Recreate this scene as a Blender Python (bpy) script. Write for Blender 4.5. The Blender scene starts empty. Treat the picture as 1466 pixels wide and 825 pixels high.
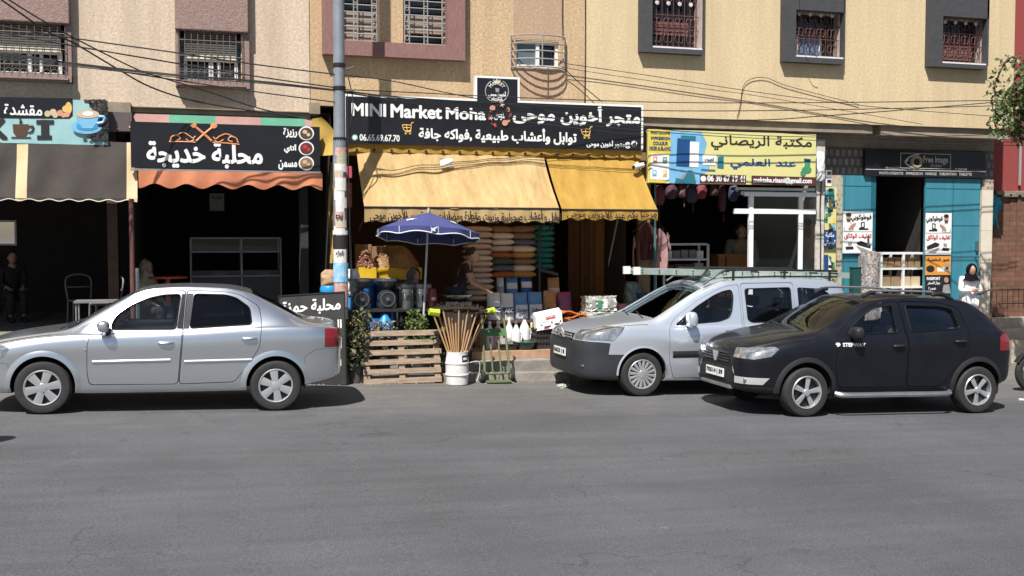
import bpy, bmesh, math, random
import numpy as np
from mathutils import Vector, Matrix
random.seed(7)
R = math.radians
S = bpy.context.scene
COL = S.collection

# ---------------------------------------------------------------- camera, sky, sun, exposure
CAM_H, YAW, PITCH, FPX, SLOPE = 2.088, R(16.166), R(2.73), 1500.0, 0.02695
cd = bpy.data.cameras.new('camera'); cam = bpy.data.objects.new('camera', cd); COL.objects.link(cam)
cam.location = (0, 0, CAM_H); cam.rotation_euler = (R(90) - PITCH, 0, -YAW)
cd.sensor_width = 36; cd.lens = 36 * FPX / 1466; cd.clip_start = .1; cd.clip_end = 3000
S.camera = cam
SUN_DIR = Vector((.40, .55, -1)).normalized()          # the way the light travels
sun_el = math.asin(-SUN_DIR.z); sun_az = math.atan2(-SUN_DIR.x, -SUN_DIR.y)
W = bpy.data.worlds.new('World'); S.world = W; W.use_nodes = True
nt = W.node_tree; bg = nt.nodes['Background']; bg.inputs[1].default_value = .05
sky = nt.nodes.new('ShaderNodeTexSky'); sky.sky_type = 'NISHITA'; sky.sun_disc = False
sky.sun_elevation = sun_el; sky.sun_rotation = sun_az; sky.dust_density = 1.5; sky.air_density = 1.0
nt.links.new(sky.outputs[0], bg.inputs[0])
sl = bpy.data.lights.new('sun', 'SUN'); sl.energy = 5.0; sl.angle = R(.5); sl.color = (1, .965, .915)
so = bpy.data.objects.new('sun', sl); COL.objects.link(so)
so.rotation_euler = SUN_DIR.to_track_quat('-Z', 'Y').to_euler(); so.location = (-10, -10, 30)
S.view_settings.view_transform = 'Standard'; S.view_settings.look = 'None'
S.view_settings.exposure = 0.66; S.view_settings.gamma = 1; S.view_settings.use_curve_mapping = False
S.render.engine = 'CYCLES'; S.cycles.max_bounces = 8; S.cycles.transparent_max_bounces = 16

# ---------------------------------------------------------------- measuring
def ray(px, py):
    u = (px - 733) / FPX; w = (412.5 - py) / FPX
    f = math.cos(PITCH) + w * math.sin(PITCH); z = -math.sin(PITCH) + w * math.cos(PITCH)
    return Vector((u * math.cos(YAW) + f * math.sin(YAW), -u * math.sin(YAW) + f * math.cos(YAW), z))
def at(px, py, Y):
    r = ray(px, py); t = Y / r.y
    return Vector((r.x * t, Y, CAM_H + r.z * t))
def X_(px, Y, py=300): return at(px, py, Y).x
def Z_(px, py, Y): return at(px, py, Y).z
def gz(x): return -SLOPE * x

# ---------------------------------------------------------------- materials
MATS = {}
def mat(name, c, c2=None, rough=.7, metal=0, scale=8, bump=0, bscale=None, coat=0, amount=1, spec=None, detail=6, stretch=None, trans=0, emit=0):
    if name in MATS: return MATS[name]
    m = bpy.data.materials.new(name); m.use_nodes = True; n = m.node_tree; L = n.links.new
    p = n.nodes['Principled BSDF']; MATS[name] = m
    c = tuple(c) + (1,) if len(c) == 3 else c
    p.inputs['Base Color'].default_value = c; p.inputs['Roughness'].default_value = rough; p.inputs['Metallic'].default_value = metal
    if coat: p.inputs['Coat Weight'].default_value = coat; p.inputs['Coat Roughness'].default_value = .06
    if spec is not None: p.inputs['Specular IOR Level'].default_value = spec
    if trans: p.inputs['Transmission Weight'].default_value = trans
    if emit: p.inputs['Emission Color'].default_value = c; p.inputs['Emission Strength'].default_value = emit
    m.diffuse_color = c
    if c2 is None and rough > .35 and not bump: c2 = tuple(min(1, v * .78) for v in c[:3])
    tc = n.nodes.new('ShaderNodeTexCoord'); mp = n.nodes.new('ShaderNodeMapping')
    L(tc.outputs['Object'], mp.inputs[0])
    if stretch: mp.inputs['Scale'].default_value = stretch
    if c2 is not None:
        nz = n.nodes.new('ShaderNodeTexNoise'); nz.inputs['Scale'].default_value = scale; nz.inputs['Detail'].default_value = detail; nz.inputs['Roughness'].default_value = .65
        L(mp.outputs[0], nz.inputs['Vector'])
        rp = n.nodes.new('ShaderNodeValToRGB'); rp.color_ramp.elements[0].position = .35; rp.color_ramp.elements[1].position = .68
        rp.color_ramp.elements[0].color = tuple(c2)[:3] + (1,); rp.color_ramp.elements[1].color = c
        L(nz.outputs['Fac'], rp.inputs[0]); L(rp.outputs[0], p.inputs['Base Color'])
    if bump:
        nb = n.nodes.new('ShaderNodeTexNoise'); nb.inputs['Scale'].default_value = bscale or scale * 3; nb.inputs['Detail'].default_value = 5
        L(mp.outputs[0], nb.inputs['Vector']); bn = n.nodes.new('ShaderNodeBump'); bn.inputs['Strength'].default_value = bump; bn.inputs['Distance'].default_value = .02
        L(nb.outputs['Fac'], bn.inputs['Height']); L(bn.outputs[0], p.inputs['Normal'])
    return m
def stucco(name, a, b, dirt):
    m = mat(name, a, b, .92, scale=24, bump=.55, bscale=70, detail=3); n = m.node_tree; L = n.links.new
    p = n.nodes['Principled BSDF']; src = p.inputs['Base Color'].links[0].from_socket
    tc = n.nodes.new('ShaderNodeTexCoord'); mp = n.nodes.new('ShaderNodeMapping'); mp.inputs['Scale'].default_value = (2.6, 1, .22)
    L(tc.outputs['Object'], mp.inputs[0]); nz = n.nodes.new('ShaderNodeTexNoise'); nz.inputs['Scale'].default_value = 1.1; nz.inputs['Detail'].default_value = 7; nz.inputs['Roughness'].default_value = .7
    L(mp.outputs[0], nz.inputs['Vector']); rp = n.nodes.new('ShaderNodeValToRGB'); rp.color_ramp.elements[0].position = .40; rp.color_ramp.elements[1].position = .68
    rp.color_ramp.elements[0].color = (0, 0, 0, 1); rp.color_ramp.elements[1].color = (.62, .62, .62, 1)
    L(nz.outputs['Fac'], rp.inputs[0]); mx = n.nodes.new('ShaderNodeMix'); mx.data_type = 'RGBA'
    L(rp.outputs[0], mx.inputs['Factor']); L(src, mx.inputs[6]); mx.inputs[7].default_value = dirt + (1,)
    L(mx.outputs[2], p.inputs['Base Color'])
    return m
def translucent(m, c, fac):
    n = m.node_tree; L = n.links.new; o = n.nodes['Material Output']; t = n.nodes.new('ShaderNodeBsdfTranslucent'); t.inputs[0].default_value = c + (1,)
    x = n.nodes.new('ShaderNodeMixShader'); x.inputs[0].default_value = fac; L(n.nodes['Principled BSDF'].outputs[0], x.inputs[1]); L(t.outputs[0], x.inputs[2]); L(x.outputs[0], o.inputs['Surface']); return m
def glass(name, tint, gloss=1.42):
    if name in MATS: return MATS[name]
    m = bpy.data.materials.new(name); m.use_nodes = True; n = m.node_tree; L = n.links.new; MATS[name] = m
    n.nodes.remove(n.nodes['Principled BSDF']); o = n.nodes['Material Output']
    t = n.nodes.new('ShaderNodeBsdfTransparent'); t.inputs[0].default_value = tint + (1,)
    g = n.nodes.new('ShaderNodeBsdfGlossy'); g.inputs['Roughness'].default_value = .015; g.inputs[0].default_value = (.9, .95, 1, 1)
    f = n.nodes.new('ShaderNodeFresnel'); f.inputs[0].default_value = gloss
    x = n.nodes.new('ShaderNodeMixShader'); L(f.outputs[0], x.inputs[0]); L(t.outputs[0], x.inputs[1]); L(g.outputs[0], x.inputs[2]); L(x.outputs[0], o.inputs[0])
    return m
def bricks(name, c1, c2, mortar, bw, bh, rough=.85, ms=.02, axis='xz', off=.5, bump=.4, grime=.55):
    if name in MATS: return MATS[name]
    m = mat(name, c1, c1, rough); n = m.node_tree; L = n.links.new; p = n.nodes['Principled BSDF']
    tc = n.nodes.new('ShaderNodeTexCoord'); sp = n.nodes.new('ShaderNodeSeparateXYZ'); cb = n.nodes.new('ShaderNodeCombineXYZ')
    L(tc.outputs['Object'], sp.inputs[0]); L(sp.outputs['XYZ'.index(axis[0].upper())], cb.inputs[0]); L(sp.outputs['XYZ'.index(axis[1].upper())], cb.inputs[1])
    b = n.nodes.new('ShaderNodeTexBrick'); b.inputs['Color1'].default_value = c1 + (1,); b.inputs['Color2'].default_value = c2 + (1,); b.inputs['Mortar'].default_value = mortar + (1,)
    b.inputs['Scale'].default_value = 1; b.inputs['Brick Width'].default_value = bw; b.inputs['Row Height'].default_value = bh; b.inputs['Mortar Size'].default_value = ms; b.offset = off
    L(cb.outputs[0], b.inputs['Vector']); nz = n.nodes.new('ShaderNodeTexNoise'); nz.inputs['Scale'].default_value = 9; nz.inputs['Detail'].default_value = 6; L(tc.outputs['Object'], nz.inputs['Vector'])
    mx = n.nodes.new('ShaderNodeMix'); mx.data_type = 'RGBA'; mx.blend_type = 'MULTIPLY'; mx.inputs['Factor'].default_value = grime
    L(b.outputs[0], mx.inputs[6]); L(nz.outputs['Fac'], mx.inputs[7]); L(mx.outputs[2], p.inputs['Base Color'])
    bn = n.nodes.new('ShaderNodeBump'); bn.inputs['Strength'].default_value = bump; bn.inputs['Distance'].default_value = .02; bn.invert = True
    L(b.outputs['Fac'], bn.inputs['Height']); L(bn.outputs[0], p.inputs['Normal'])
    return m

white = mat('white_print', (.8, .8, .78), rough=.45, c2=(.72, .72, .7), scale=5)
black = mat('black_print', (.012, .012, .014), rough=.4, c2=(.02, .02, .022), scale=6)
ink = mat('black_ink', (.015, .013, .012), rough=.7)
darkmetal = mat('dark_metal', (.03, .03, .032), rough=.45, metal=.4)
alu = mat('aluminium', (.62, .62, .62), rough=.35, metal=.9, c2=(.5, .5, .5))
whitemetal = mat('white_painted_metal', (.72, .72, .7), rough=.4, c2=(.62, .62, .6))
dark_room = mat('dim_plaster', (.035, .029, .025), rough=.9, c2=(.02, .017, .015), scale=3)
room_floor = mat('worn_floor', (.07, .06, .05), rough=.8, c2=(.045, .04, .035))
cable_m = mat('cable_rubber', (.012, .012, .013), rough=.6)
rubber = mat('rubber', (.016, .016, .017), rough=.75, c2=(.026, .025, .024), scale=20)
wood = mat('pallet_wood', (.38, .28, .20), (.20, .145, .10), .85, scale=4, stretch=(1.2, 6, 9), bump=.3)
steel = mat('brushed_steel', (.55, .55, .54), rough=.3, metal=1, c2=(.4, .4, .4))
orange_m = mat('copper_print', (.75, .30, .13), rough=.5)
gold_m = mat('gold_print', (.75, .48, .14), rough=.5)
skin_m = mat('skin', (.42, .25, .17), rough=.55, c2=(.38, .21, .14), scale=20)
leaf_a = mat('leaf_green', (.075, .125, .03), (.04, .075, .018), .55, scale=40)
leaf_b = mat('leaf_light', (.13, .17, .04), (.07, .11, .025), .55, scale=40)
leaf_d = mat('leaf_dusty', (.10, .115, .055), (.05, .062, .03), .7, scale=40)
bark = mat('bark', (.12, .09, .065), (.06, .045, .03), .9, scale=12, bump=.5)

# ---------------------------------------------------------------- mesh helpers
def wloc(o):
    v = Vector((0, 0, 0))
    while o is not None: v += o.location; o = o.parent
    return v
def tag(o, label=None, cat=None, group=None, kind=None):
    for k, v in (('label', label), ('category', cat), ('group', group), ('kind', kind)):
        if v: o[k] = v
    return o
def thing(name, label, cat, loc=(0, 0, 0), group=None):
    o = bpy.data.objects.new(name, None); COL.objects.link(o); o.location = loc; o.empty_display_size = .1
    return tag(o, label, cat, group)
class MB:
    def __init__(s): s.v = []; s.f = []; s.mi = []; s.cur = 0
    def add(s, vs, fs):
        b = len(s.v); s.v += [tuple(v) for v in vs]; s.f += [tuple(b + i for i in f) for f in fs]; s.mi += [s.cur] * len(fs); return s
    def box(s, x0, x1, y0, y1, z0, z1, bev=0):
        if x1 < x0: x0, x1 = x1, x0
        if y1 < y0: y0, y1 = y1, y0
        if z1 < z0: z0, z1 = z1, z0
        if bev:
            bm = bmesh.new(); bmesh.ops.create_cube(bm, size=1)
            for v in bm.verts: v.co = ((x0 + x1) / 2 + v.co.x * (x1 - x0), (y0 + y1) / 2 + v.co.y * (y1 - y0), (z0 + z1) / 2 + v.co.z * (z1 - z0))
            bmesh.ops.bevel(bm, geom=bm.edges[:], offset=bev, segments=2, affect='EDGES', profile=.6)
            return s.addbm(bm)
        v = [(x, y, z) for z in (z0, z1) for y in (y0, y1) for x in (x0, x1)]
        return s.add(v, [(0, 2, 3, 1), (4, 5, 7, 6), (0, 1, 5, 4), (2, 6, 7, 3), (0, 4, 6, 2), (1, 3, 7, 5)])
    def addbm(s, bm):
        bm.verts.index_update(); s.add([v.co for v in bm.verts], [[v.index for v in f.verts] for f in bm.faces]); bm.free(); return s
    def quad(s, a, b, c, d): return s.add([a, b, c, d], [(0, 1, 2, 3)])
    def poly(s, pts): return s.add(pts, [tuple(range(len(pts)))])
    def tube(s, pts, r, n=8, cap=True):
        pts = [Vector(p) for p in pts]; rs = r if isinstance(r, (list, tuple)) else [r] * len(pts); vs = []; fs = []; ref = None
        for i, p in enumerate(pts):
            t = (pts[min(i + 1, len(pts) - 1)] - pts[max(i - 1, 0)]).normalized()
            if ref is None: ref = t.orthogonal().normalized()
            ref = (ref - t * ref.dot(t)); ref = ref.normalized() if ref.length > 1e-6 else t.orthogonal().normalized()
            b = t.cross(ref)
            for k in range(n):
                a = 2 * math.pi * k / n; vs.append(p + (ref * math.cos(a) + b * math.sin(a)) * rs[i])
        for i in range(len(pts) - 1):
            for k in range(n): fs.append((i * n + k, i * n + (k + 1) % n, (i + 1) * n + (k + 1) % n, (i + 1) * n + k))
        if cap: fs += [tuple(range(n))[::-1], tuple((len(pts) - 1) * n + k for k in range(n))]
        return s.add(vs, fs)
    def lathe(s, prof, c=(0, 0, 0), n=24, axis='z', wob=0, cap=True):
        vs = []; fs = []; c = Vector(c)
        for r, h in prof:
            for k in range(n):
                a = 2 * math.pi * k / n; rr = r * (1 + wob * math.sin(3 * a + h * 9))
                p = (rr * math.cos(a), rr * math.sin(a), h) if axis == 'z' else ((rr * math.cos(a), h, rr * math.sin(a)) if axis == 'y' else (h, rr * math.cos(a), rr * math.sin(a)))
                vs.append(c + Vector(p))
        for i in range(len(prof) - 1):
            for k in range(n): fs.append((i * n + k, i * n + (k + 1) % n, (i + 1) * n + (k + 1) % n, (i + 1) * n + k))
        if cap: fs += [tuple(range(n))[::-1], tuple((len(prof) - 1) * n + k for k in range(n))]
        return s.add(vs, fs)
    def prism(s, pts, d):
        """polygon pts (3D) extruded by vector d"""
        n = len(pts); d = Vector(d); pts = [Vector(p) for p in pts]
        return s.add(pts + [p + d for p in pts], [tuple(range(n))[::-1], tuple(range(n, 2 * n))] + [(i, (i + 1) % n, n + (i + 1) % n, n + i) for i in range(n)])
    def grid(s, fn, nu, nv, closed=False):
        vs = [fn(i / nu, j / nv) for j in range(nv + 1) for i in range(nu + 1)]
        fs = [(j * (nu + 1) + i, j * (nu + 1) + i + 1, (j + 1) * (nu + 1) + i + 1, (j + 1) * (nu + 1) + i) for j in range(nv) for i in range(nu)]
        return s.add(vs, fs)
    def build(s, name, m, parent=None, smooth=False, ang=35, fix=True, thick=0):
        me = bpy.data.meshes.new(name); w = wloc(parent) if parent else Vector((0, 0, 0))
        me.from_pydata([Vector(v) - w for v in s.v], [], s.f)
        for q in (m if isinstance(m, (list, tuple)) else [m]): me.materials.append(q)
        for p, i in zip(me.polygons, s.mi): p.material_index = i
        if fix or thick:
            bm = bmesh.new(); bm.from_mesh(me)
            if thick:
                bmesh.ops.recalc_face_normals(bm, faces=bm.faces[:]); bmesh.ops.solidify(bm, geom=bm.faces[:], thickness=thick)
            bmesh.ops.recalc_face_normals(bm, faces=bm.faces[:]); bm.to_mesh(me); bm.free()
        if smooth:
            for p in me.polygons: p.use_smooth = True
            me.set_sharp_from_angle(angle=R(ang))
        o = bpy.data.objects.new(name, me); COL.objects.link(o)
        if parent: o.parent = parent
        return o
def dup(o, loc=None, parent=None, label=None, group=None, rot=None):
    c = o.copy(); COL.objects.link(c)
    if parent is not None: c.parent = parent
    if loc is not None: c.location = loc
    if rot is not None: c.rotation_euler = rot
    if label: c['label'] = label
    if group: c['group'] = group
    for ch in list(o.children): dup(ch, parent=c)
    return c
def bez(pts, n=8):
    """Catmull-Rom through pts"""
    P = [Vector(p) for p in pts]; out = []
    for i in range(len(P) - 1):
        a, b, c, d = P[max(i - 1, 0)], P[i], P[i + 1], P[min(i + 2, len(P) - 1)]
        for k in range(n):
            t = k / n; out.append(.5 * ((2 * b) + (c - a) * t + (2 * a - 5 * b + 4 * c - d) * t * t + (3 * b - a - 3 * c + d) * t ** 3))
    return out + [P[-1]]
def prect(a, Y): 
    """pixel box (left, top, right, bottom), heights read at the left edge -> x0,x1,z0,z1 on the plane Y"""
    l, t, r, b = a; return X_(l, Y, (t + b) / 2), X_(r, Y, (t + b) / 2), Z_(l, b, Y), Z_(l, t, Y)

# ---------------------------------------------------------------- lettering
_AR = {}
_c = 0xFE81
for ch, nf in ((0x622, 2), (0x623, 2), (0x624, 2), (0x625, 2), (0x626, 4), (0x627, 2), (0x628, 4), (0x629, 2), (0x62A, 4), (0x62B, 4), (0x62C, 4), (0x62D, 4), (0x62E, 4), (0x62F, 2), (0x630, 2), (0x631, 2), (0x632, 2), (0x633, 4), (0x634, 4), (0x635, 4), (0x636, 4), (0x637, 4), (0x638, 4), (0x639, 4), (0x63A, 4), (0x641, 4), (0x642, 4), (0x643, 4), (0x644, 4), (0x645, 4), (0x646, 4), (0x647, 4), (0x648, 2), (0x649, 2), (0x64A, 4)):
    _AR[chr(ch)] = (_c, nf); _c += nf
def arabic(s):
    for k, i in (('لآ', 0xFEF5), ('لأ', 0xFEF7), ('لإ', 0xFEF9), ('لا', 0xFEFB)):
        s = s.replace(k, chr(0xE000 + i - 0xFEF5))
    out = []
    def duo(c): return c in _AR and _AR[c][1] == 4
    def joins(c): return c in _AR or '\ue000' <= c <= '\ue010'
    for i, c in enumerate(s):
        pv = i > 0 and duo(s[i - 1]); nx = i + 1 < len(s) and joins(s[i + 1])
        if '\ue000' <= c <= '\ue010': out.append(chr(0xFEF5 + ord(c) - 0xE000 + (1 if pv else 0)))
        elif c in _AR:
            b, n = _AR[c]
            out.append(chr(b + ((3 if pv and nx else 2 if nx else 1 if pv else 0) if n == 4 else (1 if pv else 0))))
        else: out.append(c)
    return ''.join(out[::-1])
_tc = {}
def glyphs(s):
    if s in _tc: return _tc[s]
    body = arabic(s) if any('\u0600' <= c <= '\u06ff' for c in s) else s
    c = bpy.data.curves.new('t', 'FONT'); c.body = body; c.size = 1; c.resolution_u = 3
    o = bpy.data.objects.new('t', c); COL.objects.link(o); dg = bpy.context.evaluated_depsgraph_get()
    m = bpy.data.meshes.new_from_object(o.evaluated_get(dg)); vs = [(v.co.x, v.co.y) for v in m.vertices]; fs = [tuple(p.vertices) for p in m.polygons]
    bpy.data.objects.remove(o); bpy.data.curves.remove(c); bpy.data.meshes.remove(m)
    _tc[s] = (vs, fs); return vs, fs
def letters(mb, s, o, ux, uz, w, h, bold=0, warp=None):
    """fill the box at o (lower left), axes ux/uz, size w x h, with the string; bold thickens by shifted copies"""
    vs, fs = glyphs(s); ux = Vector(ux); uz = Vector(uz); n = ux.cross(uz); o = Vector(o)
    x0 = min(v[0] for v in vs); x1 = max(v[0] for v in vs); y0 = min(v[1] for v in vs); y1 = max(v[1] for v in vs)
    sx = w / (x1 - x0); sy = h / (y1 - y0); b = bold * h
    offs = [(0, 0)] + ([(b, 0), (-b, 0), (0, b), (0, -b), (b * .7, b * .7), (-b * .7, b * .7), (b * .7, -b * .7), (-b * .7, -b * .7)] if bold else [])
    for i, (dx, dy) in enumerate(offs):
        q = []
        for v in vs:
            a = (v[0] - x0) * sx + dx; c = (v[1] - y0) * sy + dy
            if warp: a, c = warp(a, c)
            q.append(o + ux * a + uz * c + n * (.0003 * i))
        mb.add(q, fs)
    return mb
def T(parent, s, box, Y, m, bold=.03, name='lettering'):
    """lettering filling a pixel box on the plane Y"""
    l, t, r, b = box; cx = (l + r) / 2; cy = (t + b) / 2
    x0, x1 = X_(l, Y, cy), X_(r, Y, cy); z0, z1 = Z_(cx, b, Y), Z_(cx, t, Y)
    return letters(MB(), s, (x0, Y, z0), (1, 0, 0), (0, 0, 1), x1 - x0, z1 - z0, bold).build(name, m, parent, fix=False)
def pane(parent, name, pts, Y, m, t=.004):
    """flat shape given in pixels on the plane Y"""
    return MB().prism([at(x, y, Y) for x, y in pts], (0, t, 0)).build(name, m, parent)
def disc(cx, cy, r, n=20, ry=None, a0=0, a1=360):
    return [(cx + r * math.cos(R(a0 + (a1 - a0) * k / n)), cy + (ry or r) * math.sin(R(a0 + (a1 - a0) * k / n))) for k in range(n + (a1 - a0 < 360))]
def pbox(mb, px, Y, d, bev=0):
    x0, x1, z0, z1 = prect(px, Y); return mb.box(x0, x1, Y, Y + d, z0, z1, bev)
def frame_strip(mb, x0, x1, z0, z1, y0, y1, w):
    mb.box(x0, x1, y0, y1, z1 - w, z1); mb.box(x0, x1, y0, y1, z0, z0 + w); mb.box(x0, x0 + w, y0, y1, z0 + w, z1 - w); mb.box(x1 - w, x1, y0, y1, z0 + w, z1 - w); return mb
# ---------------------------------------------------------------- cars: one lofted shell per car, every panel cut out of it
def mono(tab):
    xs = np.array([t[0] for t in tab], float); ys = np.array([t[1] for t in tab], float)
    d = np.diff(ys) / np.diff(xs); m = np.zeros_like(ys); m[0] = d[0]; m[-1] = d[-1]
    for i in range(1, len(xs) - 1): m[i] = 0 if d[i - 1] * d[i] <= 0 else 2 * d[i - 1] * d[i] / (d[i - 1] + d[i])
    def f(x):
        x = min(max(x, xs[0]), xs[-1]); i = min(int(np.searchsorted(xs, x, 'right')) - 1, len(xs) - 2); h = xs[i + 1] - xs[i]; t = (x - xs[i]) / h
        return (2 * t**3 - 3 * t**2 + 1) * ys[i] + (t**3 - 2 * t**2 + t) * h * m[i] + (-2 * t**3 + 3 * t**2) * ys[i + 1] + (t**3 - t**2) * h * m[i + 1]
    return f
def tmpobj(me, name='tmp'):
    o = bpy.data.objects.new(name, me); COL.objects.link(o); return o
def boolean(me, mbc, op):
    for k in range(4):                                         # a cutter face that grazes the shell makes the solver fail: nudge and retry
        o = tmpobj(me); c = mbc.build('cutter', [], None); md = o.modifiers.new('b', 'BOOLEAN'); md.object = c; md.operation = op; md.solver = 'EXACT'
        if k: c.location = (.0013 * k, .0007 * k, .0011 * k); c.scale = (1.0007, 1.0007, 1.0007)
        r = bpy.data.meshes.new_from_object(o.evaluated_get(bpy.context.evaluated_depsgraph_get()))
        cm = c.data; bpy.data.objects.remove(o); bpy.data.objects.remove(c); bpy.data.meshes.remove(cm)
        if (op == 'INTERSECT' and len(r.polygons)) or (op != 'INTERSECT' and len(r.polygons) > .6 * len(me.polygons)): return r
    print('boolean failed', op, len(me.polygons)); return me if op != 'INTERSECT' else r
class Shell:
    def __init__(s, T, x0, x1):
        s.F = {k: mono(v) for k, v in T.items()}; s.x0, s.x1 = x0, x1
        n = 84; xs = [x0 + (x1 - x0) * (.5 - .5 * math.cos(math.pi * (.06 + .88 * i / n)) - .0089) / .9822 for i in range(n + 1)]; xs[0] = x0; xs[-1] = x1
        secs = [s.sec(x) for x in xs]; m = len(secs[0]); vs = []; fs = []
        for x, sc in zip(xs, secs):
            vs += [(x, -y, z) for y, z in sc] + [(x, y, z) for y, z in sc[1:-1]]
        st = m + m - 2
        def L(i, j): return i * st + j
        def Rr(i, j): return i * st + (j if j in (0, m - 1) else m - 1 + j)
        for i in range(n):
            for j in range(m - 1):
                fs.append((L(i, j), L(i + 1, j), L(i + 1, j + 1), L(i, j + 1)))
                fs.append((Rr(i, j), Rr(i, j + 1), Rr(i + 1, j + 1), Rr(i + 1, j)))
        for i in (0, n): fs.append(tuple([L(i, j) for j in range(m)] + [Rr(i, j) for j in range(m - 2, 0, -1)]))
        bm = bmesh.new(); bv = [bm.verts.new(v) for v in vs]
        for f in fs: bm.faces.new([bv[k] for k in f])
        bmesh.ops.remove_doubles(bm, verts=bm.verts[:], dist=1e-5)
        bmesh.ops.recalc_face_normals(bm, faces=bm.faces[:])
        bm.normal_update()
        bm.verts.index_update(); xm = (x0 + x1) / 2; off = [Vector((xm + (v.co.x - xm) * .989, v.co.y * .972, .45 + (v.co.z - .45) * .97)) for v in bm.verts]
        me = bpy.data.meshes.new('shell'); V = [v.co.copy() for v in bm.verts]; Fc = [[v.index for v in f.verts] for f in bm.faces]; k = len(V)
        me.from_pydata(V + off, [], Fc + [[k + i for i in f[::-1]] for f in Fc]); bm.free(); s.me = me
    def sec(s, x):
        g = {k: f(x) for k, f in s.F.items()}; W_, zb, zs, zr, wr, zt = (g[k] for k in ('W', 'zb', 'zs', 'zr', 'wr', 'zt')); h = zs - zb
        c = [(0, zb), (W_ * .6, zb), (W_ - .10, zb + .005), (W_ - .032, zb + .05), (W_ - .012, zb + .24 * h), (W_ - .006, zb + .5 * h), (W_ + .004, zb + .80 * h), (W_ - .026, zs - .035), (W_ - .06, zs),
             ((W_ - .06 + wr) / 2 + .012 * min(1, max(0, zr - zs) / .3), (zs + zr) / 2), (wr + .012, zr - .012), (wr - .05, zr + .4 * (zt - zr)), (wr * .55, zr + .82 * (zt - zr)), (0, zt)]
        out = []
        for i in range(len(c) - 1):
            a, b, d, e = c[max(i - 1, 0)], c[i], c[i + 1], c[min(i + 2, len(c) - 1)]
            for k in range(3):
                t = k / 3; out.append(tuple(.5 * ((2 * q) + (r - p) * t + (2 * p - 5 * q + 4 * r - w) * t * t + (3 * q - p - 3 * r + w) * t ** 3) for p, q, r, w in zip(a, b, d, e)))
        out.append(c[-1]); out[0] = (0, zb); return [(max(0, y), z) for y, z in out]
    def y(s, x, z):
        sc = s.sec(x)[9:33]; sc = sorted((q[1], q[0]) for q in sc); return float(np.interp(z, [q[0] for q in sc], [q[1] for q in sc]))
    def top(s, x, y):
        sc = s.sec(x)[24:]; sc = sorted(sc); return float(np.interp(abs(y), [q[0] for q in sc], [q[1] for q in sc]))
def sidep(poly, y0=.3, y1=1.2, both=True):
    mb = MB().prism([(x, -y1, z) for x, z in poly], (0, y1 - y0, 0))
    if both: mb.prism([(x, y0, z) for x, z in poly], (0, y1 - y0, 0))
    return mb
def grow(poly, d):
    cx = sum(p[0] for p in poly) / len(poly); cz = sum(p[1] for p in poly) / len(poly)
    wx = (max(p[0] for p in poly) - min(p[0] for p in poly)) / 2; wz = (max(p[1] for p in poly) - min(p[1] for p in poly)) / 2
    return [(cx + (x - cx) * (1 + d / wx), cz + (z - cz) * (1 + d / wz)) for x, z in poly]
def rnd(poly, r=.04, n=4):
    out = []
    for i in range(len(poly)):
        p, a, b = Vector(poly[i]), Vector(poly[i - 1]), Vector(poly[(i + 1) % len(poly)])
        u = a - p; w = b - p; rr = min(r, u.length * .45, w.length * .45); A = p + u.normalized() * rr; B = p + w.normalized() * rr
        for k in range(n + 1):
            t = k / n; q = A * (1 - t) ** 2 + p * 2 * t * (1 - t) + B * t * t; out.append((q.x, q.y))
    return out
def panel(me, name, m, parent, dy=0, dx=0, dz=0, ang=28):
    me = me.copy(); me.materials.clear(); me.materials.append(m)
    for p in me.polygons: p.material_index = 0; p.use_smooth = True
    me.set_sharp_from_angle(angle=R(ang)); o = bpy.data.objects.new(name, me); COL.objects.link(o); o.parent = parent
    if dy or dx or dz:
        for v in me.vertices: v.co.y -= math.copysign(dy, v.co.y) if dy else 0; v.co.x += dx; v.co.z += dz
    return o
def half(me, near):
    """only the pieces on one side"""
    bm = bmesh.new(); bm.from_mesh(me); bmesh.ops.delete(bm, geom=[v for v in bm.verts if (v.co.y > 0) == near], context='VERTS')
    r = bpy.data.meshes.new('h'); bm.to_mesh(r); bm.free(); return r
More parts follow.
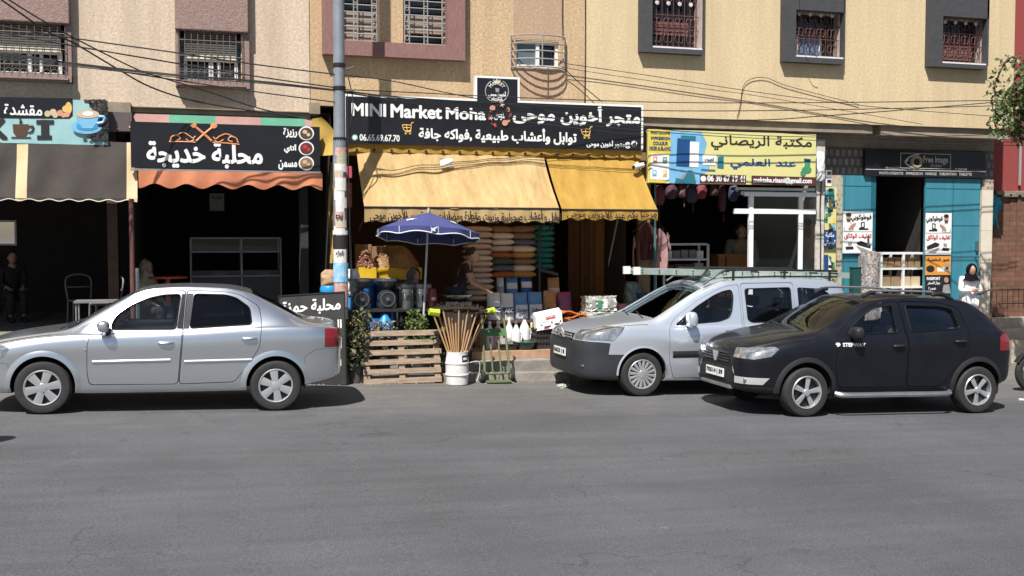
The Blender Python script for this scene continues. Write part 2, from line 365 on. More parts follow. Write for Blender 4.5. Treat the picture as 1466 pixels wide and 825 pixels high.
def wheel(r, w, style, tm, rm, name='wheel'):
    t = bpy.data.objects.new(name, None); COL.objects.link(t); ri = r * .66; h = w / 2
    MB().lathe([(ri - .01, h), (ri + .01, h + .004), (r * .8, h + .012), (r * .93, h + .004), (r * .985, h - .02), (r, h - .05), (r, -h + .05), (r * .985, -h + .02), (r * .93, -h - .004), (r * .8, -h - .012), (ri + .01, -h - .004), (ri - .01, -h)], n=48, axis='y', cap=False).build('tyre', tm, t, True)
    mb = MB(); mb.lathe([(ri + .004, -h - .002), (ri - .004, -h - .012), (ri - .016, -h - .008), (ri - .02, -h + .03), (ri - .025, h - .02)], n=48, axis='y', cap=False)
    def spoke(a, r0, r1, w0, w1, y0=-h - .004, y1=-h + .02, crown=.006):
        u = Vector((math.cos(a), 0, math.sin(a))); q = Vector((-math.sin(a), 0, math.cos(a)))
        P = [u * r0 - q * w0, u * r1 - q * w1, u * r1 + q * w1, u * r0 + q * w0]; C0 = u * r0; C1 = u * r1
        f = [p + Vector((0, y0, 0)) for p in P]; b = [p + Vector((0, y1, 0)) for p in P]; c = [C0 + Vector((0, y0 - crown - .004, 0)), C1 + Vector((0, y0 - crown * .4, 0))]
        mb.add(f + b + c, [(0, 1, 9, 8), (8, 9, 2, 3), (0, 4, 5, 1), (3, 2, 6, 7), (1, 5, 6, 2, 9), (0, 8, 3, 7, 4)])
    if style == 'petal':
        for k in range(6): spoke(R(90 + 60 * k), .035, ri - .012, .034, .05)
        hub = .055
    elif style == 'fin':
        for k in range(16): spoke(R(11 + 22.5 * k), .05, ri - .012, .012, .0235)
        hub = .062
    elif style == 'five':
        for k in range(5):
            for d in (-5, 5): spoke(R(100 + 72 * k + d), .03, ri - .012, .02, .019, -h + .008)
        hub = .045
    else:
        for k in range(10): spoke(R(36 * k), .02, ri - .005, .008, .008, -h * .4, h * .2)
        hub = .05
    mb.lathe([(hub * .4, -h - .018), (hub * .9, -h - .014), (hub, -h - .002), (hub, -h + .03)], n=24, axis='y')
    o = mb.build('rim', rm, t, True, 40)
    MB().lathe([(ri - .03, -h + .05), (ri - .035, -h + .055)], n=32, axis='y').build('brake_disc', darkmetal, t)
    return t
def car(name, label, T_, x0, x1, spec, place):
    paint, trim = spec['paint'], spec.get('trim', darkmetal); root = thing(name, label, 'car'); sh = Shell(T_, x0, x1); me = sh.me; wb = spec['wb']; wr = spec['wr']; ar = spec['arch']
    mb = MB()
    for xc in (0, wb):
        for sgn in (-1, 1):
            mb.lathe([(ar, sgn * .42), (ar, sgn * 1.3)], (xc, 0, wr + .015), 40, 'y')
    me = boolean(me, mb, 'DIFFERENCE')
    # glass front and back, cut from above / behind
    for nm, poly, z0, z1 in spec['topglass']:
        pr = MB().prism([(x, y, z0) for x, y in poly], (0, 0, z1 - z0)); g = boolean(me, MB().prism([(x, y, z0) for x, y in grow(poly, .012)], (0, 0, z1 - z0)), 'INTERSECT')
        me = boolean(me, pr, 'DIFFERENCE'); panel(g, nm, spec['wglass'], root, dz=-.010)
    whole = me
    for nm, poly, pm, kw in spec['cuts']:                      # bumper, lamps, grille... seen from the side or from the front
        if kw.get('front'):
            pr = lambda d: MB().prism([(kw['x0'], y, z) for y, z in (grow(poly, d) if d else poly)], (kw['x1'] - kw['x0'], 0, 0))
        else: pr = lambda d: sidep(grow(poly, d) if d else poly, kw.get('y0', .45), 1.3)
        if kw.get('across'): pr = lambda d: MB().prism([(x, -1.3, z) for x, z in (grow(poly, d) if d else poly)], (0, 2.6, 0))
        g = boolean(me, pr(-.004), 'INTERSECT'); me = boolean(me, pr(0), 'DIFFERENCE')
        if kw.get('pair'):
            for nr in (True, False): panel(half(g, nr), nm, pm, root, dx=kw.get('dx', 0))
        else: panel(g, nm, pm, root, dx=kw.get('dx', 0))
    for dpoly, wpolys, hpos in spec['doors']:
        dp = rnd(dpoly, .05); g = boolean(me, sidep(grow(dp, -.005), .45), 'INTERSECT'); me = boolean(me, sidep(grow(dp, .003), .45), 'DIFFERENCE')
        panes = []
        for wp in wpolys:
            wq = rnd(wp, .045); panes.append(boolean(g, sidep(grow(wq, .006), .3), 'INTERSECT')); g = boolean(g, sidep(wq, .3), 'DIFFERENCE')
        for nr in (True, False):
            s = -1 if nr else 1; d = panel(half(g, nr), 'door', spec.get('doorpaint', paint), root)
            for wp, pn in zip(wpolys, panes):
                w = panel(half(pn, nr), 'window', spec.get('fglass', spec['sglass']) if dpoly[0][0] < 1 else spec['sglass'], d, dy=.010)
                fr = MB(); wq = rnd(wp, .045); ring = [Vector((x, s * (sh.y(x, z) + .002), z)) for x, z in wq]; fr.tube(ring + [ring[0]], .009, 5, False); fr.build('window_seal', seal_m, d, True)
            hx, hz = hpos; hm = MB(); yy = sh.y(hx, hz)
            hm.tube(bez([(hx - .085, s * (yy - .0), hz), (hx - .06, s * (yy + .026), hz + .003), (hx + .05, s * (yy + .03), hz + .006), (hx + .085, s * (yy - .0), hz + .004)], 4), [.012, .015, .016, .017, .018, .018, .018, .018, .017, .016, .015, .014, .012][:13], 8)
            hm.build('handle', spec.get('handle', paint), d, True)
            for q in spec.get('pillars', []):
                if min(p[0] for p in dpoly) < sum(p[0] for p in q) / 4 < max(p[0] for p in dpoly):
                    MB().grid(lambda u, v: (lambda x, z: (x, s * (sh.y(x, z) + .003), z))((q[0][0] * (1 - v) + q[3][0] * v) * (1 - u) + (q[1][0] * (1 - v) + q[2][0] * v) * u, q[0][1] * (1 - v) + q[3][1] * v), 2, 8).build('pillar_trim', trim, d, True)
            if spec.get('mould'):
                z = spec['mould']; xa, xb = min(p[0] for p in dpoly) + .06, max(p[0] for p in dpoly if p[1] < .8) - .09
                MB().grid(lambda u, v: ((xa + (xb - xa) * u), s * (sh.y(xa + (xb - xa) * u, z) + .002 + .012 * math.sin(math.pi * v)), z + spec.get('mw', .044) * (v - .5) + .02 * u), 14, 6).build('side_moulding', spec.get('mouldmat', paint), d, True)
    for poly in spec.get('quarter', []):
        wq = rnd(poly, .04); g = boolean(me, sidep(grow(wq, .006), .3), 'INTERSECT'); me = boolean(me, sidep(wq, .3), 'DIFFERENCE')
        for nr in (True, False): panel(half(g, nr), 'quarter_window', spec['sglass'], root, dy=.01)
    panel(me, 'body', paint, root)
    for s in (-1, 1):
        for xc in (0, wb):                                     # wheel wells and arch lips
            mw = MB(); rr = ar + .012; zc = wr + .015
            mw.grid(lambda u, v: (xc + rr * math.cos(R(-12 + 204 * u)), s * (.80 - .36 * v), zc + rr * math.sin(R(-12 + 204 * u))), 20, 1)
            mw.poly([(xc + rr * math.cos(R(-12 + 204 * u / 20)), s * .44, zc + rr * math.sin(R(-12 + 204 * u / 20))) for u in range(21)])
            mw.build('wheel_well', rubber, root)
            fl, wd = spec['flare']; ring = MB()
            def lip(u, v):
                a = R(-4 + 188 * u); q = ar + wd * v; x = xc + q * math.cos(a); z = max(zc + q * math.sin(a), sh.F['zb'](xc + q * math.cos(a)) + .025)
                return (x, s * (sh.y(x, max(z, .25)) + fl * (1 - v ** 1.6) - .004 * v), z)
            ring.grid(lip, 36, 5); ring.grid(lambda u, v: (lambda p: (p[0], p[1] - s * .05 * v, p[2]))(lip(u, 0)), 36, 1)
            ring.build('wheel_arch', spec.get('flaremat', paint), root, True, 60)
    w0 = wheel(wr, spec.get('tw', .19), spec['rim'], rubber, spec['rimmat']); yw = spec['track']
    n = 0
    for xc in (0, wb):
        for s in (-1, 1):
            o = w0 if n == 0 else dup(w0); n += 1
            o.parent = root; o.location = (xc, s * yw, wr); o.rotation_euler = (0, R(17 * n) if s < 0 else R(9), R(spec.get('steer', 0)) if xc == 0 and s < 0 else (math.pi if s > 0 else 0))
    # inside: floor, dash, seats, steering wheel
    it = mat('car_interior', (.02, .02, .022), rough=.85); seat = mat('car_seat_cloth', (.07, .07, .075), (.04, .04, .045), .95, scale=30)
    MB().box(.15, 2.9, -.68, .68, .34, .40).build('cabin_floor', it, root)
    zb = spec['zbelt']; MB().box(.30, .62, -.70, .70, .55, zb - .06, .04).build('dashboard', it, root, True)
    hs = []
    for xs, ys, wd in ((1.12, -.36, .48), (1.12, .36, .48), (2.02, 0, 1.25)):
        m = MB(); m.box(xs - .25, xs + .3, ys - wd / 2, ys + wd / 2, .42, .60, .05); dz = spec['roof'] - 1.5
        m.prism([(xs + .2, ys - wd / 2, .55), (xs + .36, ys - wd / 2, .55), (xs + .46, ys - wd / 2, 1.10 + dz), (xs + .34, ys - wd / 2, 1.12 + dz)], (0, wd, 0))
        st = m.build('seat', seat, root)
        for hy in ((ys,) if wd < 1 else (-.4, .4)): MB().box(xs + .35, xs + .45, hy - .13, hy + .13, 1.13 + dz, 1.31 + dz, .035).build('headrest', seat, st, True)
    ring = [Vector((.78 + .09 * math.sin(a), -.36 + .185 * math.cos(a), zb - .07 + .16 * math.sin(a))) for a in [2 * math.pi * k / 20 for k in range(21)]]
    MB().tube(ring, .014, 6, False).tube([(.60, -.36, zb - .12), (.78, -.36, zb - .07)], .02, 6).tube([ring[0], ring[10]], .014, 6).build('steering_wheel', it, root, True)
    for s in (-1, 1):                                          # mirrors
        x, z = spec['mirror']; yy = sh.y(x + .05, zb + .02); b = MB(); mh = spec.get('mirh', .075); sg = lambda q, p: math.copysign(abs(q) ** p, q)
        b.grid(lambda u, v: (x + .01 + (.05 if math.cos(2 * math.pi * u) > 0 else .085) * sg(math.cos(2 * math.pi * u), .8) * math.sin(math.pi * v) ** .7, s * (yy + .13) + .10 * sg(math.cos(math.pi * v), .6), z + mh * sg(math.sin(2 * math.pi * u), .7) * math.sin(math.pi * v) ** .7), 28, 18)
        mo = b.build('mirror', spec.get('mirmat', paint), root, True, 80)
        MB().tube([(x + .05, s * (yy - .02), zb + .0), (x + .02, s * (yy + .09), z - .055)], [.035, .028], 8).build('mirror_arm', trim, mo, True)
        MB().grid(lambda u, v: (x + .052 + .008 * math.sin(3.1 * v), s * (yy + .05 + .16 * u), z - .05 + .1 * v), 4, 4).build('mirror_glass', mat('mirror_silver', (.8, .8, .8), rough=.03, metal=1), mo)
    PLACES.append((root, place)); return root, sh
PLACES = []
def wipers(sh, root):
    for y0, y1 in ((-.52, .02), (.02, .54)): MB().tube([(.13 + .13 * t, y0 + (y1 - y0) * t, sh.top(.13 + .13 * t, y0 + (y1 - y0) * t) + .012) for t in [k / 6 for k in range(7)]], .008, 5).build('wiper', rubber, root)
    for s in (-1, 1):                                          # bonnet shut line
        pts = [(x, s * (sh.F['W'](x) - .085), sh.top(x, sh.F['W'](x) - .085) + .002) for x in [-.55 + .07 * k for k in range(10)]]; MB().tube(pts, .0045, 4).build('bonnet_gap', rubber, root)
    zm = sh.top(.62, 0) - .13; MB().box(.66, .69, -.11, .11, zm - .035, zm + .035, .01).build('rear_view_mirror', rubber, root)
def place_root(root, x, y, yaw, wd):
    """x, y: where the outer face of the near front wheel touches the street"""
    root.rotation_euler = (0, math.atan(SLOPE), yaw); n = Vector((-math.sin(yaw), math.cos(yaw), 0)) * wd
    root.location = (x + n.x, y + n.y, gz(x + n.x))
seal_m = mat('window_rubber', (.006, .006, .006), rough=.6, spec=.2); bump_m = mat('satin_bumper_plastic', (.024, .026, .030), rough=.5, c2=(.030, .032, .036), scale=7)
silver = mat('silver_car_paint', (.66, .695, .74), rough=.25, metal=.9, coat=.5)
silver2 = mat('pale_silver_car_paint', (.76, .81, .88), rough=.28, metal=.72, coat=.5)
anthra = mat('dusty_anthracite_paint', (.004, .005, .008), rough=.38, metal=.0, coat=.3, c2=(.007, .008, .011), scale=4, spec=.28)
plastic = mat('black_car_plastic', (.013, .014, .016), rough=.55, c2=(.018, .018, .02), scale=9, spec=.35)
lampglass = mat('lamp_lens', (.62, .66, .68), rough=.08, metal=.75, coat=1, c2=(.25, .27, .28), scale=14)
redlens = mat('red_lens', (.20, .008, .01), rough=.15, coat=1)
rim_m = mat('rim_silver', (.58, .59, .60), rough=.32, metal=.7)
chrome = mat('chrome', (.75, .75, .75), rough=.22, metal=.55, c2=(.66, .66, .66))
sg_dark = glass('tinted_side_glass', (.50, .54, .58), 1.38); sg_mid = glass('smoky_side_glass', (.93, .95, .95), 1.38); sg_front = glass('clear_side_glass', (.86, .89, .91), 1.38); wg = glass('windscreen_glass', (.74, .78, .77), 1.36)
def plate(root, x, yc, z, txt, yaw_in=0, w=.50, nrm=(-1, 0, 0)):
    MB().box(x - .012, x, yc - w / 2, yc + w / 2, z - .055, z + .055).build('number_plate', white, root)
    p = [c for c in root.children if c.name.startswith('number_plate')][-1]
    letters(MB(), txt, (x - .0145, yc + w * .45, z - .034), (0, -1, 0), (0, 0, 1), w * .9, .068, .05).build('lettering', ink, p, fix=False); return p

# --- silver saloon, street side, cut by the left edge of the frame
sedan_T = dict(
    zb=[(-.78, .30), (-.6, .235), (-.3, .235), (.5, .22), (2.3, .235), (3.0, .30), (3.3, .36), (3.44, .42)],
    W=[(-.78, .46), (-.755, .60), (-.70, .70), (-.58, .785), (-.40, .835), (0, .862), (1.2, .868), (2.6, .866), (3.0, .845), (3.25, .79), (3.36, .73), (3.42, .64), (3.44, .55)],
    zs=[(-.78, .66), (-.70, .74), (-.5, .81), (0, .90), (.5, .94), (1.4, .975), (2.35, 1.03), (2.7, 1.04), (3.1, 1.035), (3.36, 1.01), (3.44, .94)],
    zr=[(-.78, .67), (-.7, .755), (-.5, .83), (0, .915), (.28, .96), (.5, 1.085), (.75, 1.245), (1.0, 1.395), (1.2, 1.452), (1.6, 1.475), (2.0, 1.468), (2.25, 1.42), (2.5, 1.30), (2.75, 1.165), (2.95, 1.07), (3.1, 1.045), (3.36, 1.02), (3.44, .95)],
    wr=[(-.78, .30), (-.7, .50), (-.5, .64), (0, .72), (.28, .72), (.5, .69), (1.0, .615), (1.5, .59), (2.0, .585), (2.4, .60), (2.75, .66), (3.0, .70), (3.3, .64), (3.44, .40)],
    zt=[(-.78, .70), (-.72, .79), (-.5, .875), (0, .955), (.16, .975), (.5, 1.165), (.8, 1.345), (1.0, 1.44), (1.2, 1.485), (1.6, 1.505), (2.0, 1.50), (2.3, 1.455), (2.6, 1.325), (2.85, 1.19), (3.0, 1.11), (3.1, 1.085), (3.36, 1.06), (3.44, .97)])
sedan_spec = dict(paint=silver, wb=2.63, wr=.31, arch=.352, flare=(.018, .075), rim='petal', rimmat=rim_m, track=.765, zbelt=.97, roof=1.5, mirror=(.66, 1.03), mirh=.072,
    sglass=sg_dark, fglass=sg_front, wglass=wg, mould=.605, pillars=[[(1.468, 1.0), (1.532, 1.0), (1.556, 1.405), (1.515, 1.405)], [(1.548, 1.0), (1.605, 1.0), (1.645, 1.41), (1.574, 1.41)]],
    topglass=[('windscreen', [(.20, -.62), (.20, .62), (1.0, .53), (1.0, -.53)], .9, 1.7), ('rear_windscreen', [(2.34, -.50), (2.34, .50), (2.96, .58), (2.96, -.58)], 1.0, 1.7)],
    cuts=[('headlight', [(-.74, .62), (-.74, .76), (-.42, .80), (-.36, .76), (-.42, .66), (-.6, .60)], lampglass, dict(pair=1, y0=.34)),
          ('taillight', [(3.215, .775), (3.215, 1.005), (3.6, 1.0), (3.6, .775)], redlens, dict(pair=1, y0=.50)),
          ('grille', [(-.3, .62), (.3, .62), (.32, .71), (-.32, .71)], plastic, dict(front=1, x0=-1.0, x1=-.55)),
          ('rear_bumper', [(2.97, .25), (2.97, .66), (3.1, .755), (3.6, .765), (3.6, .25)], silver, dict(across=1)),
          ('front_bumper', [(-1, .1), (-1, .60), (-.5, .60), (-.37, .585), (-.37, .1)], silver, dict(across=1))],
    doors=[([(.50, .34), (.475, .50), (.475, .80), (.515, .985), (.70, 1.165), (1.0, 1.37), (1.16, 1.425), (1.56, 1.45), (1.535, 1.0), (1.49, .34)], [[(.735, .985), (.74, 1.06), (.79, 1.15), (.95, 1.265), (1.14, 1.35), (1.31, 1.39), (1.50, 1.40), (1.455, .995)]], (1.35, .83)),
           ([(1.50, .34), (1.545, 1.0), (1.57, 1.45), (2.0, 1.44), (2.18, 1.41), (2.42, 1.27), (2.455, 1.07), (2.43, .78), (2.29, .56), (2.14, .36)], [[(1.615, 1.005), (1.655, 1.405), (2.02, 1.40), (2.15, 1.365), (2.31, 1.25), (2.335, 1.055)]], (2.31, .885))])

saloon, sh1 = car('saloon_car', 'silver four door saloon parked in front of the dark cafes, facing left', sedan_T, -.78, 3.44, sedan_spec, (-1.865, 13.046, -.02, .87))
wipers(sh1, saloon)
MB().box(.44, .475, -.876, -.862, .74, .762, .004).build('side_repeater', lampglass, saloon)

# --- pale silver leisure van with black bumper, roof rack
van_T = dict(
    zb=[(-.92, .30), (-.8, .24), (-.4, .22), (.4, .21), (2.4, .22), (3.0, .30), (3.45, .38)],
    W=[(-.92, .50), (-.89, .62), (-.82, .74), (-.68, .83), (-.45, .88), (0, .90), (1, .905), (3.0, .90), (3.3, .87), (3.42, .80), (3.45, .70)],
    zs=[(-.92, .74), (-.8, .86), (-.5, .955), (-.2, 1.0), (.2, 1.0), (.5, 1.0), (1.0, 1.02), (1.6, 1.04), (3.0, 1.05), (3.45, 1.03)],
    zr=[(-.92, .755), (-.8, .88), (-.5, .975), (-.2, 1.02), (.1, 1.06), (.3, 1.11), (.5, 1.20), (.87, 1.40), (1.1, 1.51), (1.3, 1.585), (1.5, 1.63), (1.9, 1.665), (2.6, 1.68), (3.0, 1.665), (3.25, 1.61), (3.38, 1.50), (3.45, 1.30)],
    wr=[(-.92, .35), (-.8, .56), (-.5, .68), (0, .76), (.3, .77), (.6, .74), (1.0, .70), (1.5, .68), (2.5, .68), (3.2, .67), (3.45, .62)],
    zt=[(-.92, .80), (-.87, .87), (-.7, .95), (-.4, 1.02), (0, 1.075), (.15, 1.095), (.5, 1.32), (.85, 1.54), (1.1, 1.65), (1.4, 1.71), (2, 1.745), (2.8, 1.755), (3.2, 1.73), (3.35, 1.65), (3.45, 1.45)])
van_spec = dict(paint=silver2, wb=2.73, wr=.317, arch=.365, flare=(.006, .04), rim='fin', rimmat=rim_m, track=.765, tw=.2, zbelt=1.03, roof=1.6, mirror=(.70, 1.10), mirh=.115,
    sglass=sg_mid, wglass=wg, mould=.60, mw=.10, mouldmat=plastic, handle=plastic,
    topglass=[('windscreen', [(.22, -.69), (.22, .69), (1.0, .61), (1.0, -.61)], .95, 1.9)],
    cuts=[('headlight', [(-1.0, .79), (-1.0, .86), (-.75, .92), (-.5, .985), (-.28, .985), (-.34, .90), (-.46, .79)], lampglass, dict(pair=1, y0=.42)),
          ('grille', [(-.40, .79), (.40, .79), (.40, .862), (-.40, .862)], plastic, dict(front=1, x0=-1.1, x1=-.6)),
          ('front_bumper', [(-1.3, .05), (-1.3, .785), (-.70, .775), (-.50, .76), (-.52, .60), (-.27, .60), (-.27, .05)], bump_m, dict(across=1)),
          ('lower_grille', [(-.56, .29), (.56, .29), (.48, .47), (-.48, .47)], ink, dict(front=1, x0=-1.2, x1=-.6)),
          ('upper_slot', [(-.40, .66), (.40, .66), (.42, .735), (-.42, .735)], ink, dict(front=1, x0=-1.2, x1=-.6)),
          ('rear_windscreen', [(-.60, 1.12), (.60, 1.12), (.56, 1.52), (-.56, 1.52)], sg_mid, dict(front=1, x0=3.2, x1=3.7)),
          ('taillight', [(3.25, .80), (3.25, 1.15), (3.6, 1.15), (3.6, .80)], redlens, dict(pair=1, y0=.62)),
          ('rear_bumper', [(3.09, .1), (3.09, .62), (3.6, .62), (3.6, .1)], plastic, dict(across=1))],
    doors=[([(.47, .26), (.40, .5), (.385, .95), (.5, 1.12), (.87, 1.36), (1.2, 1.525), (1.35, 1.58), (1.55, 1.61), (1.56, 1.0), (1.54, .26)], [[(.50, 1.015), (.87, 1.285), (1.15, 1.445), (1.3, 1.505), (1.43, 1.53), (1.45, 1.43), (1.41, 1.22), (1.36, 1.13), (1.2, 1.075)]], (1.36, .93)),
           ([(1.575, .26), (1.59, 1.0), (1.585, 1.625), (2.45, 1.65), (2.46, .9), (2.38, .72), (2.33, .62), (2.33, .26)], [[(1.66, 1.10), (1.645, 1.545), (2.40, 1.575), (2.40, 1.10), (2.34, 1.075), (1.72, 1.065)]], (1.70, .95))],
    quarter=[[(2.52, 1.12), (2.52, 1.58), (2.95, 1.565), (3.15, 1.44), (3.2, 1.22), (3.1, 1.13)]])
van, sh2 = car('leisure_van', 'pale silver van with black bumper and a roof rack, parked beside the kerb', van_T, -.92, 3.45, van_spec, (5.877, 13.66, .003, .877))
plate(van, -.935, .02, .57, '0623 | 8')
for dz in (0, .045):                                         # double chevron, slatted bars beside it
    z = .80 + dz
    MB().prism([(-.94, y, zz) for y, zz in ((-.11, z - .015), (0, z + .035), (.11, z - .015), (.11, z + .012), (0, z + .065), (-.11, z + .012))], (.02, 0, 0)).build('emblem', chrome, van)
for s in (-1, 1): MB().box(-.93, -.915, s * .13, s * .42, .80, .812).box(-.93, -.915, s * .13, s * .42, .835, .847).build('grille_bar', chrome, van)
for s in (-1, 1): MB().box(-.86, -.80, s * .60, s * .72, .415, .44, .006).build('daylight_lamp', lampglass, van)
wipers(sh2, van)
rk = MB()
for s in (-1, 1):
    y = s * .64
    rk.tube(bez([(1.02, y, 1.60), (1.16, y, 1.69), (1.30, y, 1.78), (1.48, y, 1.815), (2.2, y, 1.83), (3.25, y, 1.835)], 5), .017, 6)
    rk.tube([(1.35, y, 1.70), (2.2, y, 1.735), (3.25, y, 1.745)], .014, 6)
    for x in (1.5, 2.35, 3.12): rk.tube([(x, y, 1.66), (x, y, 1.83)], .02, 6)
for x in (1.42, 1.9, 2.4, 2.9, 3.25): rk.tube([(x, -.64, 1.795), (x, .64, 1.795)], .014, 6)
rk.build('roof_rack', darkmetal, van, True)
df = MB().prism([(1.06, -.50, 1.68), (1.18, -.52, 1.83), (1.18, .52, 1.83), (1.06, .50, 1.68)], (-.0078, 0, .00625)).build('wind_deflector', plastic, van)
_u = Vector((0, 1, 0)) * -1
letters(MB(), 'CITROEN  BERLINGO', Vector((1.076, .40, 1.724)), _u, Vector((.625, 0, .781)), .80, .085, .05).build('lettering', white, df, fix=False)
MB().tube([(1.1, -.45, 1.72), (1.3, -.45, 1.68)], .01, 5).build('bracket', darkmetal, df)

# --- dusty anthracite hatchback
hatch_T = dict(
    zb=[(-.84, .34), (-.7, .30), (-.4, .28), (.4, .265), (2.3, .275), (2.9, .36), (3.2, .42), (3.25, .46)],
    W=[(-.84, .50), (-.81, .62), (-.74, .72), (-.6, .79), (-.4, .835), (0, .86), (1.2, .866), (2.6, .866), (2.9, .85), (3.1, .80), (3.2, .73), (3.25, .60)],
    zs=[(-.84, .70), (-.75, .80), (-.5, .88), (-.2, .95), (.2, 1.0), (.6, 1.03), (1.4, 1.06), (2.3, 1.13), (2.6, 1.15), (3.0, 1.10), (3.2, 1.02), (3.25, .95)],
    zr=[(-.84, .715), (-.75, .82), (-.5, .905), (-.2, .98), (.15, 1.04), (.35, 1.10), (.6, 1.21), (.9, 1.385), (1.1, 1.47), (1.35, 1.505), (1.8, 1.52), (2.2, 1.51), (2.5, 1.475), (2.7, 1.405), (2.9, 1.265), (3.05, 1.14), (3.2, 1.04), (3.25, .97)],
    wr=[(-.84, .30), (-.75, .52), (-.5, .66), (0, .73), (.3, .73), (.6, .69), (1.0, .63), (1.5, .60), (2.2, .59), (2.7, .60), (3.0, .66), (3.2, .62), (3.25, .45)],
    zt=[(-.84, .78), (-.79, .86), (-.6, .96), (-.3, 1.03), (0, 1.085), (.15, 1.10), (.5, 1.30), (.8, 1.46), (1.0, 1.53), (1.4, 1.56), (2.0, 1.56), (2.4, 1.545), (2.6, 1.525), (2.8, 1.43), (3.0, 1.235), (3.15, 1.08), (3.25, 1.0)])
hatch_spec = dict(paint=anthra, wb=2.59, wr=.318, arch=.372, flare=(.02, .07), flaremat=plastic, rim='five', rimmat=rim_m, track=.765, tw=.2, zbelt=1.05, roof=1.52, mirror=(.67, 1.08), mirh=.085, mirmat=plastic,
    sglass=sg_mid, wglass=wg, handle=plastic, steer=0,
    topglass=[('windscreen', [(.22, -.66), (.22, .66), (.93, .57), (.93, -.57)], .95, 1.7), ('rear_windscreen', [(2.76, -.48), (2.76, .48), (3.06, .54), (3.06, -.54)], 1.05, 1.7)],
    cuts=[('headlight', [(-1.0, .735), (-1.0, .81), (-.7, .865), (-.43, .90), (-.38, .87), (-.5, .77), (-.7, .725)], lampglass, dict(pair=1, y0=.40)),
          ('grille', [(-.37, .63), (.37, .63), (.385, .80), (-.385, .80)], plastic, dict(front=1, x0=-1.2, x1=-.5)),
          ('lower_grille', [(-.46, .40), (.46, .40), (.42, .60), (-.42, .60)], ink, dict(front=1, x0=-1.2, x1=-.5)),
          ('fog_lamp_surround', [(-1.0, .405), (-1.0, .50), (-.50, .50), (-.58, .405)], chrome, dict(pair=1, y0=.50)),
          ('lower_bumper', [(-1.2, .1), (-1.2, .385), (-.42, .385), (-.42, .1)], plastic, dict(across=1)),
          ('taillight', [(2.93, .84), (2.93, 1.03), (3.0, 1.075), (3.5, 1.07), (3.5, .84)], redlens, dict(pair=1, y0=.56))],
    doors=[([(.47, .37), (.41, .6), (.41, .88), (.47, 1.05), (.65, 1.205), (.9, 1.365), (1.1, 1.45), (1.45, 1.488), (1.475, 1.05), (1.475, .37)], [[(.615, 1.05), (.70, 1.16), (.92, 1.315), (1.08, 1.40), (1.35, 1.43), (1.37, 1.08)]], (1.33, .91)),
           ([(1.49, .37), (1.49, 1.05), (1.475, 1.488), (2.1, 1.475), (2.38, 1.405), (2.44, 1.06), (2.40, .83), (2.29, .68), (2.15, .52), (1.98, .37)], [[(1.565, 1.09), (1.545, 1.435), (2.1, 1.425), (2.28, 1.385), (2.33, 1.16), (2.28, 1.135)]], (2.28, .97))])
hatch, sh3 = car('hatchback', 'dusty black five door hatchback nearest the camera on the right', hatch_T, -.84, 3.25, hatch_spec, (7.298, 11.694, -.008, .877))
plate(hatch, -.855, .0, .50, '70514 | 59')
MB().prism([(-.865, y, z) for y, z in ((-.075, .77), (.075, .77), (.055, .70), (.02, .64), (-.02, .64), (-.055, .70))], (.03, 0, 0)).build('emblem', chrome, hatch)
for z in (.665, .70, .735, .77): MB().tube([(-.845, -.36, z), (-.852, 0, z), (-.845, .36, z)], .007, 5).build('grille_bar', darkmetal, hatch)
MB().box(-.86, -.80, -.42, .42, .315, .36, .012).build('skid_plate', alu, hatch, True)
MB().tube(bez([(-.83, -.44, .62), (-.835, -.47, .55), (-.81, -.56, .42)], 4), .012, 6).tube(bez([(-.83, .44, .62), (-.835, .47, .55), (-.81, .56, .42)], 4), .012, 6).build('bumper_trim', alu, hatch)
for s in (-1, 1):
    MB().tube(bez([(.42, s * .86, .30), (.55, s * .93, .285), (1.2, s * .93, .285), (2.0, s * .93, .285), (2.14, s * .86, .30)], 5), .036, 8).build('running_board', alu, hatch, True)
    rl = MB().tube(bez([(1.02, s * .56, 1.585), (1.15, s * .56, 1.615), (1.5, s * .56, 1.62), (1.95, s * .56, 1.615), (2.12, s * .55, 1.59)], 5), .016, 8).build('roof_rail', alu, hatch, True)
    for x0, x1 in ((.95, 1.16), (2.02, 2.38)): MB().tube(bez([(x0, s * .575, 1.53 if x0 < 1 else 1.575), ((x0 + x1) / 2, s * .565, 1.585), (x1, s * .56, 1.595 if x0 < 1 else 1.50)], 5), [.012] + [.03] * 9 + [.012], 8).build('rail_foot', plastic, rl, True)
    for k, yy in ((0, .46),): MB().tube([(-.79, s * .66, .455), (-.74, s * .66, .455)], .03, 12).build('fog_lamp', lampglass, hatch)
def on_side(sh, mb_txt, x0, z0, w, h, bold):
    vs, fs = glyphs(mb_txt); m = letters(MB(), mb_txt, (x0, 0, z0), (1, 0, 0), (0, 0, 1), w, h, bold); m.v = [(x, -(sh.y(x, z) + .003 - y), z) for x, y, z in m.v]; return m
on_side(sh3, 'STEPWAY', .50, .905, .33, .045, .05).build('lettering', white, hatch, fix=False)
on_side(sh3, '9', .40, .905, .06, .045, .10).build('lettering', white, hatch, fix=False)
wipers(sh3, hatch)
for xa, xb_, z in ((-.80, -.80, 0),): pass
for _r, _p in PLACES: place_root(_r, *_p)
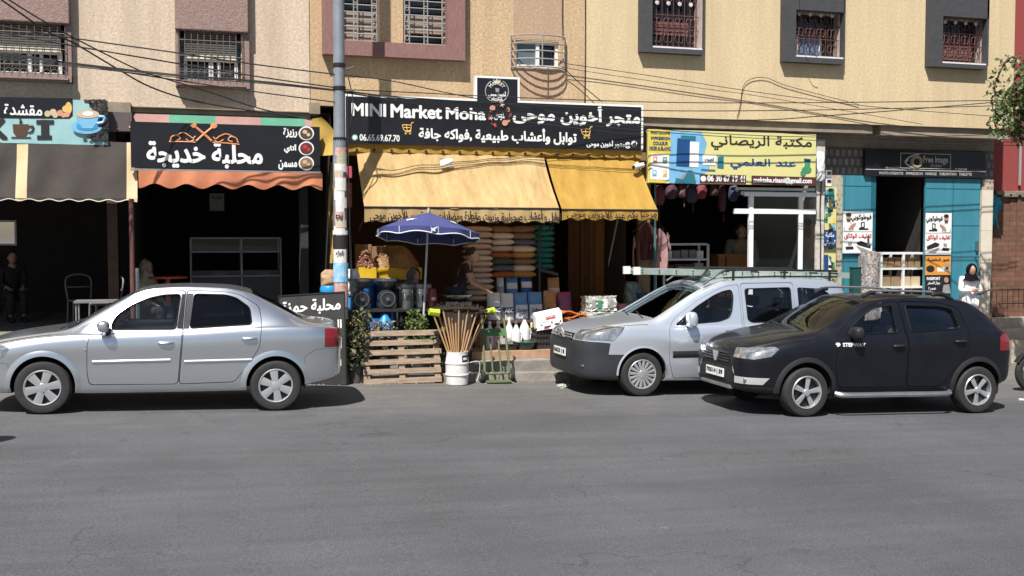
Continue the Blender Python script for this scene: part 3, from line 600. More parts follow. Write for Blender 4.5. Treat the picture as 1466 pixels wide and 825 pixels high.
# ---------------------------------------------------------------- street
YU, YG = 17.0, 17.5
asph = mat('asphalt', (.084, .087, .093), (.069, .072, .078), .85, scale=.9, bump=.45, bscale=120, stretch=(.35, 1, 1), detail=8)
def road_look():
    n = asph.node_tree; L = n.links.new; p = n.nodes['Principled BSDF']; src = p.inputs['Base Color'].links[0].from_socket
    tc = n.nodes.new('ShaderNodeTexCoord'); sp = n.nodes.new('ShaderNodeSeparateXYZ'); L(tc.outputs['Object'], sp.inputs[0])
    nz = n.nodes.new('ShaderNodeTexNoise'); nz.inputs['Scale'].default_value = 2.2; nz.inputs['Detail'].default_value = 8; L(tc.outputs['Object'], nz.inputs['Vector'])
    ad = n.nodes.new('ShaderNodeMath'); ad.operation = 'MULTIPLY_ADD'; ad.inputs[1].default_value = 2.4; L(nz.outputs['Fac'], ad.inputs[0]); L(sp.outputs['Y'], ad.inputs[2])
    mr = n.nodes.new('ShaderNodeMapRange'); mr.inputs['From Min'].default_value = 13.2; mr.inputs['From Max'].default_value = 17.2; L(ad.outputs[0], mr.inputs['Value'])
    mx = n.nodes.new('ShaderNodeMix'); mx.data_type = 'RGBA'; L(mr.outputs[0], mx.inputs['Factor']); L(src, mx.inputs[6]); mx.inputs[7].default_value = (.145, .137, .122, 1)
    v = n.nodes.new('ShaderNodeTexNoise'); v.inputs['Scale'].default_value = 75; v.inputs['Detail'].default_value = 4; L(tc.outputs['Object'], v.inputs['Vector'])
    r = n.nodes.new('ShaderNodeValToRGB'); r.color_ramp.elements[0].position = .3; r.color_ramp.elements[1].position = .72; r.color_ramp.elements[0].color = (.60, .60, .60, 1); r.color_ramp.elements[1].color = (1.42, 1.41, 1.4, 1); L(v.outputs['Fac'], r.inputs[0])
    m2 = n.nodes.new('ShaderNodeMix'); m2.data_type = 'RGBA'; m2.blend_type = 'MULTIPLY'; m2.inputs['Factor'].default_value = 1; L(mx.outputs[2], m2.inputs[6]); L(r.outputs[0], m2.inputs[7])
    # wheel tracks and oil streaks along the street
    mp = n.nodes.new('ShaderNodeMapping'); mp.inputs['Scale'].default_value = (.10, 3.2, 1); L(tc.outputs['Object'], mp.inputs[0]); s = n.nodes.new('ShaderNodeTexNoise'); s.inputs['Scale'].default_value = 1.5; s.inputs['Detail'].default_value = 7; L(mp.outputs[0], s.inputs['Vector'])
    r3 = n.nodes.new('ShaderNodeValToRGB'); r3.color_ramp.elements[0].position = .3; r3.color_ramp.elements[1].position = .7; r3.color_ramp.elements[0].color = (.89, .89, .895, 1); r3.color_ramp.elements[1].color = (1.08, 1.08, 1.08, 1); L(s.outputs['Fac'], r3.inputs[0])
    m3 = n.nodes.new('ShaderNodeMix'); m3.data_type = 'RGBA'; m3.blend_type = 'MULTIPLY'; m3.inputs['Factor'].default_value = 1; L(m2.outputs[2], m3.inputs[6]); L(r3.outputs[0], m3.inputs[7]); 
    # big faded patches, oil drips and hairline cracks
    def tex(t, sc, **k):
        q = n.nodes.new(t); q.inputs['Scale'].default_value = sc; L(tc.outputs['Object'], q.inputs['Vector'])
        for a, b in k.items(): q.inputs[a].default_value = b
        return q
    def ramp(src, stops):
        q = n.nodes.new('ShaderNodeValToRGB'); L(src, q.inputs[0]); e = q.color_ramp.elements; e[0].position, e[1].position = stops[0][0], stops[1][0]; e[0].color = (stops[0][1],) * 3 + (1,); e[1].color = (stops[1][1],) * 3 + (1,); return q.outputs[0]
    def mul(a, b):
        q = n.nodes.new('ShaderNodeMix'); q.data_type = 'RGBA'; q.blend_type = 'MULTIPLY'; q.inputs['Factor'].default_value = 1; L(a, q.inputs[6]); L(b, q.inputs[7]); return q.outputs[2]
    c = mul(m3.outputs[2], ramp(tex('ShaderNodeTexNoise', .42, Detail=6.0, Roughness=.6).outputs['Fac'], ((.33, .80), (.66, 1.15))))
    c = mul(c, ramp(tex('ShaderNodeTexNoise', 2.7, Detail=3.0).outputs['Fac'], ((.68, 1.0), (.76, .72))))
    c = mul(c, ramp(tex('ShaderNodeTexNoise', 9.0, Detail=2.0).outputs['Fac'], ((.70, 1.0), (.78, 1.35))))
    vo = n.nodes.new('ShaderNodeTexVoronoi'); vo.feature = 'DISTANCE_TO_EDGE'; vo.inputs['Scale'].default_value = .55; wn = tex('ShaderNodeTexNoise', 1.6, Detail=6.0); vm = n.nodes.new('ShaderNodeVectorMath'); vm.operation = 'MULTIPLY_ADD'; vm.inputs[1].default_value = (.9, .9, .9); L(wn.outputs['Color'], vm.inputs[0]); L(tc.outputs['Object'], vm.inputs[2]); L(vm.outputs[0], vo.inputs['Vector'])
    mk = n.nodes.new('ShaderNodeMath'); mk.operation = 'ADD'; L(vo.outputs['Distance'], mk.inputs[0]); L(ramp(tex('ShaderNodeTexNoise', .5, Detail=2.0).outputs['Fac'], ((.45, .05), (.56, 0.0))), mk.inputs[1])
    c = mul(c, ramp(mk.outputs[0], ((.003, .72), (.008, 1.0))))
    L(c, p.inputs['Base Color'])
road_look()
tag(MB().quad((-400, -300, gz(-400)), (400, -300, gz(400)), (400, 500, gz(400)), (-400, 500, gz(-400))).build('road', asph), kind='structure')
conc = mat('worn_concrete', (.30, .28, .25), (.17, .155, .135), .92, scale=5, bump=.5, bscale=60)
pave = mat('pavement_slabs', (.24, .22, .19), (.16, .145, .125), .9, scale=4, bump=.3)
k = MB()
for i in range(60):
    x0 = -27 + i * .92; x1 = x0 + .905; y0 = 15.42 + random.uniform(-.012, .012); t = .125 + random.uniform(-.012, .006)
    if x1 > X_(1405, 15.5): break
    k.add([(x0, y0, gz(x0) - .1), (x1, y0, gz(x1) - .1), (x1, 15.6, gz(x1) - .1), (x0, 15.6, gz(x0) - .1), (x0, y0 + .02, gz(x0) + t), (x1, y0 + .02, gz(x1) + t), (x1, 15.6, gz(x1) + t), (x0, 15.6, gz(x0) + t)], [(0, 1, 5, 4), (4, 5, 6, 7), (0, 4, 7, 3), (1, 2, 6, 5)])
tag(k.build('kerb', conc), kind='structure')
def slab(name, x0, x1, y0, y1, z, m):
    return tag(MB().box(x0, x1, y0, y1, gz(x1) - .3 if z is None else min(gz(x0), gz(x1)) - .3, z).build(name, m), kind='structure')
xk = X_(1405, 15.5)
tag(MB().quad((-60, 15.6, gz(-60) + .12), (xk, 15.6, gz(xk) + .12), (xk, 26, gz(xk) + .12), (-60, 26, gz(-60) + .12)).build('pavement', pave), kind='structure')
terr = mat('step_tiles', (.42, .25, .16), (.30, .17, .105), .6, scale=3)
step_tile = bricks('terracotta_tiles', (.60, .37, .235), (.53, .32, .20), (.40, .32, .25), .42, .16, .55, .008, 'xz', 0, .2)
xa, xb, xc, xd = X_(187, 17), X_(478, 16.5), X_(925, 16.5), X_(1172, 17)
slab('terrace', -16, xa, 16.3, 24, .55, pave); slab('terrace', xa + .004, xb, 16.3, 24, .45, pave)
slab('lower_step', xb + .004, xc + .6, 15.72, 16.1, .155, conc); slab('upper_step', xb + .008, xc, 16.02, 24, .285, step_tile)
slab('library_floor', xc + .004, xd, 16.6, 24, .17, pave); slab('studio_floor', xd + .004, X_(1421, YG), 16.9, 24, .06, pave)
beige_step = mat('pale_stone', (.52, .44, .34), (.40, .34, .26), .8, scale=6, bump=.2)
zz = [Z_(1440, p, y) for p, y in ((488, 17.3), (471, 17.6), (455, 17.95))]
for z, y0 in zip(zz, (17.3, 17.62, 17.95)): slab('stair_step', X_(1421, YG) + .004 + (y0 - 17.3) * .01, 26 + (y0 - 17.3) * .01, y0, 24, z, beige_step)

# ---------------------------------------------------------------- buildings
plA = stucco('rough_render_pinkish', (.70, .575, .445), (.49, .38, .28), (.38, .295, .215))
plB = stucco('rough_render_sand', (.64, .475, .295), (.43, .295, .165), (.36, .245, .135))
plC = stucco('rough_render_cream', (.69, .55, .345), (.55, .425, .25), (.47, .365, .225))
plP = stucco('rough_render_rose', (.50, .345, .23), (.385, .255, .165), (.35, .24, .155))
mauve = mat('mauve_render', (.27, .145, .13), (.21, .11, .10), .9, scale=14, bump=.5, bscale=40, stretch=(3, 3, .6))
mauve2 = mat('mauve_box', (.31, .215, .185), (.22, .15, .13), .9, scale=22, bump=.6, bscale=50)
slate = mat('slate_grey_render', (.055, .056, .06), (.042, .043, .046), .8, scale=8, bump=.25)
soffm = mat('soffit_render', (.33, .27, .20), (.22, .18, .135), .92, scale=4, bump=.3)
shutter_m = mat('cream_roller_shutter', (.78, .72, .58), rough=.6); shutter_shade = mat('shaded_roller_shutter', (.22, .17, .14), rough=.6)
pane_m = mat('window_glass_dark', (.012, .014, .017), rough=.06, spec=.6)
iron = mat('grille_iron', (.13, .11, .095), rough=.6); iron_w = mat('grille_iron_pale', (.33, .31, .29), rough=.5); rust = mat('grille_red_brown', (.095, .035, .028), rough=.6)
def wall(mb, x0, x1, z0, z1, Y, holes, dep=.22):
    xs = sorted({x0, x1, *[h[0] for h in holes], *[h[1] for h in holes]}); zs = sorted({z0, z1, *[h[2] for h in holes], *[h[3] for h in holes]})
    xs = [x for x in xs if x0 <= x <= x1]; zs = [z for z in zs if z0 <= z <= z1]
    for a, b in zip(xs, xs[1:]):
        for c, d in zip(zs, zs[1:]):
            if not any(h[0] <= (a + b) / 2 <= h[1] and h[2] <= (c + d) / 2 <= h[3] for h in holes): mb.quad((a, Y, c), (b, Y, c), (b, Y, d), (a, Y, d))
    for h in holes:
        a, b, c, d = h; d = min(d, z1)
        for p, q in (((a, c), (b, c)), ((b, c), (b, d)), ((b, d), (a, d)), ((a, d), (a, c))): mb.quad((p[0], Y, p[1]), (q[0], Y, q[1]), (q[0], Y + dep, q[1]), (p[0], Y + dep, p[1]))
    return mb
def building(name, label, x0, x1, zs, m, holes, top=9.6):
    r = thing(name, label, 'building', ((x0 + x1) / 2, YG, gz((x0 + x1) / 2)))
    b = wall(MB(), x0, x1, zs, top, YU, holes)
    b.quad((x0, YU, zs), (x0, 26, zs), (x0, 26, top), (x0, YU, top)).quad((x1, YU, zs), (x1, 26, zs), (x1, 26, top), (x1, YU, top)).quad((x0, 26, -1), (x1, 26, -1), (x1, 26, top), (x0, 26, top))
    b.build('wall', m, r, fix=False)
    MB().quad((x0, YU, top + .001), (x1, YU, top + .001), (x1, 26, top + .001), (x0, 26, top + .001)).build('roof', conc, r)
    MB().box(x0 + .003, x1 - .003, YU + .004, 25.9, zs + .003, zs + .16).build('soffit', soffm, r)
    return r
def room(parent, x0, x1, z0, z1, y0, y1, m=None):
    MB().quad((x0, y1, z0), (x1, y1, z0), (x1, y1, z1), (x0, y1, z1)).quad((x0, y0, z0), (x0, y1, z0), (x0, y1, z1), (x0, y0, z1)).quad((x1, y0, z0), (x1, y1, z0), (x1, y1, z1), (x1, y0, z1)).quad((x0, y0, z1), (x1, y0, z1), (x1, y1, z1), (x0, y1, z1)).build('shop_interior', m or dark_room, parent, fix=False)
def bars(parent, x0, x1, z0, z1, Y, nv, zh, m, r=.008, curls=0, name='grille'):
    mb = MB()
    for i in range(nv + 1): x = x0 + (x1 - x0) * i / nv; mb.tube([(x, Y, z0), (x, Y, z1)], r, 5)
    for z in zh: mb.tube([(x0, Y, z), (x1, Y, z)], r, 5)
    if curls:
        for i in range(nv):
            xc = x0 + (x1 - x0) * (i + .5) / nv; w = (x1 - x0) / nv * .42
            for zc in (z0 + w, z0 + 3.6 * w): mb.tube([(xc + w * math.cos(a), Y, zc + w * math.sin(a)) for a in [2 * math.pi * q / 10 for q in range(11)]], r * .7, 4, False)
    return mb.build(name, m, parent)
xAB = X_(443, YU, 80); xBC = X_(838, YU, 80); xCE = X_(1452, YU, 80)
zA = Z_(300, 158, YU); zB = Z_(480, 152, YU); zC = Z_(920, 167, YU)
# --- left house
hA1 = prect((-12, 26, 93, 108), YU); hA2 = prect((258, 40, 345, 119), YU)
bA = building('apartment_building', 'rough pinkish rendered house with roller shutter boxes above its windows, on the left', -22, xAB, zA, plA, [hA1, hA2])
for i, (h, bx, fr) in enumerate(((hA1, (-30, -40, 98, 27), (-24, 20, 102, 114)), (hA2, (250, -3, 355, 41), (251, 36, 357, 124)))):
    x0, x1, z0, z1 = h; w = tag(MB().quad((x0, YU + .2, z0), (x1, YU + .2, z0), (x1, YU + .2, z1), (x0, YU + .2, z1)).build('window', pane_m, bA), )
    a, b, c, d = prect(fr, YU - .1); f = MB(); f.box(a, x0 - .01, YU - .10, YU + .05, c, d).box(x1 + .01, b, YU - .10, YU + .05, c, d).box(a, b, YU - .14, YU + .05, c, c + .10).build('frame', mauve2, w)
    a, b, c, d = prect(bx, YU - .17); MB().box(a, b, YU - .17, YU - .003, c, d + .6, .012).build('shutter_box', mauve2, w)
    zm = z0 + (z1 - z0) * .42
    sm = MB(); n = 14
    for q in range(n): za = zm + (z1 - zm) * q / n; sm.cur = 0 if q < n * .52 else 1; sm.box(x0 + .06, x1 - .06, YU + .02, YU + .045, za, za + (z1 - zm) / n - .012)
    sm.build('shutter', [shutter_m, shutter_shade], w)  # upper slats darker: shade below the box put into their colour
    sa = MB(); frame_strip(sa, x0 + .05, x1 - .05, z0 + .03, zm + .05, YU + .06, YU + .10, .05); xm = (x0 + x1) / 2; sa.box(xm - .035, xm + .035, YU + .055, YU + .105, z0 + .08, zm); sa.box(x1 - .36, x1 - .31, YU + .05, YU + .095, z0 + .08, zm); sa.build('sash', whitemetal, w)
    g = bars(w, x0 - .02, x1 + .02, z0 + .02, z1 - .02, YU - .13, 10, [z0 + .02, z0 + .16, zm + .05, z1 - .2], iron, .0065, 1)
    bars(w, x0 - .02, x1 + .02, z0 - .04, z0 + .02, YU - .17, 10, [z0 - .04], iron, .008, 0, 'grille_foot')
    sh_ = MB().box(x0 - .06, x1 + .06, YU - .19, YU + .1, z0 - .05, z0 - .02).build('sill', mauve2, w)
bm_ = MB(); a, b, c, d = prect((153, 146, 187, 157), YU - .12); bm_.box(a, b, YU - .14, YU + .3, c - .05, d); bm_.box(xa + .02, xAB, YU - .05, YU + .2, zA - .07, zA + .02); bm_.build('beam', soffm, bA)
MB().box(a, b + .02, 16.75, 16.95, zA - .38, zA - .10).build('pelmet_box', mat('dull_purple', (.11, .085, .085), rough=.8), bA)
pr = mat('brown_pier', (.10, .06, .04), (.06, .036, .025), .8, scale=6)
for px0, px1 in ((153, 168), (430, 441)):
    MB().box(X_(px0, YG), X_(px1, YG), YG, YG + .35, .3, zA).build('pier', pr if px0 < 200 else mat('dark_curtain', (.035, .03, .03), rough=.9, bump=.6, stretch=(12, 12, .4)), bA)
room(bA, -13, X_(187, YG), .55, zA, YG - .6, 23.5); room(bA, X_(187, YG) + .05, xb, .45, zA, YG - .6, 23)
# --- middle house
hB = [prect((476, -60, 541, 60), YU), prect((577, -60, 641, 65), YU), prect((738, 57, 800, 95), YU)]
zB_ = Z_(496, 176, YU)
bB = building('apartment_building', 'sand coloured rendered house above the spice shop with a mauve framed pair of windows', xAB + .01, xBC, zB, plB, hB)
a, b, c, d = prect((462, -90, 666, 77), YU - .18); bw = prect((490, 61, 500, 77), YU - .1); bt = .33
f = MB(); f.box(a, b, YU - .18, YU - .003, c, c + .23); f.box(a, a + .18, YU - .18, YU - .003, c + .23, d); f.box(b - .30, b, YU - .18, YU - .003, c + .23, d); f.build('window_surround', mauve, bB)
for i, h in enumerate(hB[:2]):
    x0, x1, z0, z1 = h; w = MB().quad((x0, YU + .19, z0), (x1, YU + .19, z0), (x1, YU + .19, z1), (x0, YU + .19, z1)).build('window', pane_m, bB)
    sm = MB(); zt = z0 + (.02 if i == 0 else .22); n = int((z0 + .55 - zt) / .05)
    for q in range(n): sm.box(x0 + .04, x1 - .04, YU + .13, YU + .15, zt + q * .05, zt + q * .05 + .043)
    sm.build('shutter', mat('taupe_shutter', (.34, .27, .225), rough=.6), w)
    sa = MB(); frame_strip(sa, x0, x1, z0, z1, YU + .12, YU + .18, .05); sa.build('sash', mat('taupe_frame', (.12, .08, .07), rough=.6), w)
    g = MB(); xm = (x0 + x1) / 2
    for x in (x0 + .02, x0 + .10, xm - .03, xm + .03, x1 - .10, x1 - .02): g.tube([(x, YU - .02, z0 + .02), (x, YU - .02, z1)], .010, 5)
    for q in range(14): g.tube([(x0 + .02, YU - .02, z0 + .03 + q * .115), (x1 - .02, YU - .02, z0 + .03 + q * .115)], .009, 5)
    for x in (x0 + .06, xm, x1 - .06):
        for q in range(8): g.tube([(x + .03 * math.cos(t), YU - .022, z0 + .12 + q * .16 + .045 * math.sin(t)) for t in [2 * math.pi * e / 8 for e in range(9)]], .006, 4, False)
    g.build('grille', iron_w, w)
x0, x1, z0, z1 = hB[2]; w = MB().quad((x0, YU + .16, z0), (x1, YU + .16, z0), (x1, YU + .16, z1), (x0, YU + .16, z1)).build('window', pane_m, bB)
sa = MB(); frame_strip(sa, x0, x1, z0, z1, YU + .06, YU + .12, .045); xm = x0 + (x1 - x0) * .53; sa.box(xm - .03, xm + .03, YU + .05, YU + .11, z0, z1); sa.build('sash', whitemetal, w)
MB().box(x0 + .05, xm - .03, YU + .10, YU + .11, z0 + .05, z1 - .05).build('sliding_pane', mat('grey_pane', (.10, .13, .15), rough=.1), w)
ga, gb, gc, gd = prect((731, 52, 808, 97), YU); g = MB(); gx = (ga + gb) / 2; hw = (gb - ga) / 2
def arc(z, d=.24): return [(gx + hw * math.cos(math.pi * t / 14), YU - .02 - d * math.sin(math.pi * t / 14), z) for t in range(15)]
for q in range(5): g.tube(arc(gc + (gd - gc) * q / 4), .012, 5)
for t in (0, 7, 14): p = arc(gc)[t]; g.tube([p, (p[0], p[1], gd)], .012, 5)
g.tube([(ga, YU - .02, gc), (gb, YU - .02, gc)], .01, 5)
g.build('bow_grille', iron_w, w)
a, b = X_(735, YU), X_(805, YU); wall(MB(), a, b, zB + .2, 9.5, YU - .004, [(x0 - .02, x1 + .02, z0 - .02, z1 + .02)], .003).build('render_strip', plP, bB, fix=False)
MB().box(X_(497, YU), xBC - .01, YU + .01, YU + .2, zB_, zB + .002).build('lintel', soffm, bB)  # added behind the sign, blocks sun slipping in under the wall
room(bB, xb + .02, X_(905, YG), .285, zB, YG - .3, 21.5, mat('shop_wood_lining', (.13, .075, .035), (.08, .045, .02), .7, scale=3, stretch=(6, 6, .5)))
a, b, c, d = prect((443, 147, 458, 163), YU - .1); MB().box(a, b, YU - .12, YU + .3, c, d).build('beam_end', soffm, bB)
for p0, p1 in ((476, 494), (905, 925)): MB().box(X_(p0, YG), X_(p1, YG), YG - .2, YG + .3, -.3, zB).build('pier', mat('ochre_pier', (.26, .17, .085), (.17, .11, .055), .85, scale=6), bB)
# --- right house
hC = [prect((930, -40, 1002, 70), YU), prect((1134, 16, 1203, 83), YU), prect((1343, 25, 1408, 92), YU)]
bC = building('apartment_building', 'cream rendered house with three dark grey window surrounds, on the right', xBC + .012, xCE, zC, plC, hC)
medal = mat('medallion_white', (.62, .56, .52), rough=.6)
for i, (h, fr) in enumerate(zip(hC, ((918, -70, 1008, 74), (1123, -70, 1209, 88), (1332, -70, 1414, 95)))):
    x0, x1, z0, z1 = h; w = MB().quad((x0, YU + .21, z0), (x1, YU + .21, z0), (x1, YU + .21, z1), (x0, YU + .21, z1)).build('window', pane_m, bC)
    a, b, c, d = prect(fr, YU - .14); f = MB(); f.box(a, b, YU - .14, YU - .002, c, z0 - .004); f.box(a, x0 - .004, YU - .14, YU - .002, z0 - .004, d); f.box(x1 + .004, b, YU - .14, YU - .002, z0 - .004, d); f.box(x0 - .004, x1 + .004, YU - .14, YU - .002, z1 + .002, d + .001); f.build('frame', slate, w)
    MB().box(x1 - .012, x1 - .002, YU - .1, YU + .2, z0, z1).build('jamb', mat('pale_rose_jamb', (.55, .44, .40), rough=.7), w)
    MB().box(x0 + .01, x1 - .01, YU - .13, YU + .12, z0 + .003, z0 + .03).build('sill', mat('white_sill', (.75, .75, .75), rough=.4), w)
    if i == 1: pane_b = MB().box(x0 + .02, x0 + (x1 - x0) * .72, YU + .17, YU + .18, z0 + .05, z0 + .42).build('lower_pane', mat('sky_blue_pane', (.10, .17, .26), rough=.08), w); sa = MB(); xm = x0 + (x1 - x0) * .2; [sa.box(x - .02, x + .02, YU + .15, YU + .17, z0 + .04, z0 + .42) for x in (xm, x0 + (x1 - x0) * .68)]; sa.build('sash', whitemetal, w)
    bl = MB(); zb0 = z0 + (.28, .42, .12)[i]; zb1 = z0 + .58; n = int((zb1 - zb0) / .06)
    for q in range(max(1, n)): bl.box(x0 + .02, x1 - .16, YU + .13, YU + .15, zb0 + q * .06, zb0 + q * .06 + .048)
    bl.build('shutter', mat('rosewood_shutter', (.19, .085, .075), rough=.6), w)
    g = MB(); n = 4; zt = min(z1, z0 + 1.05)
    for q in range(2 * n + 1): x = x0 + .03 + (x1 - x0 - .1) * q / (2 * n); g.tube([(x, YU + .02, z0 + .04), (x, YU + .02, z1)], .007, 5)
    for z in (z0 + .06, z0 + .36, z0 + .60, zt): g.tube([(x0 + .02, YU + .02, z), (x1 - .02, YU + .02, z)], .009, 5)
    for q in range(n):
        xq = x0 + .03 + (x1 - x0 - .1) * (q + .5) / n
        for zc, rr in ((z0 + .20, .075), (z0 + .48, .08), (zt - .14, .075)):
            for s in (-1, 1): g.tube([(xq + s * rr * .5 + rr * .55 * math.cos(t), YU + .01, zc + rr * math.sin(t)) for t in [2 * math.pi * e / 9 for e in range(10)]], .007, 4, False)
    gr = g.build('grille', rust, w); 
    for q in range(n): MB().lathe([(.003, -.012), (.036, -.008), (.038, .006)], (x0 + .03 + (x1 - x0 - .1) * (q + .5) / n, YU - .005, z0 + .80), 12, 'y').build('medallion', medal, w)
MB().box(xBC + .03, X_(1250, YU), YU + .06, YU + .28, zC - .16, zC + .01).build('beam', soffm, bC); MB().box(X_(1262, YU), xCE, YU + .06, YU + .28, zC - .18, zC + .01).build('beam', soffm, bC)
tilew = bricks('patterned_tiles', (.34, .30, .26), (.24, .20, .17), (.12, .10, .085), .13, .17, .5, .03, 'xz', .5, .3)
ivory = bricks('ivory_tiles', (.72, .64, .52), (.69, .61, .49), (.44, .39, .31), .40, .42, .45, .006, 'xz', 0, .2, .18)
pat = bricks('patterned_ivory', (.66, .58, .45), (.30, .22, .14), (.60, .52, .40), .09, .09, .5, .02, 'xz', .5, .1)
zlin = Z_(1240, 212, YG); zdoor = Z_(1207, 252, YG)
MB().box(xc + .1, X_(1421, YG), YG - .002, YG + .3, zlin, zC + .05).build('lintel', soffm, bC)
MB().box(X_(1180, YG), X_(1240, YG), YG - .02, YG + .3, Z_(1180, 250, YG), zlin - .004).build('tiled_wall', tilew, bC)
MB().box(X_(1403, YG), X_(1420, YG), YG - .02, YG + .3, Z_(1403, 258, YG), zlin - .004).build('tiled_wall', tilew, bC)
MB().box(X_(1180, YG), X_(1206, YG), YG - .021, YG + .3, -.6, Z_(1180, 250, YG) - .003).build('pier', pat, bC)
MB().box(X_(1404, YG), X_(1420, YG), YG - .03, YG + .3, -.8, Z_(1403, 272, YG)).build('pier', ivory, bC)
MB().box(X_(1404, YG), X_(1420, YG), YG - .032, YG + .3, Z_(1403, 272, YG) + .002, Z_(1403, 258, YG) - .003).build('pier_band', pat, bC)
wpost = mat('peeling_white_post', (.66, .62, .57), (.42, .37, .32), .8, scale=7, bump=.3)
MB().box(X_(1168, YG - .3), X_(1180, YG - .3), YG - .3, YG + .2, -.5, zlin + .1).build('post', wpost, bC)
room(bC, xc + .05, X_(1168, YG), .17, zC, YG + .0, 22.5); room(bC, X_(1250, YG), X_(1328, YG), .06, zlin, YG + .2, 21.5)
# --- red house and ruined brick wall beyond
redp = stucco('red_render', (.30, .055, .05), (.24, .042, .04), (.22, .05, .045)); 
rb = thing('red_building', 'dark red rendered building at the far right edge', 'building', (X_(1450, 18.4), 18.4, -.4)); MB().box(X_(1421, 18.4), 34, 18.4, 26, -1.2, 8.5).build('wall', redp, rb)
tag(MB().tube([(X_(1462, 18.3), 18.36, 3.2), (X_(1462, 18.3), 18.36, 5.5)], .03, 6).build('drainpipe', mat('grey_pipe', (.3, .3, .3)), rb))
oldb = bricks('old_brick', (.27, .115, .065), (.17, .08, .05), (.16, .105, .075), .24, .105, .95, .014, 'xz', .5, 1)
ow = thing('brick_wall', 'broken brown brick wall in front of the red building', 'wall', (X_(1445, 18.2), 18.2, -.4)); rng = random.Random(3); m = MB(); x = X_(1424, 18.1)
while x < 22:
    w_ = rng.uniform(.12, .3); zt = Z_(1440, 282, 18.1) + rng.uniform(-.06, .05) + (.06 if rng.random() < .3 else 0); m.box(x, x + w_, 18.12 + rng.uniform(-.02, .02), 18.38, -.9, zt); x += w_ + .002
m.build('wall', oldb, ow)
for k in range(5): x = X_(1424 + 9 * k, 18.1); z = Z_(1440, 282 + rng.uniform(-2, 3), 18.1); MB().box(x, x + .24, 18.05, 18.37, z + .01, z + .10, .02).build('loose_brick', mat('grey_mortar', (.20, .17, .14), rough=.95, bump=.6), ow)
rag = MB().grid(lambda u, v: (X_(1421, 18.0) + .18 * u + .05 * math.sin(7 * v), 18.02 + .03 * math.sin(9 * u + 5 * v), Z_(1421, 281, 18) - .62 * v + .04 * math.sin(6 * u)), 8, 14).build('plastic_sheet', mat('cyan_plastic', (.02, .30, .42), rough=.3, bump=.5), None, True)
tag(rag, 'torn bright blue plastic sheet hanging on the brick wall corner', 'plastic sheet')

# ---------------------------------------------------------------- awnings
def cloth(name, c, c2, st=(1, 1, 1)): return mat(name, c, c2, .85, scale=2.5, bump=.25, bscale=9, stretch=st)
def sheet(x0, x1, p0, p1, nu=40, nv=14, rip=.02, fr=5, sag=0, ph=0):
    """cloth from line p0=(Y,z) to line p1=(Y,z)"""
    def f(u, v):
        y = p0[0] + (p1[0] - p0[0]) * v; z = p0[1] + (p1[1] - p0[1]) * v
        q = rip * (math.sin(fr * 2 * math.pi * u + 2.1 * v + ph) + .6 * math.sin(fr * 4.7 * u + 5 * v + ph * 2)) * math.sin(math.pi * min(v, .999) * .8 + .2)
        return (x0 + (x1 - x0) * u, y + q - 0 * sag, z - sag * math.sin(math.pi * v) + q * .5)
    return MB().grid(f, nu, nv)
def valance(x0, x1, Y, z0, z1, n, dep=.035, nu=None, rip=.012, slope=0):
    """hanging strip, top z0, scalloped bottom z1"""
    nu = nu or n * 8
    def f(u, v):
        b = z1 + dep * (.5 - .5 * math.cos(2 * math.pi * n * u)); return (x0 + (x1 - x0) * u, Y + rip * math.sin(n * 2 * math.pi * u + .7) * v - slope * v, z0 + (b - z0) * v)
    return MB().grid(f, nu, 4)
# brown cafe awning
brown = cloth('brown_canvas', (.050, .040, .034), (.036, .029, .025)); cream = cloth('cream_canvas', (.62, .47, .29), (.52, .38, .22))
aw = thing('awning', 'dark brown drop awning with cream stripes below the coffee cup sign', 'awning', (X_(95, 16.4), 16.4, gz(0)))
x0, x1 = X_(-60, 16.4), X_(197, 16.4); zt, zb = Z_(100, 200, 16.4), Z_(100, 284, 16.4)
s_ = sheet(x0, x1, (16.62, zt), (16.38, zb), 96, 16, .022, 4); xs1 = [X_(23, 16.4), X_(40, 16.4), X_(181, 16.4)]
for i, f in enumerate(s_.f): xm = sum(s_.v[q][0] for q in f) / 4; s_.mi[i] = 1 if xs1[0] < xm < xs1[1] or xm > xs1[2] else 0
s_.build('canopy', [brown, cream], aw, True)
v_ = valance(x0, x1, 16.375, zb + .005, zb - .045, 9, .03, 96, .004)
for i, f in enumerate(v_.f): xm = sum(v_.v[q][0] for q in f) / 4; v_.mi[i] = 1 if xs1[0] < xm < xs1[1] or xm > xs1[2] else 0
v_.build('valance', [brown, cream], aw, True)
tr = [(x0 + (x1 - x0) * u / 96, 16.37 - .004, zb - .045 + .03 * (.5 - .5 * math.cos(2 * math.pi * 9 * u / 96))) for u in range(97)]; MB().tube(tr, .008, 4).build('edging', mat('pale_edging', (.6, .55, .46)), aw)
MB().tube([(X_(188, 16.36), 16.36, .5), (X_(188, 16.36), 16.36, zb)], .035, 10).build('post', mat('rust_red_post', (.13, .05, .04), (.09, .035, .03), .7, scale=9), aw, True)
MB().tube([(X_(195, 16.5), 16.5, .45), (X_(195, 16.5), 16.5, Z_(195, 384, 16.5))], .028, 10).build('stub_post', alu, aw, True)
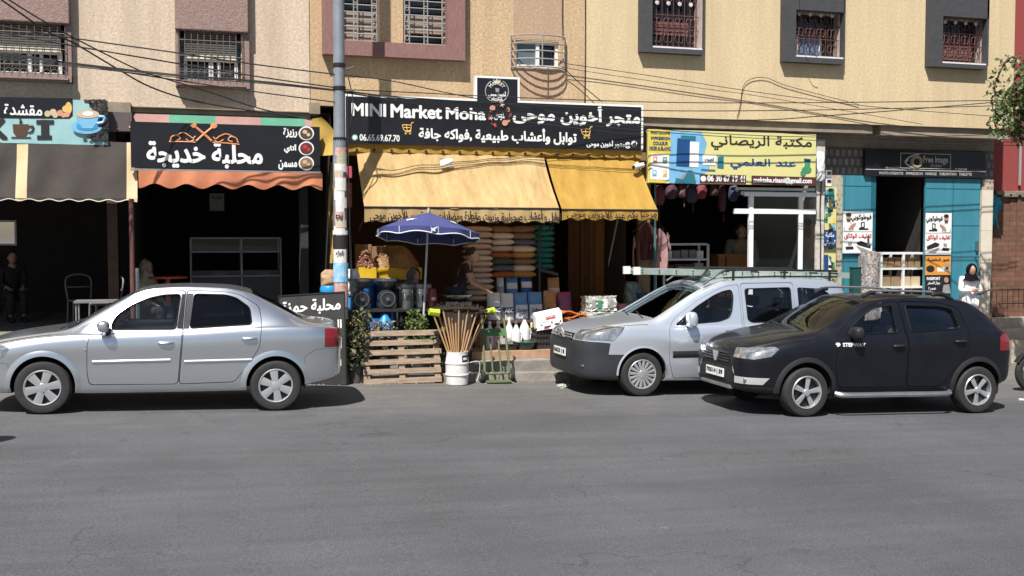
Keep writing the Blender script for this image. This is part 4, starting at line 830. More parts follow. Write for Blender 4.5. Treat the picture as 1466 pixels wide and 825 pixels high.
# dairy cafe awning: striped top, orange valance, mustard flap
og = cloth('orange_canvas', (.60, .225, .115), (.48, .165, .08)); pink_ = cloth('faded_pink_canvas', (.34, .20, .175), (.27, .15, .13)); green_ = cloth('faded_green_canvas', (.085, .26, .175), (.06, .20, .13))
aw = thing('awning', 'orange scalloped awning with a faded pink and green top around the dairy sign', 'awning', (X_(320, 16.6), 16.6, gz(1)))
x0, x1 = X_(199, 16.36), X_(462, 16.36); zt, zb = Z_(330, 244, 16.36), Z_(330, 271, 16.36)
valance(x0, x1, 16.36, zt - .02, zb, 6, .07, 72, .025).build('valance', og, aw, True)
x0, x1 = X_(187, 16.8), X_(449, 16.8); zt, zb = Z_(187, 161, 16.8), Z_(187, 184, 16.8); s_ = sheet(x0, x1, (16.95, zt), (16.72, zb), 72, 8, .012, 7); g_ = [X_(p, 16.8) for p in (244, 311, 375, 437)]
for i, f in enumerate(s_.f): xm = sum(s_.v[q][0] for q in f) / 4; s_.mi[i] = 1 if g_[0] < xm < g_[1] or g_[2] < xm < g_[3] else 0
s_.build('top_canopy', [pink_, green_], aw, True)
must = cloth('mustard_canvas', (.42, .28, .06), (.33, .21, .04))
def flap(u, v):
    a = at(447 + 8 * u, 168 + 4 * u, 16.7); b = at(449 + 33 * u, 224 - 2 * math.sin(3 * u), 16.35); a2 = at(447, 178, 16.75).lerp(at(483, 196, 16.4), u); top = a if v < .4 else a2
    p = at(447, 170, 16.75).lerp(at(460, 168, 16.55), u).lerp(at(447, 224, 16.6).lerp(at(484, 222, 16.3), u), v); p.x += .12 * math.sin(math.pi * v) * u; p.y += .03 * math.sin(8 * v + 4 * u); return p
MB().grid(flap, 12, 12).build('side_flap', must, aw, True)
MB().grid(lambda u, v: at(472 + 6 * u + 1.5 * math.sin(9 * v), 232 + 145 * v, 16.75) + Vector((0, .05 * math.sin(6 * u + 8 * v), 0)), 6, 24).build('rolled_flap', must, aw, True)
# spice shop: two yellow awnings with handwriting
yel = translucent(mat('yellow_canvas', (.68, .49, .235), (.50, .325, .13), .85, scale=2.2, bump=.8, bscale=3.5, stretch=(3.2, 1.5, .55)), (.62, .36, .11), .32); yel2 = translucent(mat('yellow_canvas_bright', (.54, .335, .065), (.42, .24, .04), .85, scale=2.2, bump=.6, bscale=3.5, stretch=(3.2, 1.5, .5)), (.6, .3, .04), .3); 
def market_awning(label, tl, tr, br, bl, m, vm, zv, n, txt, tb, sheetn):
    YT, YB = 16.80, 15.95; xl = (X_(tl[0], YT, tl[1]) + X_(bl[0], YB, bl[1])) / 2; xr = (X_(tr[0], YT, tr[1]) + X_(br[0], YB, br[1])) / 2
    zt = (Z_(*tl, YT) + Z_(*tr, YT)) / 2; zb = (Z_(*bl, YB) + Z_(*br, YB)) / 2
    a = thing('awning', label, 'awning', ((xl + xr) / 2, 16.4, gz(5))); s_ = sheet(xl, xr, (YT, zt), (YB, zb), 60, 24, .032 if sheetn == 1 else .014, 5, .05, ph=sheetn); s_.build('canopy', m, a, True)
    v_ = valance(xl, xr, YB - .004, zb + .01, zv(YB), n, .035, n * 8, .014); v_.build('valance', vm, a, True)
    MB().tube([(xl, YB, zb), (xr, YB, zb)], .018, 6).build('front_bar', darkmetal, a)
    for x in (xl + .05, xr - .05): MB().tube([(x, YB, zb), (x, 16.9, zb - .35)], .015, 6).build('arm', darkmetal, a)
    l, t, r, b = tb; YY = YB - .035; X0, X1 = X_(l, YY, (t + b) / 2), X_(r, YY, (t + b) / 2); Z0, Z1 = Z_((l + r) / 2, b, YY), Z_((l + r) / 2, t, YY); rg = random.Random(sheetn)
    letters(MB(), txt, (X0, YY, Z0), (1, 0, 0), (0, 0, 1), X1 - X0, Z1 - Z0, .018, lambda p, q: (p, q + .012 * math.sin(p * 5.3) + .006 * math.sin(p * 17))).build('lettering', ink, a, fix=False)
    return a, xl, xr, zt, zb
awL, mxl, mxr, mzt, mzb = market_awning('pale yellow wrinkled awning over the spices, left of the two yellow ones', (505, 210), (775, 222), (803, 303), (527, 293), yel, yel, lambda Y: Z_(665, 319, Y), 11, 'توابل و أعشاب صحراوية وزيوت مقطرة ومضادات حيوية عند الأخوين موحى', (530, 300, 803, 319), 1)
awR, *_r = market_awning('bright yellow awning beside the library sign, right of the two yellow ones', (781, 222), (912, 229), (943, 300), (805, 302), yel2, yel2, lambda Y: Z_(874, 316, Y), 6, 'مرحبا بكم عند الأخوين موحى', (812, 301, 940, 316), 2)
x0, x1 = X_(498, 16.78), X_(917, 16.78)
valance(x0, x1, 16.74, Z_(498, 202, 16.74), Z_(498, 218, 16.74), 18, .02, 144, .01).build('box_valance', yel2, awL, True)
for q in range(18): xx = x0 + (x1 - x0) * (q + .5) / 18; MB().lathe([(.02, -.012), (.022, 0)], (xx, 16.725, Z_(498, 216, 16.74) + .02), 10, 'y').build('eyelet', ink, awL)
MB().box(x0, x1, 16.80, 17.04, min(mzt, Z_(781, 226, 16.8)) - .02, Z_(498, 200, 16.74)).build('sun_gap_filler', yel2, awL)  # added, hidden behind the valance: keeps sun from leaking above the awnings
pane(awL, 'label_patch', [(630, 227), (648, 227), (648, 237), (630, 237)], 16.50, white)
# ---------------------------------------------------------------- shop signs
def board(name, label, cat, box, Y, d, m, pn='panel'):
    x0, x1, z0, z1 = prect(box, Y); t = thing(name, label, cat, ((x0 + x1) / 2, Y + d / 2, z0)); MB().box(x0, x1, Y, Y + d, z0, z1).build(pn, m, t); return t
def blob(parent, name, discs, Y, m, t=.003):
    mb = MB()
    for i, dd in enumerate(discs): mb.prism([at(x, y, Y - .0004 * i) for x, y in disc(*dd)], (0, t, 0))
    return mb.build(name, m, parent)
def strokes(parent, name, lines, Y, w, m):
    mb = MB()
    for i, l in enumerate(lines): mb.tube(bez([at(x, y, Y - .0006 * i) for x, y in l], 5), w, 5)
    return mb.build(name, m, parent)
glossblack = mat('gloss_black_panel', (.010, .010, .013), rough=.28, c2=(.014, .014, .018), scale=3)
teal_p = mat('teal_print', (.22, .42, .44), (.34, .52, .52), .5, scale=2); blue_p = mat('blue_print', (.05, .30, .58), rough=.45); sky_p = mat('sky_print', (.20, .47, .70), rough=.45); navy_p = mat('navy_print', (.012, .07, .22), rough=.45)
brown_p = mat('bean_brown_print', (.05, .025, .015), (.10, .055, .035), .5, scale=60); beige_p = mat('beige_print', (.60, .46, .30), rough=.5); green_p = mat('green_print', (.06, .28, .14), rough=.5); yel_p = mat('lemon_print', (.64, .60, .26), (.60, .55, .23), .5, scale=2); yel_s = mat('yellow_print', (.75, .58, .06), rough=.5)
red_p = mat('red_print', (.50, .03, .035), rough=.5); maroon_p = mat('maroon_print', (.10, .03, .025), rough=.5); tealdk = mat('deep_teal_print', (.02, .17, .22), rough=.5); grey_p = mat('grey_print', (.30, .30, .30), rough=.5); peach_p = mat('peach_print', (.62, .30, .18), rough=.5)
# coffee cup sign
Y = 16.60; s = board('shop_sign', 'teal coffee sign with a blue cup and coffee beans, leftmost above the brown awning', 'shop sign', (-70, 137, 154, 203), Y, .09, teal_p); y = Y - .004
pane(s, 'name_panel', [(-66, 138), (104, 141), (104, 166), (99, 170), (-66, 169)], y, glossblack); T(s, 'مقشدة', (6, 150, 60, 165), y - .004, white, .03)
blob(s, 'juice_glass', [(94, 156, 5), (98, 155, 5, 12, 9)], y - .006, gold_m); blob(s, 'fruit', [(68, 163, 4.5), (76, 161, 5), (79, 165, 4)], y - .006, beige_p); blob(s, 'fruit', [(86, 162, 4.5), (91, 165, 3.5), (96, 164, 4)], y - .007, peach_p)
rg = random.Random(5); bl = []; b2 = []
for q in range(130):
    yy = rg.uniform(144, 202); xx = rg.uniform(118 + 26 * math.sin((yy - 142) / 60 * 3.1), 153)
    (bl if q % 2 else b2).append((xx, yy, 3.2, 8, 2.3))
blob(s, 'coffee_beans', bl, y, brown_p); blob(s, 'coffee_beans', b2, y - .03 * .5, ink)
blob(s, 'saucer', [(124, 182, 22, 24, 10)], y - .034, sky_p); blob(s, 'saucer_well', [(125, 181, 16, 20, 6)], y - .038, blue_p)
pane(s, 'cup', [(109, 164)] + [(142 - 0, 164)] + [(139, 175), (133, 184), (118, 184), (111, 175)], y - .042, sky_p); strokes(s, 'cup_handle', [[(141, 167), (149, 168), (148, 175), (139, 177)]], y - .042, .022, sky_p)
blob(s, 'coffee_foam', [(125.5, 163.5, 16.5, 20, 6)], y - .047, beige_p); blob(s, 'coffee_foam', [(126, 163, 8, 14, 3.4)], y - .05, white)
T(s, 'I', (60, 173, 69, 198), y - .004, ink, .05); pane(s, 'letter_serif', [(52, 172), (77, 172), (77, 178), (52, 178)], y - .006, ink); pane(s, 'letter_serif', [(53, 194), (74, 194), (74, 200), (53, 200)], y - .006, ink); T(s, 'K', (-14, 172, 9, 198), y - .004, ink, .08)
pane(s, 'bean_cup', [(18, 178), (42, 178), (40, 190), (36, 195), (23, 195), (19, 190)], y - .006, brown_p); strokes(s, 'bean_cup_handle', [[(41, 180), (47, 181), (46, 187), (40, 189)], [(28, 176), (30, 173), (28, 170)]], y - .006, .014, brown_p); pane(s, 'bean_saucer', [(16, 196), (44, 196), (44, 198), (16, 198)], y - .006, brown_p)
# dairy sign
Y = 16.40; s = board('shop_sign', 'black dairy cafe sign with crossed orange fork and spoon', 'shop sign', (187, 174, 458, 240), Y, .07, glossblack); y = Y - .004
x0, x1, z0, z1 = prect((186, 173, 459, 241), Y); MB().box(x0, x1, Y - .012, Y + .072, z0 - .03, z0 - .001).build('edge_strip', alu, s)
T(s, 'محلبة خديجة', (211, 205, 375, 240), y, white, .035)
strokes(s, 'crossed_cutlery', [[(281, 202), (292, 192), (303, 183)], [(303, 202), (292, 192), (280, 182)], [(280, 182), (275, 177)], [(281, 180), (277, 176)], [(278, 183), (273, 179)]], y, .018, orange_m); blob(s, 'spoon_bowl', [(306, 180, 5, 14, 4)], y - .006, orange_m)
strokes(s, 'ornament', [[(242, 203), (262, 203), (280, 204)], [(343, 207), (322, 205), (304, 204)], [(244, 202), (246, 196), (254, 194), (258, 199), (252, 201)], [(252, 194), (262, 190), (270, 194), (276, 198), (280, 195)], [(266, 199), (272, 203), (278, 200)], [(341, 205), (338, 198), (330, 196), (327, 201), (333, 203)], [(334, 196), (324, 192), (315, 195), (309, 199), (305, 196)], [(320, 200), (313, 204), (307, 201)]], y, .010, orange_m)
for i, (t, bx) in enumerate((('رزيزة', (406, 184, 425, 197)), ('أتاي', (407, 207, 424, 219)), ('مسمن', (399, 230, 425, 243)))):
    T(s, t, bx, y, white, .04); cy = (191, 212.5, 234)[i]; cx = 438.5; blob(s, 'dish_picture', [(cx, cy, 11, 22, 10)], y, white); blob(s, 'dish', [(cx, cy, 9, 20, 8.2)], y - .005, (brown_p, maroon_p, mat('pancake_print', (.30, .17, .08), (.18, .10, .05), .6, scale=40))[i]); blob(s, 'dish', [(cx - 2, cy - 2, 3.4, 12, 3), (cx + 3, cy + 2, 2.6)], y - .009, (beige_p, red_p, beige_p)[i])
# market sign
Y = 16.70; xL, xR = X_(495, Y, 170), X_(918, Y, 180); zt, zb = Z_(495, 138, Y), Z_(495, 205, Y)
s = thing('shop_sign', 'long black spice market sign with white lettering and a raised emblem tab', 'shop sign', ((xL + xR) / 2, Y, zb)); MB().box(xL, xR, Y, Y + .10, zb, zt).build('panel', glossblack, s)
ta, tb_ = X_(683, Y, 125), X_(741, Y, 125); ztt = Z_(683, 111.5, Y); MB().box(ta, tb_, Y + .001, Y + .098, zt + .001, ztt).build('emblem_tab', glossblack, s)
e = MB(); w_ = .035; e.box(xL - w_, xL - .001, Y - .004, Y + .11, zb, zt + w_); e.box(xR + .001, xR + w_, Y - .004, Y + .11, zb, zt + w_); e.box(xL, ta - .001, Y - .004, Y + .11, zt + .002, zt + w_); e.box(tb_ + .001, xR, Y - .004, Y + .11, zt + .002, zt + w_); e.box(ta - w_, ta - .001, Y - .005, Y + .11, zt + w_ + .001, ztt + w_); e.box(tb_ + .001, tb_ + w_, Y - .005, Y + .11, zt + w_ + .001, ztt + w_); e.box(ta, tb_, Y - .005, Y + .11, ztt + .002, ztt + w_); e.build('white_edge', white, s)
y = Y - .004
T(s, 'MINI', (504, 149, 552, 166), y, white, .05); T(s, 'Market', (560, 151, 632, 169), y, white, .05); T(s, 'Moha', (639, 155, 695, 171), y, white, .05)
T(s, 'متجر أخوين موحى', (735, 152, 916, 179), y, white, .035); T(s, 'توابل وأعشاب طبيعية ,فواكه جافة', (600, 183, 825, 205), y, white, .03)
T(s, '06.65.69.67.70', (515, 193, 572, 202), y, white, .03); T(s, '@متجر أخوين موحى', (840, 201, 902, 212), y, white, .03)
blob(s, 'phone_badge', [(508, 197, 4.4)], y, mat('badge_green', (.20, .42, .36), rough=.5)); blob(s, 'phone_badge', [(508, 197, 3)], y - .004, white); blob(s, 'note_badge', [(908, 206, 4.2)], y, white); T(s, 'd', (906, 203, 910, 209), y - .005, ink, .08)
def cart(cx, cy, k, m):
    strokes(s, 'trolley_emblem', [[(cx - 8 * k, cy - 5 * k), (cx + 4 * k, cy - 4 * k), (cx + 3 * k, cy + 3 * k), (cx - 5 * k, cy + 3 * k), (cx - 8 * k, cy - 5 * k)], [(cx + 4 * k, cy - 4 * k), (cx + 6 * k, cy - 8 * k), (cx + 8 * k, cy - 8 * k)], [(cx - 6 * k, cy - 1 * k), (cx + 3 * k, cy - 1 * k)], [(cx - 2 * k, cy - 5 * k), (cx - 1 * k, cy + 3 * k)], [(cx + 3 * k, cy + 3 * k), (cx + 4 * k, cy + 5 * k), (cx - 4 * k, cy + 5 * k)]], y, .008, m); [blob(s, 'trolley_wheel', [(cx + d * k, cy + 7 * k, 1.6 * k)], y, m) for d in (-3, 3)]
cart(584, 184, 1, gold_m); cart(840, 190, 1, gold_m)
cx, cy = 711.5, 131
strokes(s, 'laurel_ring', [[(cx + 16.5 * math.cos(a), cy + 16.5 * math.sin(a)) for a in [R(-60 + 300 * q / 20) for q in range(21)]]], y, .010, grey_p)
pane(s, 'crown', [(707, 119), (716, 119), (717, 113.5), (714, 116), (711.5, 112.5), (709, 116), (706, 113.5)], y, beige_p); 
def arcword(txt, cx, cy, r, a0, a1, h):
    A = at(cx, cy, y); sc = (at(cx + 1, cy, y) - A).x; mb = MB(); letters(mb, txt, (0, y, 0), (1, 0, 0), (0, 0, 1), 1, h * sc, .02); out = []
    for p in mb.v: t = R(a0 + (a1 - a0) * p[0]); rr = r * sc + p[2]; out.append((A.x + rr * math.cos(t), p[1], A.z + rr * math.sin(t)))
    mb.v = out; mb.build('lettering', white, s, fix=False)
arcword('MARKET', cx, cy, 9.5, 150, 30, 4.5); T(s, 'أخوين موحى', (699, 131, 724, 140), y, white, .04); T(s, 'MOHA', (704, 141, 720, 145), y, white, .05); pane(s, 'trolley_emblem', [(709, 126), (715, 127), (714, 132), (710, 132)], y, grey_p)
cx, cy = 715, 165; rg = random.Random(2)
for q in range(26):
    a = rg.uniform(0, 6.28); rr = 14 + rg.uniform(-1.5, 2); blob(s, 'spice_wreath', [(cx + rr * math.cos(a), cy + rr * 1.05 * math.sin(a), rg.uniform(1.2, 2.4), 7)], y - .0006 * q, (maroon_p, peach_p, brown_p, red_p)[q % 4])
blob(s, 'orange_slice', [(705, 155, 4)], y - .02, peach_p); blob(s, 'orange_slice', [(723, 176, 4.2)], y - .02, peach_p)
for (fx, fy) in ((719, 150), (703, 169)): pane(s, 'star_anise', [(fx + (4.4 if q % 2 == 0 else 1.6) * math.cos(R(36 * q)), fy + (4.4 if q % 2 == 0 else 1.6) * math.sin(R(36 * q))) for q in range(10)], y - .024, beige_p)
T(s, 'أخوين', (710, 162, 721, 166), y, white, .05); T(s, 'موحى', (708, 166, 722, 172), y, white, .05)
# yellow library sign
Y = 16.88; s = board('shop_sign', 'lemon yellow and blue bookshop sign with a printer picture', 'shop sign', (928, 185, 1168, 262), Y, .09, yel_p); y = Y - .004
pane(s, 'blue_field', [(958, 186.5), (1004, 188.5), (1012, 205), (1008, 222), (1016, 240), (1006, 252), (1002, 264), (958, 262)], y, sky_p)
pane(s, 'yellow_field', [(929, 186), (960, 187), (960, 216), (929, 215)], y - .004, yel_s); pane(s, 'yellow_field', [(929, 216), (960, 217), (952, 262), (929, 261)], y - .004, yel_s)
for t, bx in (('PHOTOCOPIE', (932, 188, 959, 192)), ('IMPRESSION', (932, 196, 959, 200)), ('COULEUR', (935, 203, 956, 207.5)), ('NOIR & BLANC', (930, 210, 960, 214.5))): T(s, t, bx, y - .009, navy_p, .05)
pane(s, 'icon_card', [(932, 220), (956, 220), (958, 222), (958, 256), (956, 258), (931, 257)], y - .009, white)
for (ix, iy, m_) in ((935, 224, peach_p), (949, 225, green_p), (934, 243, sky_p), (949, 244, gold_m)): pane(s, 'file_icon', [(ix, iy), (ix + 6, iy), (ix + 6, iy + 9), (ix, iy + 9)], y - .014, m_)
for t, ix, iy in (('A', 936, 226), ('X', 950, 227), ('W', 935, 245), ('P', 950, 246)): T(s, t, (ix, iy, ix + 4, iy + 5), y - .019, white, .06)
pane(s, 'printer_picture', [(970, 198), (988, 199), (987, 239), (968, 238)], y - .005, navy_p); pane(s, 'printer_picture', [(988, 203), (1001, 204), (1000, 240), (987, 239)], y - .006, white); pane(s, 'printer_picture', [(975, 194), (996, 195), (996, 201), (975, 200)], y - .009, tealdk)
blob(s, 'books_picture', [(972, 258, 4), (980, 254, 5), (988, 250, 6), (992, 258, 5)], y - .008, grey_p); pane(s, 'books_picture', [(966, 262), (968, 255), (978, 257), (984, 246), (994, 249), (996, 262)], y - .012, tealdk)
pane(s, 'screen_picture', [(1006, 222), (1026, 223), (1025, 237), (1006, 236)], y - .005, white); T(s, 'الحـوت', (1009, 226, 1022, 232), y - .010, ink, .03); pane(s, 'screen_picture', [(1004, 242), (1024, 243), (1024, 245), (1004, 244)], y - .006, tealdk); pane(s, 'phone_picture', [(1028, 225), (1036, 224), (1036, 241), (1027, 240)], y - .006, tealdk)
T(s, 'مكتبة الريصاني', (1018, 195, 1162, 216), y, mat('olive_black_print', (.03, .03, .02), rough=.5), .02); T(s, 'عند العلمي', (1046, 228, 1139, 243), y, navy_p, .03)
pane(s, 'phone_strip', [(1002, 250), (1068, 251), (1068, 263), (1002, 262)], y - .005, maroon_p); T(s, '06 30 67 19 41', (1013, 251.5, 1066, 260), y - .01, white, .05); blob(s, 'phone_badge', [(1007, 256, 4)], y - .01, white)
pane(s, 'mail_strip', [(1076, 251.5), (1168, 254), (1168, 266), (1076, 264.5)], y - .005, maroon_p); T(s, 'maktaba.risani@gmail.com', (1079, 254.5, 1162, 264), y - .01, white, .04)
blob(s, 'student_picture', [(1156, 235, 4), (1155, 243, 7, 12, 5), (1150, 248, 4)], y - .006, green_p); pane(s, 'student_picture', [(1151, 227), (1161, 228), (1159, 233), (1152, 232)], y - .009, navy_p)
# photo studio sign
Y = YG - .12; s = board('shop_sign', 'black photo studio sign with a silver eye emblem above the teal doors', 'shop sign', (1239, 213, 1411, 252), Y, .09, glossblack); y = Y - .004
gs = mat('silver_print', (.52, .51, .49), rough=.4); bz = mat('bronze_print', (.35, .28, .17), rough=.4)
x0, x1, z0, z1 = prect((1239, 242, 1411, 243), Y); MB().box(x0, x1, Y - .006, Y - .001, z0, z0 + .014).build('rule', gs, s)
l = MB(); a, b, c, d = prect((1289, 219, 1361, 241), Y); frame_strip(l, a, b, c, d, Y - .006, Y - .001, .011); l.build('emblem_frame', gs, s)
strokes(s, 'eye_emblem', [[(1318, 242), (1306, 240), (1296, 232), (1304, 224), (1316, 221)], [(1296, 232), (1300, 229)]], y, .016, gs); strokes(s, 'eye_iris', [[(1312 + 6.5 * math.cos(t), 232 + 7 * math.sin(t)) for t in [R(36 * q) for q in range(11)]]], y, .035, bz); blob(s, 'eye_pupil', [(1312, 232, 2.4)], y - .03, ink)
T(s, 'Free Image', (1322, 224, 1357, 236), y, gs, .02); T(s, 'STUDIO', (1332, 236, 1348, 239.5), y, gs, .03); T(s, '06 6180327', (1268, 239, 1288, 242), y, grey_p, .03); T(s, '05 35572180', (1367, 241, 1384, 244), y, grey_p, .03)
for t, a, b in (("PHOTO D'IDENTITE", 1259, 1293), ('IMPRESSION', 1297, 1321), ('MARIAGE', 1325, 1341), ('SUBLIMATION', 1345, 1369), ('TABLETTE', 1373, 1391)): T(s, t, (a, 246.2 + (a - 1259) * .014, b, 250 + (a - 1259) * .014), y, gs, .02)
# tall book sign on the post
Y = YG - .16; s = board('shop_sign', 'tall narrow yellow sign with school things and a dark blue name plate', 'shop sign', (1178, 268, 1197, 404), Y, .05, yel_p); y = Y - .004
rg = random.Random(11)
for q in range(22):
    ax, ay = rg.uniform(1181, 1194), (rg.uniform(272, 324) if q < 13 else rg.uniform(360, 402)); pane(s, 'school_things_picture', [(ax - rg.uniform(1, 3), ay - rg.uniform(2, 6)), (ax + 2, ay - 4), (ax + rg.uniform(1, 3), ay + rg.uniform(2, 5)), (ax - 2, ay + 4)], y - .002 * q, (tealdk, sky_p, green_p, yel_s, navy_p)[q % 5])
pane(s, 'satchel_picture', [(1187, 271), (1194, 270), (1195, 284), (1186, 286)], y - .05, tealdk); pane(s, 'name_plate', [(1178.5, 329), (1197, 330), (1197, 355), (1178.5, 354)], y - .05, navy_p); T(s, 'مكتبة', (1182, 333, 1194, 341), y - .056, white, .03); T(s, 'الريصاني', (1180, 344, 1196, 352), y - .056, white, .03)
pane(s, 'printer_picture', [(1180, 365), (1186, 365), (1185, 392), (1180, 392)], y - .05, navy_p); pane(s, 'printer_picture', [(1186.5, 367), (1190, 367), (1190, 392), (1186, 392)], y - .05, white)
# teal doors with posters
tealm = mat('teal_door_paint', (.05, .235, .305), (.04, .185, .245), .45, scale=3, bump=.08, stretch=(2, 2, .3)); tealm2 = mat('dark_teal_edge', (.012, .12, .16), rough=.5)
def door_leaf(label, px, Y, seams, rounded=False):
    x0, x1, z0, z1 = prect(px, Y); t = thing('shop_door', label, 'door', ((x0 + x1) / 2, Y, z0)); m = MB(); m.box(x0, x1, Y, Y + .05, z0, z1); m.build('leaf', tealm, t)
    r = MB()
    for sx in seams: xx = X_(sx, Y); r.box(xx - .006, xx + .006, Y - .006, Y - .001, z0, z1)
    for zz in (z1 - .2, z0 + (z1 - z0) * .62): r.box(x0, x1, Y - .005, Y - .001, zz - .006, zz + .006)
    r.build('seam', tealm2, t); MB().box(x1 - .10, x1 - .05, Y - .05, Y - .001, z0 + 1.0, z0 + 1.2, .01).build('handle', steel, t); return t
d1 = door_leaf('teal metal shop door leaf left of the dark studio doorway, poster on it', (1207, 251, 1246, 428), YG - .06, (1209,))
x0 = X_(1246, YG - .06); MB().box(x0 + .002, X_(1254, YG - .06), YG - .055, YG - .02, Z_(1207, 428, YG), Z_(1207, 252, YG)).build('door_edge', tealm2, d1)
d2 = door_leaf('wide double teal metal shop door leaf right of the dark studio doorway', (1324, 255, 1402, 433), YG - .06, (1364,))
def copy_poster(label, px, flip):
    Y = YG - .10; s = board('poster', label, 'poster', px, Y, .012, white); y = Y - .003; l, t, r, b = px; w = r - l; f = (lambda q: r - (q - l)) if flip else (lambda q: q); h = b - t
    def fx(p): return [(f(l + u * w), t + v * h) for u, v in p]
    pane(s, 'man_picture', fx([(.02, .46), (.06, .30), (.14, .25), (.26, .25), (.34, .33), (.36, .46)]), y, grey_p); pane(s, 'man_picture', fx([(.05, .31), (.13, .26), (.24, .26), (.31, .33), (.31, .46), (.06, .46)]), y - .003, white)
    c = at(f(l + .19 * w), t + .14 * h, y); 
    blob(s, 'man_face', [(f(l + .19 * w), t + .15 * h, w * .085, 14, h * .085)], y - .004, skin_m); blob(s, 'man_hair', [(f(l + .19 * w), t + .075 * h, w * .095, 12, h * .045)], y - .007, ink); pane(s, 'man_beard', fx([(.12, .18), (.26, .18), (.24, .235), (.14, .235)]), y - .008, brown_p)
    pane(s, 'man_arm', fx([(.24, .34), (.42, .26), (.44, .29), (.26, .44), (.18, .42)]), y - .009, skin_m)
    tx = (l + .28 * w, t + .07 * h, l + .96 * w, t + .24 * h) if not flip else (l + .03 * w, t + .07 * h, l + .66 * w, t + .24 * h)
    T(s, 'فوطوكوبي', tx, y, ink, .03); pane(s, 'copier_picture', fx([(.60, .26), (.74, .24), (.74, .40), (.86, .40), (.86, .44), (.54, .44), (.54, .40), (.62, .36)]), y, ink); pane(s, 'copier_picture', fx([(.65, .28), (.71, .275), (.70, .36), (.65, .37)]), y - .004, white)
    pane(s, 'rule', [(l, t + .475 * h), (r, t + .475 * h), (r, t + .485 * h), (l, t + .485 * h)], y, grey_p); T(s, 'تغليف الوثائق', (l + .04 * w, t + .52 * h, l + .96 * w, t + .66 * h), y, red_p, .03)
    pane(s, 'machine_picture', fx([(.45, .74), (.62, .70), (.95, .80), (.93, .88), (.80, .86), (.5, .80)]), y, ink); pane(s, 'machine_picture', fx([(.08, .84), (.34, .83), (.36, .90), (.10, .91)]), y, ink); pane(s, 'machine_picture', fx([(.16, .74), (.30, .72), (.30, .80), (.18, .82)]), y, grey_p); pane(s, 'machine_picture', fx([(.45, .82), (.70, .88), (.90, .94), (.62, .95)]), y - .004, grey_p)
    return s
copy_poster('white photocopy poster with a man pointing, on the teal door left of the doorway', (1207, 303, 1249, 363), False)
copy_poster('white photocopy poster with a man pointing, on the teal door right of the doorway', (1325, 305, 1362, 365), True)
Y = YG - .13; s = board('poster', 'orange identity photo poster below the right photocopy poster', 'poster', (1325, 367, 1361, 394), Y, .012, mat('amber_print', (.72, .30, .05), rough=.5)); y = Y - .003
T(s, 'صور شخصية', (1328, 369, 1359, 375), y, ink, .03); blob(s, 'camera_picture', [(1332, 385, 6, 12, 5), (1334, 386, 3)], y, ink); pane(s, 'portrait_picture', [(1342, 383), (1352, 383), (1352, 389), (1342, 389)], y, white); pane(s, 'portrait_picture', [(1353, 379), (1359, 379), (1359, 389), (1353, 389)], y, grey_p); blob(s, 'portrait_head', [(1356, 384, 1.8)], y - .004, ink)
s = board('poster', 'black passport photo poster under the orange one', 'poster', (1325, 395, 1361, 424), Y, .012, glossblack); T(s, 'PASSPORT', (1327, 397, 1346, 401), y, white, .06); T(s, 'جواز السفر', (1328, 403, 1346, 408), y, white, .03); T(s, 'عمرة', (1329, 411, 1340, 416), y, white, .03)
blob(s, 'man_picture', [(1355, 401, 3.2, 12, 4)], y, skin_m); pane(s, 'man_picture', [(1349, 420), (1351, 408), (1359, 407), (1361, 420)], y, grey_p)
# hand painted board leaning at the kerb
q = [at(399, 424, 15.62), at(493, 418, 15.30), at(496, 548, 15.22), at(398, 548, 15.55)]; q[2].z = gz(q[2].x) + .005; q[3].z = gz(q[3].x) + .005
cb = thing('chalk_board', 'black hand painted standing board with white Arabic writing, behind the silver saloon', 'sign board', ((q[2] + q[3]) / 2)); nrm = (q[1] - q[0]).cross(q[3] - q[0]).normalized(); nrm = nrm if nrm.y < 0 else -nrm
MB().prism(q, -nrm * .03).build('panel', mat('painted_black_board', (.018, .018, .018), (.035, .034, .032), .7, scale=4), cb)
fr = MB(); 
for a, b in ((0, 1), (1, 2), (2, 3), (3, 0)): fr.tube([q[a], q[b]], .014, 4)
fr.build('frame', darkmetal, cb)
ux = (q[1] - q[0]); uw = ux.length; ux.normalize(); uz = (q[0] - q[3]).normalized(); O = q[0] + nrm * .005
def chalk(t, a, b, c, d): letters(MB(), t, O + ux * (a * uw) - uz * d, ux, uz, (b - a) * uw, d - c, .03).build('lettering', white, cb, fix=False)
chalk('محلبة حمزة', .06, .94, .08, .30); chalk('الحريرة', .55, .96, .40, .56); chalk('المحنشة', .50, .96, .66, .82); chalk('الخبز', .62, .96, .98, 1.10)
pn = MB(); o2 = O + ux * (.66 * uw) - uz * .94; pn.prism([o2, o2 + ux * .2, o2 + ux * .24 + uz * .1, o2 + ux * .02 + uz * .12], nrm * .003).build('torn_paper', white, cb)
